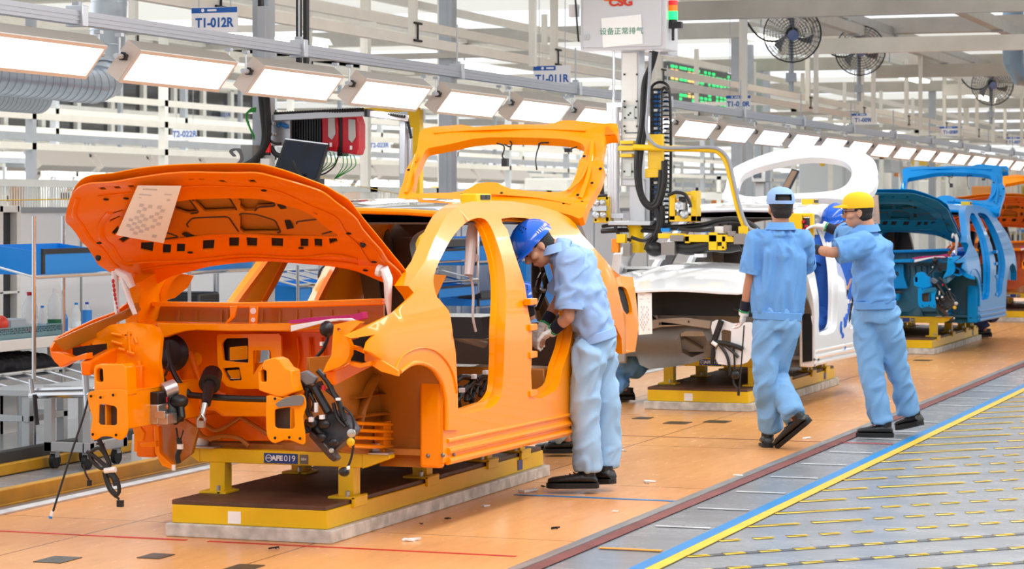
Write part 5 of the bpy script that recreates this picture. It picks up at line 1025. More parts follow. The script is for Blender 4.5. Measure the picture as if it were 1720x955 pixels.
# ---------------------------------------------------------------- hanging control cabinet
XC = 19.5
p = onX(1045, 88, XC); t = thing('control_cabinet', 'light grey hanging control cabinet with red lettering and a taped paper notice', 'cabinet', tuple(p))
bX(MB(), 975, -30, 1119, 86, XC, .34).build('housing', M('cabinet_grey', (212, 214, 220), .4), t, .008); bX(MB(), 979, -30, 1110, 80, XC - .02, .02).build('door', M('cabinet_grey', (212, 214, 220), .4), t, .004)
bX(MB(), 1108, -30, 1122, 92, XC + .35, .3).build('rear_housing', M('cabinet_grey2', (198, 200, 206), .4), t, .006)
pl = Pl((XC - .021, Y0, 0), (0, -1, 0), (0, 0, 1))
pc = MB(); plate(pc, pl, '1010,31 1077,24 1080,73 1013,80', off=.004, th=.002); pp_ = pc.build('paper_notice', paper, t)
a, c = pl.uv(1044, 53); text('设备正常排气', .062, pl, a, c, M('green_ink', (70, 150, 120), .8), 'notice_text', t, .006)
a, c = pl.uv(1043, 4); text('CSG', .085, pl, a, c, M('logo_red', (215, 60, 30), .5), 'logo_text', t, .004, sx=1.25, bold=.004)
b = MB(); plate(b, pl, '1012,-2 1050,-2 1048,2 1016,2', off=.003, th=.002); b.build('logo_swoosh', M('logo_orange', (230, 120, 30), .5), t)
b = MB(); q = onX(985, 63, XC - .03); b.box(q.x, q.y - .02, q.z - .02, q.x + .012, q.y + .02, q.z + .02).cyl(q - Vector((.003, 0, 0)), q + Vector((.004, 0, 0)), .008); b.build('door_lock', alu, t, .003)
b = MB(); bX(b, 955, 7, 970, 28, XC + .1, .06); b.build('terminal_box', wht, t, .004); tX(MB(), '966,-6 968,20 970,50 972,70', XC + .08, .008).build('wire', black, t)
def zc(x, y, X): return onX(x, y, X)
b = MB(); b.cyl(zc(1130.5, 40, XC + .1), zc(1130.5, 68, XC + .1), .012, 10); b.box(XC + .07, zc(1140, 60, XC).y, zc(0, 76, XC + .1).z, XC + .13, zc(1118, 60, XC).y, zc(0, 66, XC + .1).z); b.build('beacon_bracket', black, t, .003)
for y0, y1, m, nm in ((1, 9, M('lamp_red', (230, 40, 40), .3, em=.25), 'red_light'), (9, 19, M('lamp_amber', (250, 130, 20), .3, em=.3), 'amber_light'), (19, 33, M('lamp_green', (20, 235, 100), .3, em=2.0), 'green_light'), (33, 40, black, 'beacon_base')):
    b = MB(); b.cyl(zc(1130.5, y1, XC + .1), zc(1130.5, y0, XC + .1), .038 if y0 < 33 else .034, 18); b.build(nm, m, t)
# ---------------------------------------------------------------- manipulator column and gripper
XM = 19.62
t = thing('lifting_manipulator', 'hanging aluminium lifting column with yellow gripper, black cable loop and cable chain', 'manipulator', tuple(onX(1068, 430, XM)))
cabg = M('column_grey', (214, 217, 222), .35, .2)
bX(MB(), 1043, 20, 1074, 312, XM, .16).build('column', cabg, t, .006); bX(MB(), 1045, 88, 1070, 232, XM - .015, .015).build('cover_plate', white_paint, t, .002)
bX(MB(), 1057, 300, 1084, 374, XM + .02, .13).build('lower_column', cabg, t, .006)
b = MB(); 
for d in (0, .022, .044): q = onX(1026, 365, XM - .04); r_ = onX(1026, 173, XM - .04); b.tube([q + Vector((0, -d - .0, 0)), r_ + Vector((0, -d, 0))], .03, 14)
bX(b, 1019, 172, 1045, 180, XM - .07, .08); bX(b, 1019, 358, 1047, 366, XM - .07, .08); b.build('air_cylinder', M('bright_alu', (216, 218, 224), .25, .5), t)
MB().tube([onX(1031, 86, XM - .02), onX(1031, 172, XM - .02)], .012, 8).build('piston_rod', chrome, t)
MB().tube(cr([tuple(onX(x, y, XM - .03)) for x, y in pts('1018,210 1012,240 1010,300 1014,360')], 4, False), .02, 8).build('side_hose', rubber, t)
b = MB()
for x0, y0, x1, y1 in ((1047, 176, 1071, 203), (1045, 268, 1066, 300)):
    bX(b, x0, y0, x1, y1, XM - .022, .008); bX(b, x0 + 4, y0 + 6, x1 - 6, y1 - 4, XM - .03, .008)
b.build('bearing_plate', M('pale_plate', (205, 214, 212), .4), t, .001)
b = MB(); rs = random.Random(4)
for x, y in ((1049, 125), (1070, 125), (1049, 170), (1070, 170), (1049, 212), (1070, 212), (1050, 180), (1068, 180), (1050, 198), (1068, 198), (1049, 288), (1062, 288), (1059, 190), (1056, 193), (1050, 220)): q = onX(x, y, XM - .026); b.box(q.x - .006, q.y - .008, q.z - .008, q.x, q.y + .008, q.z + .008)
bX(b, 1050, 222, 1071, 224, XM - .02, .006); b.build('bolt', black, t)
b = MB()
for P, r_ in (('1101,86 1094,110 1084,135 1081,160 1080,190 1077,220 1073,240 1070,275 1072,310 1080,336 1092,348 1104,345 1112,325 1116,300 1116,270', .026), ('1095,86 1090,130 1086,170 1084,210 1078,250 1074,290 1078,325 1090,343 1102,338 1108,315 1110,285', .02), ('1103,350 1108,372 1102,392 1092,405 1086,420', .026), ('1112,345 1112,372 1106,392 1094,408 1088,418', .024), ('1033,378 1038,392 1048,400 1060,403', .014)): tX(b, P, XM - .12, r_, 10)
b.build('cable_loop', rubber, t)
b = MB()
for P in ('1092,88 1091,130 1088,180 1086,215 1092,235 1110,247 1150,248 1190,247 1210,252 1224,268 1232,300 1244,350 1256,380 1270,387 1292,387', ): tX(b, P, XM - .2, .013)
b.build('grey_hose', M('grey_hose', (150, 156, 166), .4), t)
tX(MB(), '1064,247 1117,249 1190,251 1208,256 1220,272 1229,305 1240,350 1252,382 1266,391 1292,392', XM - .17, .024, 12).build('handle_pipe', yellow, t)
# cable chain
ch = []; 
for k in range(34): ch.append((1096 + 0, 378 - k * 7))
b = MB(); b2 = MB(); b3 = MB()
for k in range(30):
    y = 150 + k * 7.6; bX(b, 1094, y, 1112, y + 1.8, XM - .02, .05)
    if k % 1 == 0: bX(b2 if k % 4 else b3, 1098 + (k % 2), y + 2.4, 1104, y + 6.6, XM + .0, .02); bX(b2, 1105, y + 2.4, 1110, y + 6.6, XM + .0, .02)
for k in range(46): y = 147 + k * 7.6 if k < 46 else 0; bX(b, 1113, y, 1124, y + 2.2, XM + .06, .05) if y < 388 else None
for k in range(30): y = 150 + k * 7.6; bX(b3 if k % 2 else b2, 1115, y + 3, 1122, y + 6, XM + .08, .02)
tX(b, '1094,160 1095,146 1103,139 1112,138 1120,142 1124,152 1126,180 1127,250 1126,330 1124,378', XM + .05, .012, 6); tX(b, '1111,380 1111,250 1111,160 1113,150 1117,147 1122,155', XM + .0, .012, 6); tX(b, '1093,380 1093,250 1093,160', XM, .009, 6)
bX(b, 1093, 148, 1111, 378, XM + .04, .01)
b.build('cable_chain', black, t); b2.build('blue_hoses', M('blue_hose', (20, 90, 160), .35), t); b3.build('white_hoses', wht, t)
b = MB(); bX(b, 1088, 225, 1113, 298, XM - .09, .05); bX(b, 1083, 283, 1114, 298, XM - .1, .07); bX(b, 1037, 244, 1090, 253, XM - .06, .05); bX(b, 1041, 236, 1064, 242, XM - .07, .08); bX(b, 1041, 258, 1062, 264, XM - .07, .08)
b.build('yellow_bracket', yellow, t, .005)
b = MB(); bX(b, 1021, 371, 1092, 378, XM - .15, .36); b.build('base_plate', alu, t, .004)
b = MB(); q = onX(1069, 424, XM - .02); r_ = onX(1069, 377, XM - .02); b.lathe(q, [(.075, 0), (.075, .03), (.062, .1), (.062, .16), (.08, .21), (.085, r_.z - q.z)], (0, 0, 1), 20); b.build('yellow_boss', yellow, t)
b = MB()
for x0, y0, x1, y1, d in ((998, 330, 1022, 336, .1), (998, 330, 1003, 372, .1), (1017, 330, 1023, 372, .1), (997, 364, 1024, 374, .12), (1008, 336, 1013, 366, .05)): bX(b, x0, y0, x1, y1, XM - .1, d)
for x0, y0, x1, y1, d in ((1160, 320, 1170, 372, .14), (1124, 362, 1170, 372, .14), (1146, 322, 1160, 328, .1), (1124, 325, 1134, 370, .05)): bX(b, x0, y0, x1, y1, XM - .15, d)
b.build('side_frame_yellow', yellow, t, .004)
b = MB()
for x, y, r_ in ((1002, 340, .03), (1013, 340, .024), (1002, 361, .03), (1014, 361, .026), (1150, 360, .035), (1142, 345, .035)): q = onX(x, y, XM - .14); b.lathe(q, [(r_, 0), (r_, .03), (r_ * .5, .045)], (-1, 0, 0), 14)
bX(b, 995, 345, 1018, 354, XM - .16, .04); bX(b, 1134, 340, 1148, 352, XM - .18, .06); b.build('guide_roller', alu, t)
b = MB(); bX(b, 1140, 330, 1152, 366, XM - .1, .06); tX(b, '1122,328 1135,323 1150,326 1158,338 1160,348', XM - .2, .014); tX(b, '992,345 995,334 1004,329 1020,328', XM - .15, .012); b.build('valve_unit', black, t)
b = MB()
for x0, y0, x1, y1, d in ((1105, 392, 1150, 400, .06), (1150, 394, 1235, 406, .08), (1150, 396, 1158, 408, .1), (1190, 390, 1204, 420, .04), (1240, 380, 1256, 405, .06), (1035, 393, 1050, 408, .06), (1205, 413, 1217, 420, .05), (1212, 396, 1219, 418, .05)): bX(b, x0, y0, x1, y1, XM - .22, d)
b.build('gripper_arm', yellow, t, .004)
b = MB()
for x0, y0, x1, y1, d in ((1110, 406, 1133, 428, .1), (1046, 408, 1058, 430, .08), (1125, 395, 1148, 405, .07), (1222, 388, 1234, 396, .05), (1232, 392, 1252, 410, .05)): bX(b, x0, y0, x1, y1, XM - .24, d)
bX(b, 1215, 378, 1226, 390, XM - .2, .06); b.build('clamp_block', M('clamp_metal', (150, 144, 138), .35, .7), t, .004)
b = MB(); bX(b, 1027, 401, 1039, 424, XM - .2, .06); bX(b, 1252, 400, 1262, 420, XM - .2, .06); b.build('orange_sensor', M('orange_sensor', (235, 140, 20), .4), t, .003)
# ---------------------------------------------------------------- dashboard carried by the gripper
t = thing('dashboard_module', 'black dashboard with wiring carried by the yellow gripper above the white hood', 'dashboard', tuple(onX(1150, 430, XM)))
XD = XM - .05
b = MB(); b.tube(cr([tuple(onX(x, y, XD)) for x, y in pts('1012,380 1040,377 1090,380 1130,382 1180,378 1210,370 1240,369 1262,378 1275,388')], 4, False), [.03] * 8 + [.05] * 24 + [.03], 12, ell=.5); b.build('top_pad', M('soft_black', (20, 20, 22), .5, bump=.2, bs=30), t, 0, 60)
b = MB(); tX(b, '1134,412 1160,416 1190,410 1225,412 1250,406', XD - .08, .06, 12); tX(b, '1150,405 1180,404 1220,400', XD - .05, .05, 10); tX(b, '1010,388 1060,386 1110,388', XD, .02); b.ell(onX(1100, 418, XD - .1), (.06, .08, .06))
for P in ('1228,392 1238,402 1243,415 1250,422 1256,414', '1140,384 1170,387 1200,384', '1060,398 1080,404 1096,396'): tX(b, P, XD - .16, .014)
b.build('wiring_loom', black, t)
b = MB(); 
for x0, y0, x1, y1 in ((1110, 383, 1124, 389), (1172, 384, 1190, 390), (1138, 384, 1160, 388)): bX(b, x0, y0, x1, y1, XD - .12, .04)
b.build('blue_clip', blue_p, t); b = MB(); bX(b, 1200, 380, 1222, 392, XD - .12, .05); bX(b, 1166, 426, 1182, 432, XD - .12, .1); bX(b, 1090, 424, 1112, 436, XD - .1, .1); b.build('white_cover', wht, t, .004)
# hands panel
t = thing('pendant_controller', 'yellow hand-held control panel with black switches gripped by the yellow-capped worker', 'control panel', tuple(onX(1345, 402, 17.9)))
b = MB(); bX(b, 1325, 358, 1347, 398, 17.95, .1); bX(b, 1347, 358, 1364, 364, 17.95, .05); bX(b, 1360, 358, 1366, 402, 17.95, .05); b.build('housing', yellow, t, .008)
b = MB(); bX(b, 1347, 366, 1359, 392, 17.98, .05); b.build('switch_plate', M('dark_grey_plate', (60, 60, 64), .5), t, .003)
b = MB()
for x, y in ((1350, 372), (1355, 380), (1350, 386)): q = onX(x, y, 17.97); b.lathe(q, [(.014, 0), (.012, .02)], (-1, 0, 0), 12)
b.build('push_buttons', red_p, t)
tX(MB(), '1275,388 1295,392 1310,388 1326,382', 18.2, .018).build('support_arm', yellow, t)
# ---------------------------------------------------------------- left service column: monitor, red controllers, cables
XS = 16.9
t = thing('equipment_column', 'grey steel equipment column with thick black cables behind the raised orange hood', 'column unit', tuple(onX(436, 330, XS)))
bX(MB(), 432, 10, 446, 330, XS + .1, .1).build('post', steel_grey, t, .004); bX(MB(), 441, 195, 487, 245, XS, .03).build('mounting_plate', alu, t, .003)
b = MB(); 
for x in (436, 500, 512): bX(b, x - 3, -20, x + 3, 110, XS + .2, .05)
b.build('cable_tray_strip', black, t)
b = MB(); tX(b, '437,100 439,150 444,200 446,230 440,255 425,272 408,280 398,278', XS - .1, .03, 10); tX(b, '443,100 447,160 450,205 448,238 436,262 420,277 404,283', XS - .12, .026, 10); b.build('thick_cable', rubber, t)
b = MB()
for k in range(5): tX(b, '%d,262 %d,254 %d,250 %d,256 %d,268 %d,276' % (392 + k, 386 + k, 394 + 2 * k, 402 + k, 404 + k, 396 + k), XS - .14, .006, 6)
b.build('cable_coil', M('grey_cable', (110, 112, 116), .4), t)
b = MB()
for k in range(7): tX(b, '430,%d %d,%d %d,%d %d,%d' % (181 + k, 420 - k, 184 + k, 414 + k * .6, 200 + k, 427, 228 + k), XS - .05, .006, 6)
b.build('green_cables', green_w, t)
bX(MB(), 404, 243, 424, 296, XS - .02, .12).build('junction_box', grey_p, t, .004); b = MB()
for x, y in ((453, 208), (461, 208), (453, 225), (461, 225)): b.ell(onX(x, y, XS - .005), (.01, .014, .014))
b.build('bolt', silver, t)
tX(MB(), '466,212 472,208 480,213 484,210', XS - .03, .014).build('blue_fitting', blue_w, t)
b = MB(); q = onX(449, 256, XS - .1); b.cyl(q, q + Vector((0, 0, .08)), .028, 16); b.build('red_beacon', M('beacon_red', (215, 30, 30), .3, em=.2), t)
b = MB(); b.cyl(q - Vector((0, 0, .02)), q, .026, 14).cyl(q + Vector((0, 0, .08)), q + Vector((0, 0, .1)), .028, 14); b.build('beacon_cap', black, t)
bX(MB(), 437, 266, 452, 300, XS - .14, .06).build('beacon_stand', white_paint, t, .004)
b = MB(); tX(b, '449,232 460,240 472,241', XS - .1, .01); tX(b, '455,246 462,258 472,262 480,262', XS - .08, .02); b.build('monitor_arm', black, t)
t = thing('monitor', 'black flat monitor tilted back on an arm above the orange hood', 'monitor', tuple(onX(500, 305, XS)))
mp_ = Pl(onX(456, 298, XS - .2), (.0, -1, -.10), (.45, -.28, 1)); MPb = mp_
b = MB(); plate(b, mp_, '455,298 479,233 551,242 533,304', th=.03, rnd=.012); b.build('bezel', black, t, .004)
b = MB(); plate(b, mp_, '459,296 482,237 547,245 530,300', off=.003, th=.004); b.build('screen', M('dark_blue_screen', (8, 22, 44), .15, spec=.3, var=.8, vs=5), t)
b = MB(); plate(b, mp_, '479,232 551,241 551,243 479,234', off=.002, th=.02); b.build('top_edge', chrome, t)
b = MB(); tX(b, '491,270 498,285 510,302', XS - .28, .014); bX(b, 480, 300, 536, 310, XS - .15, .1); bX(b, 517, 304, 524, 322, XS - .1, .06); b.build('stand', black, t)
for x0, nm, y0 in ((540, 'red controller with a grey display panel, left of two', 183), (574, 'red controller with a grey display panel, right of two', 188)):
    t = thing('tool_controller', nm, 'controller', tuple(onX(x0 + 15, 262, XS + .1)), 'red tool controllers')
    b = MB(); P_ = Pl((XS + .1, Y0, 0), (0, -1, 0), (0, 0, 1)); plate(b, P_, '%d,%d %d,%d %d,%d %d,%d %d,%d %d,%d' % (x0, y0, x0 + 22, y0 + 2, x0 + 28, y0 + 20, x0 + 28, y0 + 60, x0 + 24, y0 + 72, x0, y0 + 68), th=.14); b.build('case', red_p, t, .01)
    b = MB(); plate(b, P_, '%d,%d %d,%d %d,%d %d,%d %d,%d' % (x0 + 12, y0 + 12, x0 + 23, y0 + 13, x0 + 24, y0 + 42, x0 + 18, y0 + 52, x0 + 12, y0 + 46), off=.012, th=.012); b.build('display', M('display_grey', (190, 192, 194), .4), t, .003)
    b = MB(); q = P_.at(*P_.uv(x0 + 17, y0 + 60), .01); b.box(q.x - .01, q.y - .008, q.z - .015, q.x, q.y + .008, q.z + .015); b.build('switch', wht, t)
    if x0 == 540:
        b = MB()
        for k in range(12): bX(b, 489 + k * 4.3, 200, 491.5 + k * 4.3, 252, XS + .1, .16)
        bX(b, 489, 198, 541, 254, XS + .14, .14); b.build('heat_sink', black, t)
    else:
        b = MB(); bX(b, 566, 190, 575, 262, XS + .12, .12); tX(b, '568,262 562,278 548,290 536,294', XS + .05, .006); b.build('side_rib', black, t, .004)
    b = MB()
    for k in range(4): tX(b, '%d,%d %d,%d %d,%d %d,%d' % (x0 + 2 + k * 6, y0 + 72, x0 + k * 7 + 2, y0 + 90, x0 - 6 + 3 * k, y0 + 104, x0 - 12, y0 + 112), XS + .04, .004, 5)
    b.build('cables', green_w, t)
t = thing('hose_boom', 'white aluminium swing arm carrying black corrugated hose beside the red controllers', 'swing arm', tuple(onX(460, 200, XS)))
b = MB(); b.bar(onX(459, 198, XS - .06), onX(614, 190, XS + .0), .05, .045); b.bar(onX(614, 190, XS + .0), onX(686, 199, XS + .1), .05, .045); bX(b, 671, 200, 680, 292, XS + .1, .05); bX(b, 682, 214, 690, 300, XS + .16, .04); b.build('arm', alu, t, .003)
b = MB()
for k in range(36): q = onX(462 + k * 4.2, 191 - k * .2, XS - .04); b.ell(q, (.014, .012, .016), 6, 5)
for k in range(18): q = onX(616 + k * 3.7, 186 + k * .55, XS + .04); b.ell(q, (.014, .011, .014), 6, 5)
for k in range(9): q = onX(684 + k * .8, 198 + k * 4, XS + .14); b.ell(q, (.014, .012, .012), 6, 5)
b.build('corrugated_hose', rubber, t); bX(MB(), 612, 183, 617, 196, XS - .06, .08).build('band', black, t)
# yellow-white pillar gate behind
for nm, x0, y0, x1, y1, m, Y in (('yellow painted gate post above the orange tailgate', 655, 182, 680, 200, yellow, 0),):
    b = MB(); bX(b, 600, 180, 700, 188, XS + 1.5, .08); q = onX(695, 184, XS + 1.5); b.box(q.x, q.y - .05, 0, q.x + .08, q.y + .05, q.z); one('guard_bar', nm, 'guard bar', b, yellow)
# second service column and monitor beyond the white body
XK = 27.5
t = thing('monitor', 'small brown-tinted monitor tilted back beyond the white rounded tailgate', 'monitor', tuple(onX(1318, 320, XK)))
mk = Pl(onX(1318, 318, XK), (0, -1, -.1), (.35, -.3, 1)); b = MB(); plate(b, mk, '1312,317 1330,283 1342,286 1326,318', th=.04); b.build('bezel', black, t, .004)
b = MB(); plate(b, mk, '1315,314 1331,286 1339,288 1325,315', off=.004, th=.004); b.build('screen', M('brown_screen', (120, 96, 78), .3), t)
q = onX(1318, 322, XK); MB().box(q.x + .05, q.y - .03, 0, q.x + .12, q.y + .04, q.z + .02).build('stand', steel_grey, t)
t = thing('operator_terminal', 'pale grey operator terminal with a dark screen inside the white tailgate opening', 'terminal', tuple(onX(1272, 322, XK)))
b = MB(); bX(b, 1262, 278, 1286, 306, XK, .2); q = onX(1274, 306, XK); b.box(q.x + .05, q.y - .05, 0, q.x + .15, q.y + .05, q.z); b.build('case', grey_p, t, .01); b = MB(); bX(b, 1265, 282, 1278, 298, XK - .01, .012); b.build('screen', M('dark_terminal', (70, 76, 84), .2), t)
# ---------------------------------------------------------------- partition and furniture left of the line
part_m = M('pale_partition', (240, 243, 246), .45)
xa = onY(34, 400, 9.7).x
b = MB(); b.box(xa, 9.7, 0, 46, 9.76, 1.63)
struct('wall_partition', b, part_m)
b = MB()
for k in range(26): b.box(xa + .9 + k * 1.2, 9.693, 0, xa + .92 + k * 1.2, 9.70, 1.63)
b.box(xa, 9.685, 1.60, 46, 9.70, 1.64); struct('trim_4', b, M('partition_seam', (150, 156, 162), .5))
t = thing('display_cabinet', 'white cabinet with dark glazed shelves at the far left edge', 'cabinet', tuple(onY(15, 560, 9.5)))
bx0, bx1 = onY(-40, 350, 9.5).x, onY(33, 350, 9.5).x
b = MB(); zt, zb = onY(10, 345, 9.5).z, onY(10, 545, 9.5).z
b.box(bx0, 9.5, zt - .05, bx1, 9.9, zt).box(bx0, 9.5, 0, bx1, 9.9, zb); 
for k in (0, .58, .99): x = bx0 + (bx1 - bx0) * k; b.box(x - .025, 9.5, 0, x + .025, 9.9, zt)
for z in (onY(10, 442, 9.5).z, onY(10, 489, 9.5).z): b.box(bx0, 9.5, z - .02, bx1, 9.9, z + .0)
b.build('frame', white_paint, t, .005); MB().box(bx0, 9.56, zb, bx1, 9.58, zt - .05).build('glass_back', M('dark_glass', (52, 54, 58), .12), t)
pipe = chrome
def flow_rack(p0, p1, yt, ybm, shelves, Y, label, dep=.42):
    a = onY(p0, 400, Y); c = onY(p1, 400, Y); t = thing('pipe_rack', label, 'rack', (a.x, Y, 0), 'chrome pipe racks')
    zt = onY(p0, yt, Y).z
    for x in (a.x, c.x):
        for y in (Y, Y + dep): MB().cyl((x, y, 0), (x, y, zt), .014, 10).build('upright', pipe, t)
    for k, yy in enumerate(shelves):
        z = onY(p0, yy, Y).z; b = MB(); b.cyl((a.x, Y, z), (c.x, Y, z), .016, 10).cyl((a.x, Y + dep, z + .1), (c.x, Y + dep, z + .1), .014, 8)
        for q in range(5): x = a.x + (c.x - a.x) * q / 4; b.cyl((x, Y, z), (x, Y + dep, z + .1), .009, 6)
        b.build('shelf_rails', pipe, t)
    return t, a.x, c.x
def blue_box(x0, x1, Y, z, h, label, rim=True):
    t = thing('parts_box', label, 'box', (x0, Y, z), 'blue parts boxes on the racks')
    b = MB(); b.box(x0, Y, z, x1, Y + .012, z + h * .85).box(x0, Y + .38, z, x1, Y + .392, z + h * 1.15).box(x0, Y, z, x1, Y + .39, z + .012)
    for x in (x0, x1 - .012): b.add([(x, Y, z), (x, Y + .39, z), (x, Y + .39, z + h * 1.15), (x, Y, z + h * .85), (x + .012, Y, z), (x + .012, Y + .39, z), (x + .012, Y + .39, z + h * 1.15), (x + .012, Y, z + h * .85)], [(0, 1, 2, 3), (7, 6, 5, 4), (0, 4, 5, 1), (1, 5, 6, 2), (2, 6, 7, 3), (3, 7, 4, 0)])
    b.build('walls', blue_p, t, .003)
    if rim: MB().box(x0 - .01, Y - .006, z + h * .8, x1 + .01, Y + .012, z + h).box(x0 - .012, Y - .004, z, x0 + .02, Y + .01, z + h).build('black_edge', black, t)
    return t
Yr = 8.4
flow_rack(57, 196, 363, 690, (465, 662), Yr, 'chrome pipe rack at left carrying a tilted blue parts box')
a = onY(77, 465, Yr); c = onY(186, 465, Yr); blue_box(a.x, c.x, Yr + .02, a.z + .015, .17, 'blue parts box with a black edge on the leftmost chrome rack')
flow_rack(318, 442, 452, 690, (458, 640), Yr, 'chrome pipe rack seen under the raised orange hood')
a = onY(330, 456, Yr); c = onY(436, 456, Yr); blue_box(a.x, c.x, Yr + .02, a.z, .1, 'shallow blue box on the rack under the hood'); a = onY(350, 513, Yr)
one('black_bin', 'black bin standing behind the orange cowl', 'bin', MB().box(a.x - .15, Yr, a.z - .3, a.x + .2, Yr + .3, a.z + .1), black, bev=.02)
flow_rack(500, 612, 445, 690, (480, 600), Yr, 'chrome pipe rack with a white label card behind the orange cowl')
a = onY(508, 506, Yr); c = onY(606, 506, Yr); bb_ = blue_box(a.x, c.x, Yr + .02, a.z, .13, 'blue box with a white number card behind the orange cowl', False)
pl = Pl((a.x, Yr + .02, a.z), (1, 0, 0), (0, 0, 1)); b = MB(); b.box(a.x + .22, Yr + .008, a.z + .0, a.x + .95, Yr + .014, a.z + .11); b.build('number_card', paper, bb_); text('040', .06, Pl((a.x, Yr + .007, a.z), (1, 0, 0), (0, 0, 1)), .68, .03, M('pencil_grey', (70, 72, 78), .8), 'card_number', bb_, .002)
b = MB()
for k in range(3):
    q = onY(550, 462, Yr - .05); b.tube([q + Vector((math.cos(t_ * .4) * (.16 + .01 * k), 0, math.sin(t_ * .4) * .085)) for t_ in range(17)], .008, 6)
one('cable_coil', 'coil of black cable hanging on the rack behind the cowl', 'cable', b, black)
flow_rack(690, 802, 375, 690, (442, 478), Yr, 'chrome pipe rack with blue boxes seen through the front door opening')
for x0, x1, y, h, nm in ((704, 792, 440, .11, 'blue box with black trays seen through the door opening, upper'), (735, 800, 500, .1, 'blue box seen through the door opening, lower'), (804, 900, 514, .07, 'long shallow blue box seen beyond the pillar')):
    a = onY(x0, y, Yr - .1); c = onY(x1, y, Yr - .1); blue_box(a.x, c.x, Yr - .1, a.z, h, nm)
flow_rack(803, 905, 385, 690, (440, 515), Yr, 'chrome pipe rack seen between the door pillars')
a = onY(800, 425, Yr); c = onY(905, 405, Yr); blue_box(a.x, c.x, Yr + .02, a.z - .12, .24, 'tall blue box behind the curtain airbag')
for k, (x0, y0, x1, y1) in enumerate(((700, 400, 792, 418), (810, 485, 880, 503), (800, 545, 850, 552), (735, 482, 775, 496))):
    a = onY(x0, y1, Yr - .06); c = onY(x1, y0, Yr - .06); one('trim_part', ('black trim part lying on the upper blue box', 'black trim part lying beyond the pillar', 'thin black part low beyond the pillar', 'black trim part on the lower blue box')[k], 'car part', MB().box(a.x, Yr - .06, a.z, c.x, Yr + .2, c.z, .02), black, bev=.01)
a = onY(885, 500, 8.9); c = onY(965, 385, 8.9); one('tool_cabinet', 'blue tool cabinet behind the bending worker', 'cabinet', MB().box(a.x, 8.9, 0, c.x, 9.3, c.z - .2), blue_p, bev=.01)
a = onY(836, 470, 9.6); c = onY(868, 435, 9.6); one('paper_sheet', 'white paper fixed on the grey partition', 'paper', MB().box(a.x, 9.68, a.z, c.x, 9.684, c.z), paper)
# bottles, crate and table
Yt = 8.9
ta = onY(-60, 577, Yt); tb = onY(205, 577, Yt); TZ = ta.z
t = thing('work_table', 'white work table at the far left carrying the teal crate', 'table', (ta.x, Yt, 0))
MB().box(ta.x, Yt - .05, TZ - .075, tb.x, Yt + .6, TZ).build('table_top', white_paint, t, .006)
for x in (ta.x + .1, onY(92, 577, Yt).x, tb.x - .06):
    for y in (Yt, Yt + .52): MB().box(x, y, 0, x + .06, y + .06, TZ - .07).build('leg', white_paint, t)
sz = onY(20, 634, Yt).z; MB().box(ta.x, Yt - .04, sz - .07, tb.x, Yt + .58, sz).build('lower_shelf', grey_p, t, .004)
b = MB(); q = onY(25, 620, Yt + .2); b.ell((q.x - .1, q.y, sz + .07), (.55, .2, .08)).ell((q.x + .25, q.y - .1, sz + .06), (.3, .14, .06)); jk = one('dark_jacket', 'crumpled dark jacket lying on the shelf under the crate', 'jacket', b, M('dark_cloth', (26, 27, 34), .8, bump=.8, bs=12)); bake(jk, .012, 3, folds(.02, 7, 7, 4))
t = thing('plastic_crate', 'teal grey lattice crate on the white table', 'crate', (ta.x, Yt, TZ))
teal = M('teal_plastic', (112, 150, 158), .45); x1 = onY(104, 560, Yt).x; x0_ = ta.x + .1; ch_ = onY(30, 549, Yt).z - TZ
b = MB()
for y in (Yt, Yt + .36): b.box(x0_, y, TZ, x1, y + .015, TZ + ch_ * .42).box(x0_, y - .005, TZ + ch_ * .9, x1, y + .02, TZ + ch_)
for x in (x0_, x1 - .015): b.box(x, Yt, TZ, x + .015, Yt + .37, TZ + ch_)
b.box(x0_, Yt, TZ, x1, Yt + .37, TZ + .01).build('body', teal, t, .002)
b = MB(); x = x0_
while x < x1 - .08:
    b.bar((x, Yt + .007, TZ + ch_ * .4), (x + .07, Yt + .007, TZ + ch_ * .92), .008, .008).bar((x + .07, Yt + .007, TZ + ch_ * .4), (x, Yt + .007, TZ + ch_ * .92), .008, .008); x += .05
b.build('lattice', teal, t)
clear = M('clear_plastic', (236, 244, 248), .08, alpha=.42); 
def bottle(px, yt, yb, r, capm, labm, lab0, lab1, label, body=clear, Y=Yt + .12, txt=None):
    a = onY(px, yb, Y); h = onY(px, yt, Y).z - TZ - .01; t = thing('plastic_bottle', label, 'bottle', (a.x, Y, TZ + .01), 'drink bottles on the white table'); c = Vector((a.x, Y, TZ + .01))
    b = MB(); b.lathe(c, [(r * .9, 0), (r, .01), (r, h * .3), (r * .93, h * .34), (r, h * .38), (r, h * .62), (r * .8, h * .74), (r * .36, h * .88), (r * .33, h * .93)], n=18); b.build('body', body, t, 0, 50)
    MB().lathe(c, [(r * .38, h * .92), (r * .38, h)], n=14).build('cap', capm, t); MB().lathe(c, [(r * 1.02, h * lab0), (r * 1.02, h * lab1)], n=18).build('label', labm, t)
    return t
bottle(50, 490, 549, .055, red_p, M('red_white_label', (215, 60, 70), .5), .02, .16, 'large clear water bottle with red cap and red label'); 
bottle(71, 513, 549, .032, blue_p, M('blue_label', (40, 110, 190), .5), .1, .32, 'small clear bottle with blue cap beside the red-capped bottle')
bottle(93, 484, 549, .055, wht, M('green_label', (12, 100, 66), .5), .04, .3, 'large clear water bottle with a dark green label')
bottle(108, 521, 549, .026, blue_p, M('blue_label', (40, 110, 190), .5), .0, .6, 'small blue bottle right of the green-labelled bottle', M('blue_bottle', (70, 140, 210), .2))
bottle(128, 508, 549, .034, blue_p, M('pale_label', (220, 232, 240), .5), .1, .3, 'clear bottle with pale label and blue cap', Y=Yt + .2)
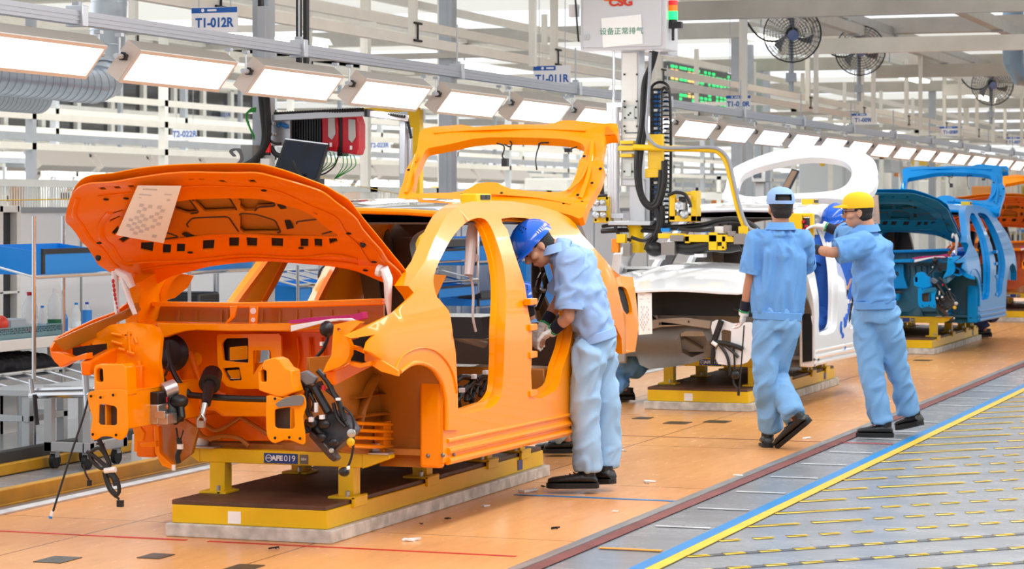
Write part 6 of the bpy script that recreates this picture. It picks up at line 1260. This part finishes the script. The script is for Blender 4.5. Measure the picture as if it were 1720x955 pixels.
bottle(146, 507, 549, .036, M('cap_blue', (20, 60, 180), .4), M('blue_yellow_label', (40, 130, 215), .5), .1, .7, 'bottle wrapped in a blue label with a yellow dot', Y=Yt + .2)
q = onY(24, 550, Yt + .1); one('grey_box', 'pale grey box in the crate beside the red-capped bottle', 'box', MB().box(q.x - .1, Yt + .06, TZ + .01, q.x + .1, Yt + .2, onY(24, 535, Yt + .1).z), M('pale_grey_box', (176, 190, 200), .5), bev=.008)
q = onY(2, 546, Yt + .1); one('red_ball_cap', 'round red lid at the left end of the crate', 'lid', MB().ell((q.x, Yt + .1, TZ + .1), (.05, .05, .06)), M('coral_red', (230, 70, 50), .4))
# grey stands and the castered cart
def stand(p0, p1, yt, yb_, label, X, wheels=False):
    a = onX(p0, yb_, X); c = onX(p1, yt, X); w0, w1 = min(a.y, c.y), max(a.y, c.y); zt = c.z; z0 = .11 if wheels else 0; L = .5
    t = thing('grey_stand', label, 'stand', (X, w0, 0), 'grey stands at the left')
    MB().box(X, w0, zt - .04, X + L, w1, zt).build('top', grey_p, t, .004); lw = .055
    for x in (X + .01, X + L - .06):
        for y in (w0, w1 - lw): MB().box(x, y, z0, x + lw, y + lw, zt - .04).build('leg', grey_p, t, .003)
    b = MB(); b.box(X + .01, w0, .28 if not wheels else z0, X + .05, w1, .32 if not wheels else z0 + .06).box(X + L - .05, w0, .28, X + L - .01, w1, .32).box(X, w0, .28 if not wheels else z0, X + L, w0 + .04, .32 if not wheels else z0 + .06); b.build('crossbar', grey_p, t, .003)
    if wheels:
        for x, y in ((X + .06, w0 + .05), (X + L - .06, w0 + .05), (X + .06, w1 - .05), (X + L - .06, w1 - .05)):
            wv = MB(); wv.cyl((x, y - .015, .05), (x, y + .015, .05), .05, 18).build('caster_wheel', rubber, t); MB().box(x - .025, y - .02, .07, x + .025, y + .02, z0).build('caster_fork', steel_grey, t)
    return t
X_s = onZ(20, 782).x
stand(-30, 48, 655, 782, 'light grey stool-like stand at the far left edge', X_s); stand(72, 150, 648, 782, 'grey castered cart frame left of the orange rail end', X_s - .1, True)
b = MB(); tX(b, '52,636 55,668', X_s - .3, .016); tX(b, '50,664 150,662', X_s - .3, .02); tX(b, '60,655 170,652', X_s - .25, .018); tX(b, '141,606 148,690', X_s - .3, .022); one('pipe_trestle', 'low chrome pipe frame resting on the castered cart', 'pipe frame', b, pipe)
b = MB(); tX(b, '58,662 61,700 63,713', X_s - .32, .014); one('black_strap', 'short black strap hanging from the chrome pipe frame', 'strap', b, black)
p = onZ(232, 782); b = MB(); b.box(p.x, p.y - .05, 0, p.x + .1, p.y + .06, .2, .01).box(p.x + .1, p.y - .16, .02, p.x + .25, p.y - .05, .16, .01).cyl((p.x + .05, p.y - .16, .05), (p.x + .05, p.y - .12, .05), .05, 14).cyl((p.x + .03, p.y, .2), (p.x + .03, p.y, .24), .03, 12)
one('floor_stop', 'white metal stop block on the floor strip under the orange body', 'stop block', b, white_paint, bev=.008)
p = onZ(330, 795); b = MB(); b.box(p.x - .1, p.y + .2, 0, p.x + .12, p.y + .34, .12, .01); one('floor_sensor_box', 'small white box on the floor beside the skid front', 'box', b, white_paint, bev=.005)
# small litter on the boards
lit = random.Random(9)
for k, (x, y, m, s_) in enumerate(((885, 826, wht, .05), (897, 823, wht, .03), (912, 818, black, .02), (690, 908, wht, .045), (707, 881, black, .012), (752, 872, black, .02), (817, 851, wht, .025), (1090, 811, wht, .04), (1240, 800, wht, .03), (1034, 860, wht, .025), (1358, 737, wht, .04), (462, 922, black, .025), (1047, 758, wht, .03), (930, 888, black, .03))):
    q = onZ(x, y); b = MB(); P = [(q.x + lit.uniform(-1, 1) * s_, q.y + lit.uniform(-1, 1) * s_, .006 + .004 * (j % 2)) for j in range(5)]; b.tube(P, s_ * .16, 5)
    one('litter_scrap', '%s scrap on the floor, %s' % ('pale' if m is wht else 'dark', ('beside the front shoe of the bending worker', 'just right of the first pale scrap', 'near the toe of the bending worker', 'in front of the nearest skid', 'right of the nearest skid corner', 'green-dark bit right of the skid side', 'small one right of the skid side', 'in the middle of the boards', 'before the walking worker', 'below the short blue line', 'at the raised shoe of the walking worker', 'left of the red line', 'near the second skid', 'low in the middle of the boards')[k]), 'scrap', b, m)
for k, (x, y, w_, h_) in enumerate(((97, 940, .16, .1), (262, 934, .13, .08), (410, 953, .14, .09), (1138, 710, .2, .1), (1205, 708, .2, .1), (1550, 605, .2, .1), (1080, 702, .14, .09))):
    q = onZ(x, y); struct('floor_plate', MB().box(q.x - h_, q.y - w_ * .45, .0005, q.x + h_, q.y + w_ * .45, .004), M('dark_floor_plate', (84, 80, 70), .35, .4, var=.3, vs=9))
# yellow cord strung behind the hood
b = MB(); b.tube([onY(-30, 337, 9.0), onY(120, 334, 9.0), onY(300, 312, 9.0), onY(447, 282, 8.4)], .004, 5); b.tube([onY(534, 296, 8.4), onY(600, 312, 9.0), onY(672, 326, 9.2), onY(900, 345, 9.2)], .004, 5); one('yellow_cord', 'thin yellow cord strung past the monitor column above the orange hood', 'cord', b, yellow)
# ---------------------------------------------------------------- pipes, ducts, fans, board
b = MB(); P = [Vector((9, 11.0, 2.93)), onY(120, 142, 11.0), onY(160, 140, 11.0)]
def duct(P, r, label, m, ribs=.12):
    P = [Vector(q) for q in P]; b = MB(); b.tube(P, r, 24); L = 0
    for a, c in zip(P, P[1:]):
        d = (c - a); n = max(1, int(d.length / ribs))
        for k in range(n): q = a + d * (k / n); e = d.normalized() * .008; b.tube([q - e * .5, q + e * .5], r + .003, 24)
    return one('air_duct', label, 'duct', b, m)
galv = M('galvanised_duct', (182, 190, 200), .3, .75, var=.12, vs=3)
q = onY(155, 143, 11.0); duct([(q.x - 9, 11.0, q.z + .03), (q.x, 11.0, q.z), (q.x + .3, 11.05, q.z + .04), (q.x + .45, 11.1, q.z + .25), (q.x + .5, 11.1, q.z + .9)], .165, 'galvanised spiral duct behind the first lamp panels at left', galv)
q = onY(20, 160, 12.6); duct([(q.x - 9, 12.6, q.z), (q.x + .5, 12.6, q.z)], .16, 'thinner flexible duct below the spiral duct at left', M('flex_duct', (170, 174, 178), .4, .5), .08)
zr = 40; q0 = atz(1702, 30, zr); q1 = atz(1702, 105, zr); q2 = atz(1712, 126, zr); q3 = atz(1760, 134, zr)
duct([q0 + Vector((0, 0, .6)), q0, q1, q2, q3], .17, 'vertical blue-grey duct bending right at the upper right edge', M('blue_grey_duct', (140, 160, 178), .35, .6), .5)
for k, (px, py, rr, z) in enumerate(((1331, 57, 48, 32.8), (1445, 85, 42, 37.5), (1667, 142, 35, 47.7))):
    c = atz(px, py, z); r = rr / F * z; t = thing('caged_fan', ('black caged fan nearest on the overhead steel, leftmost of three', 'black caged fan in the middle of three under the ceiling', 'black caged fan farthest right under the ceiling')[k], 'fan', tuple(c), 'caged fans under the ceiling')
    ax = Vector((-.93, -.30, -.22)).normalized(); u = ax.orthogonal().normalized(); v = ax.cross(u)
    fm = M('fan_wire', (40, 40, 42), .5); b = MB()
    for q in range(9):
        rq = r * (1 - q * .105); off = .05 + .05 * math.sqrt(max(0, 1 - (rq / r) ** 2))
        for sg in (1, -1):
            if q == 0 and sg < 0: continue
            b.tube([c + (u * math.cos(a * .262) + v * math.sin(a * .262)) * rq + ax * off * sg * (1 if q else 0) for a in range(25)], .0035 if q else .012, 4, False)
    for a in range(30):
        d = u * math.cos(a * .2094) + v * math.sin(a * .2094)
        for sg in (1, -1): b.tube([c + d * r, c + d * r * .75 + ax * .07 * sg, c + d * r * .18 + ax * .1 * sg], .0022, 4, False)
    b.build('cage', fm, t)
    b = MB()
    for a in range(3):
        V = []
        for s_ in range(7):
            f_ = s_ / 6; an = a * 2.094 + f_ * .5
            for e in (-.45, .45): d = u * math.cos(an + e * (.3 + .25 * f_)) + v * math.sin(an + e * (.3 + .25 * f_)); V.append(c + d * r * (.15 + .6 * f_) + ax * e * .05)
        b.add(V, [(2 * i, 2 * i + 1, 2 * i + 3, 2 * i + 2) for i in range(6)])
    bl = b.build('blades', M('fan_blade', (120, 120, 124), .4), t); bl.modifiers.new('s', 'SOLIDIFY').thickness = .004
    MB().lathe(c - ax * .12, [(.06, -.12), (.085, -.02), (.085, .08), (.05, .1)], ax, 18).build('motor', black, t); MB().lathe(c, [(.07, .1), (.07, .13), (.03, .14)], ax, 18).build('hub_badge', M('fan_badge', (110, 120, 160), .4), t)
    pc = c - ax * .2; MB().cyl(pc, (pc.x, pc.y, 4.3), .03, 10).cyl(pc, (pc.x, pc.y, c.z - .75), .035, 10).box(pc.x - .06, pc.y - .06, c.z - .62, pc.x + .06, pc.y + .06, c.z - .5).build('mount_pole', steel_grey, t)
    MB().tube(cr([tuple(pc + Vector(o)) for o in ((0, 0, 0), (0, .2, -.12), (0, .45, -.05), (0, .7, .3))], 4, False), .016, 6).build('power_cable', rubber, t)
# green status board
t = thing('status_board', 'dark status board with glowing green and amber cells beyond the manipulator column', 'display board', tuple(onY(1185, 165, 13.0)))
Yb = 13.0; a = onY(1127, 168, Yb); c = onY(1238, 112, Yb); zt = onY(1127, 103, Yb).z; zb = a.z
MB().box(a.x, Yb + .03, zb, c.x, Yb + .2, zt).build('housing', M('board_grey', (92, 94, 92), .5), t, .01); gb = MB(); ab = MB(); rs = random.Random(2); nx = 16; nz = 9
for i in range(nx):
    for j in range(nz):
        x = a.x + .08 + (c.x - a.x - .15) * i / nx; z = zb + .03 + (zt - zb - .06) * j / nz; w_ = (c.x - a.x) / nx * .74; h_ = (zt - zb) / nz * .62
        tgt = ab if (i < 2 or i in (4, 5)) and j in (1, 2, 5, 6, 7) else gb
        if rs.random() < .74: tgt.box(x, Yb + .02, z, x + w_ * rs.uniform(.6, 1.1), Yb + .031, z + h_)
gb.build('green_cells', M('green_cell', (30, 225, 120), .4, em=1.0), t); ab.build('amber_cells', M('amber_cell', (250, 200, 110), .4, em=1.0), t)
MB().cyl((a.x + .5, Yb + .1, zt), (a.x + .5, Yb + .1, 4.7), .03).cyl((c.x - .5, Yb + .1, zt), (c.x - .5, Yb + .1, 4.7), .03).build('hanger', steel_grey, t)
# ---------------------------------------------------------------- neighbouring lines far behind
wb = M('off_white_machine', (236, 234, 226), .5, var=.05); wg = M('light_grey_machine', (202, 206, 210), .5); yb2 = M('far_yellow', (240, 200, 60), .5); dk = M('far_dark', (66, 68, 72), .5); bl2 = M('far_blue', (60, 130, 200), .5); og2 = M('far_orange', (225, 140, 60), .5); rd2 = M('far_red', (200, 60, 60), .5)
rs = random.Random(11)
for Y, n, x0, st in ((19, 14, 24, 4.2), (22.4, 12, 34, 5)):
    for z in (3.3, 2.95, 2.5): struct('beam', MB().box(x0 - 4, Y, z, x0 + n * st, Y + .08, z + .1), steel_beige)
    for k in range(n): struct('column', MB().box(x0 + k * st, Y, 0, x0 + k * st + .12, Y + .12, 4.6), (wb, wg, steel_grey)[k % 3])
WHERE = ['far behind the raised orange hood', 'far behind the grey service column', 'beyond the orange tailgate window', 'beyond the hanging manipulator', 'beyond the white rounded tailgate', 'beyond the two standing workers', 'beyond the bright blue tailgate', 'near the right edge']
def where(x, y):
    v = Vector((x, y)); z = v.x * CT + v.y * ST; px = 860 + F * (v.x * ST - v.y * CT) / z; return WHERE[max(0, min(7, int(px / 215)))]
cnt = {}
def lab(base, x, y, row):
    s = base + ' ' + where(x, y) + ', ' + row; cnt[s] = cnt.get(s, 0) + 1
    return s if cnt[s] == 1 else '%s, %s along' % (s, ORD[cnt[s] - 1])
for ri, (Y, x0, x1, st) in enumerate(((14.5, 21, 70, 3.6), (17.3, 26, 84, 4.4), (21.2, 32, 95, 4.6), (26, 38, 105, 5.2), (31, 46, 112, 5.8), (38, 56, 120, 6.5), (46, 68, 124, 7), (11.6, 50, 124, 4.6), (14.7, 73, 124, 5), (17.5, 88, 124, 5.4), (12.9, 96, 124, 6))):
    row = ('first row back', 'second row back', 'third row back', 'fourth row back', 'fifth row back', 'sixth row back', 'last row back', 'near the line far away', 'far end of the first row', 'far end of the second row', 'at the very end of the hall')[ri]
    x = x0; k = 0; hb = .22 * ri if ri < 7 else 1.1
    while x < x1:
        kind = rs.choice(('cab', 'frame', 'conv', 'frame', 'conv', 'arm', 'shelf')); hgt = rs.uniform(1.7, 2.5) + hb if ri > 0 else rs.uniform(1.3, 1.75); L = st * rs.uniform(.55, .8)
        if ri == 2: hgt = min(hgt, 2.3)
        if ri == 1 and x < 50: hgt = min(hgt, 1.8)
        if kind == 'cab':
            t = thing('machine_cabinet', lab('off-white machine cabinet', x, Y, row), 'cabinet', (x, Y, 0)); MB().box(x, Y, 0, x + L, Y + 1, hgt).build('housing', rs.choice((wb, wb, wg)), t, .03)
            for q in range(3): MB().box(x + L * (.06 + q * .31), Y - .012, hgt * .35, x + L * (.32 + q * .31), Y, hgt * .92).build('panel_door', rs.choice((wg, white_paint, dk if rs.random() < .3 else wg)), t)
            MB().box(x + .1, Y - .02, hgt * .2, x + .4, Y - .005, hgt * .28).build('label_plate', rs.choice((yb2, bl2)), t)
        elif kind == 'frame':
            t = thing('guard_fence', lab('beige guard fence frame', x, Y, row), 'fence', (x, Y, 0)); b = MB()
            for q in range(4): b.box(x + L * q / 3 - .04, Y, 0, x + L * q / 3 + .04, Y + .08, hgt)
            b.box(x, Y, hgt - .08, x + L, Y + .08, hgt).box(x, Y, .9, x + L, Y + .08, 1.0).build('frame', rs.choice((wb, steel_beige)), t)
            b = MB()
            for q in range(int(L / .14)): b.box(x + q * .14, Y + .03, 1.0, x + q * .14 + .012, Y + .045, hgt - .08)
            b.build('mesh', rs.choice((wg, steel_beige)), t); MB().box(x + .2, Y + .3, .3, x + L * .8, Y + .9, hgt * .7).build('equipment', rs.choice((yb2, wg, dk, wb, og2)), t, .05)
        elif kind == 'conv':
            t = thing('overhead_carrier', lab('overhead carrier', x, Y, row), 'carrier', (x, Y, 0)); z = rs.uniform(1.7, 2.4) + hb * .7; z = min(z, 1.25) if ri == 1 and x < 50 else z; b = MB(); b.box(x, Y, z, x + L, Y + .9, z + .16)
            for q in (0, .98): b.box(x + L * q, Y, 0, x + L * q + .1, Y + .1, z + .6)
            b.box(x, Y, z + .5, x + L, Y + .1, z + .62).build('frame', wb, t)
            b = MB(); b.box(x + L * .2, Y - .05, z - .3, x + L * .5, Y + .4, z).tube([(x + L * .55, Y, z), (x + L * .7, Y, z - .5), (x + L * .8, Y, z - .3)], .07, 8); b.build('fittings', rs.choice((yb2, yb2, wg, og2)), t, .01)
            MB().box(x + .3, Y + .2, .2, x + L - .3, Y + .8, 1.3).build('pallet_load', rs.choice((wb, wg, bl2, dk)), t, .05)
        elif kind == 'arm':
            t = thing('robot_arm', lab('small robot arm', x, Y, row), 'robot', (x, Y, 0)); m = rs.choice((yb2, og2, wb)); MB().lathe((x + 1, Y + .4, 0), [(.4, 0), (.4, .1), (.28, .15), (.25, .8)]).build('base', m, t)
            MB().tube([(x + 1, Y + .4, .8), (x + 1.2, Y + .3, 1.7)], [.2, .14], 12).build('lower_arm', m, t); MB().tube([(x + 1.2, Y + .3, 1.7), (x + 2.3, Y + .2, 1.9), (x + 2.4, Y + .2, 1.5)], [.16, .1, .08], 12).build('upper_arm', m, t)
        else:
            t = thing('storage_rack', lab('rack of mixed boxes', x, Y, row), 'rack', (x, Y, 0)); b = MB()
            for q in (0, .5, 1):
                for y in (Y, Y + .6): b.box(x + L * q, y, 0, x + L * q + .05, y + .05, hgt)
            for z in (.4, .95, 1.5): b.box(x, Y, z, x + L, Y + .65, z + .04)
            b.build('frame', wg, t)
            for q in range(6):
                bx_ = x + (q % 3) * L / 3 + .1; z = (.44, .99)[q // 3]; MB().box(bx_, Y + .05, z, bx_ + L / 3 * .7, Y + .55, z + rs.uniform(.25, .42)).build('box', rs.choice((wb, bl2, dk, yb2, rd2, wg)), t, .01)
        x += st; k += 1
# glazed booth at upper left, guard fence and light wall just behind the partition
t = thing('glazed_booth', 'dark glazed booth with white mullions high at the upper left', 'booth', (34, 27, 0))
Yg = 27; a = onY(-60, 235, Yg); c = onY(432, 120, Yg); zt = onY(100, 118, Yg).z; zb = onY(100, 243, Yg).z
MB().box(a.x, Yg + .05, zb, c.x, Yg + .1, zt).build('glazing', M('booth_glass', (54, 56, 58), .1), t); b = MB()
n = 9
for k in range(n + 1): x = a.x + (c.x - a.x) * k / n; b.box(x - .08, Yg - .05, 0, x + .08, Yg + .05, zt)
for z in (zb, zb + (zt - zb) * .5, zt): b.box(a.x, Yg - .06, z - .06, c.x, Yg + .05, z + .06)
b.build('mullions', wb, t); MB().box(a.x, Yg, zb - .9, c.x, Yg + .3, zb - .1).build('spandrel', steel_beige, t)
for k in range(9):
    x = onY(-20, 320, 10.6).x + k * 2.0; t = thing('mesh_fence_panel', '%s beige mesh fence panel above the pale partition' % ORD[k], 'fence panel', (x, 10.6, 0), 'mesh fence panels behind the partition'); b = MB()
    b.box(x, 10.6, 0, x + .07, 10.66, 1.87).box(x + 1.86, 10.6, 0, x + 1.93, 10.66, 1.87).box(x, 10.6, 1.81, x + 1.93, 10.66, 1.87).box(x, 10.6, 1.5, x + 1.93, 10.66, 1.56); b.build('frame', wb, t)
    b = MB()
    for q in range(44): b.box(x + .07 + q * .041, 10.62, 1.56, x + .078 + q * .041, 10.63, 1.82)
    b.build('bars', steel_beige, t)
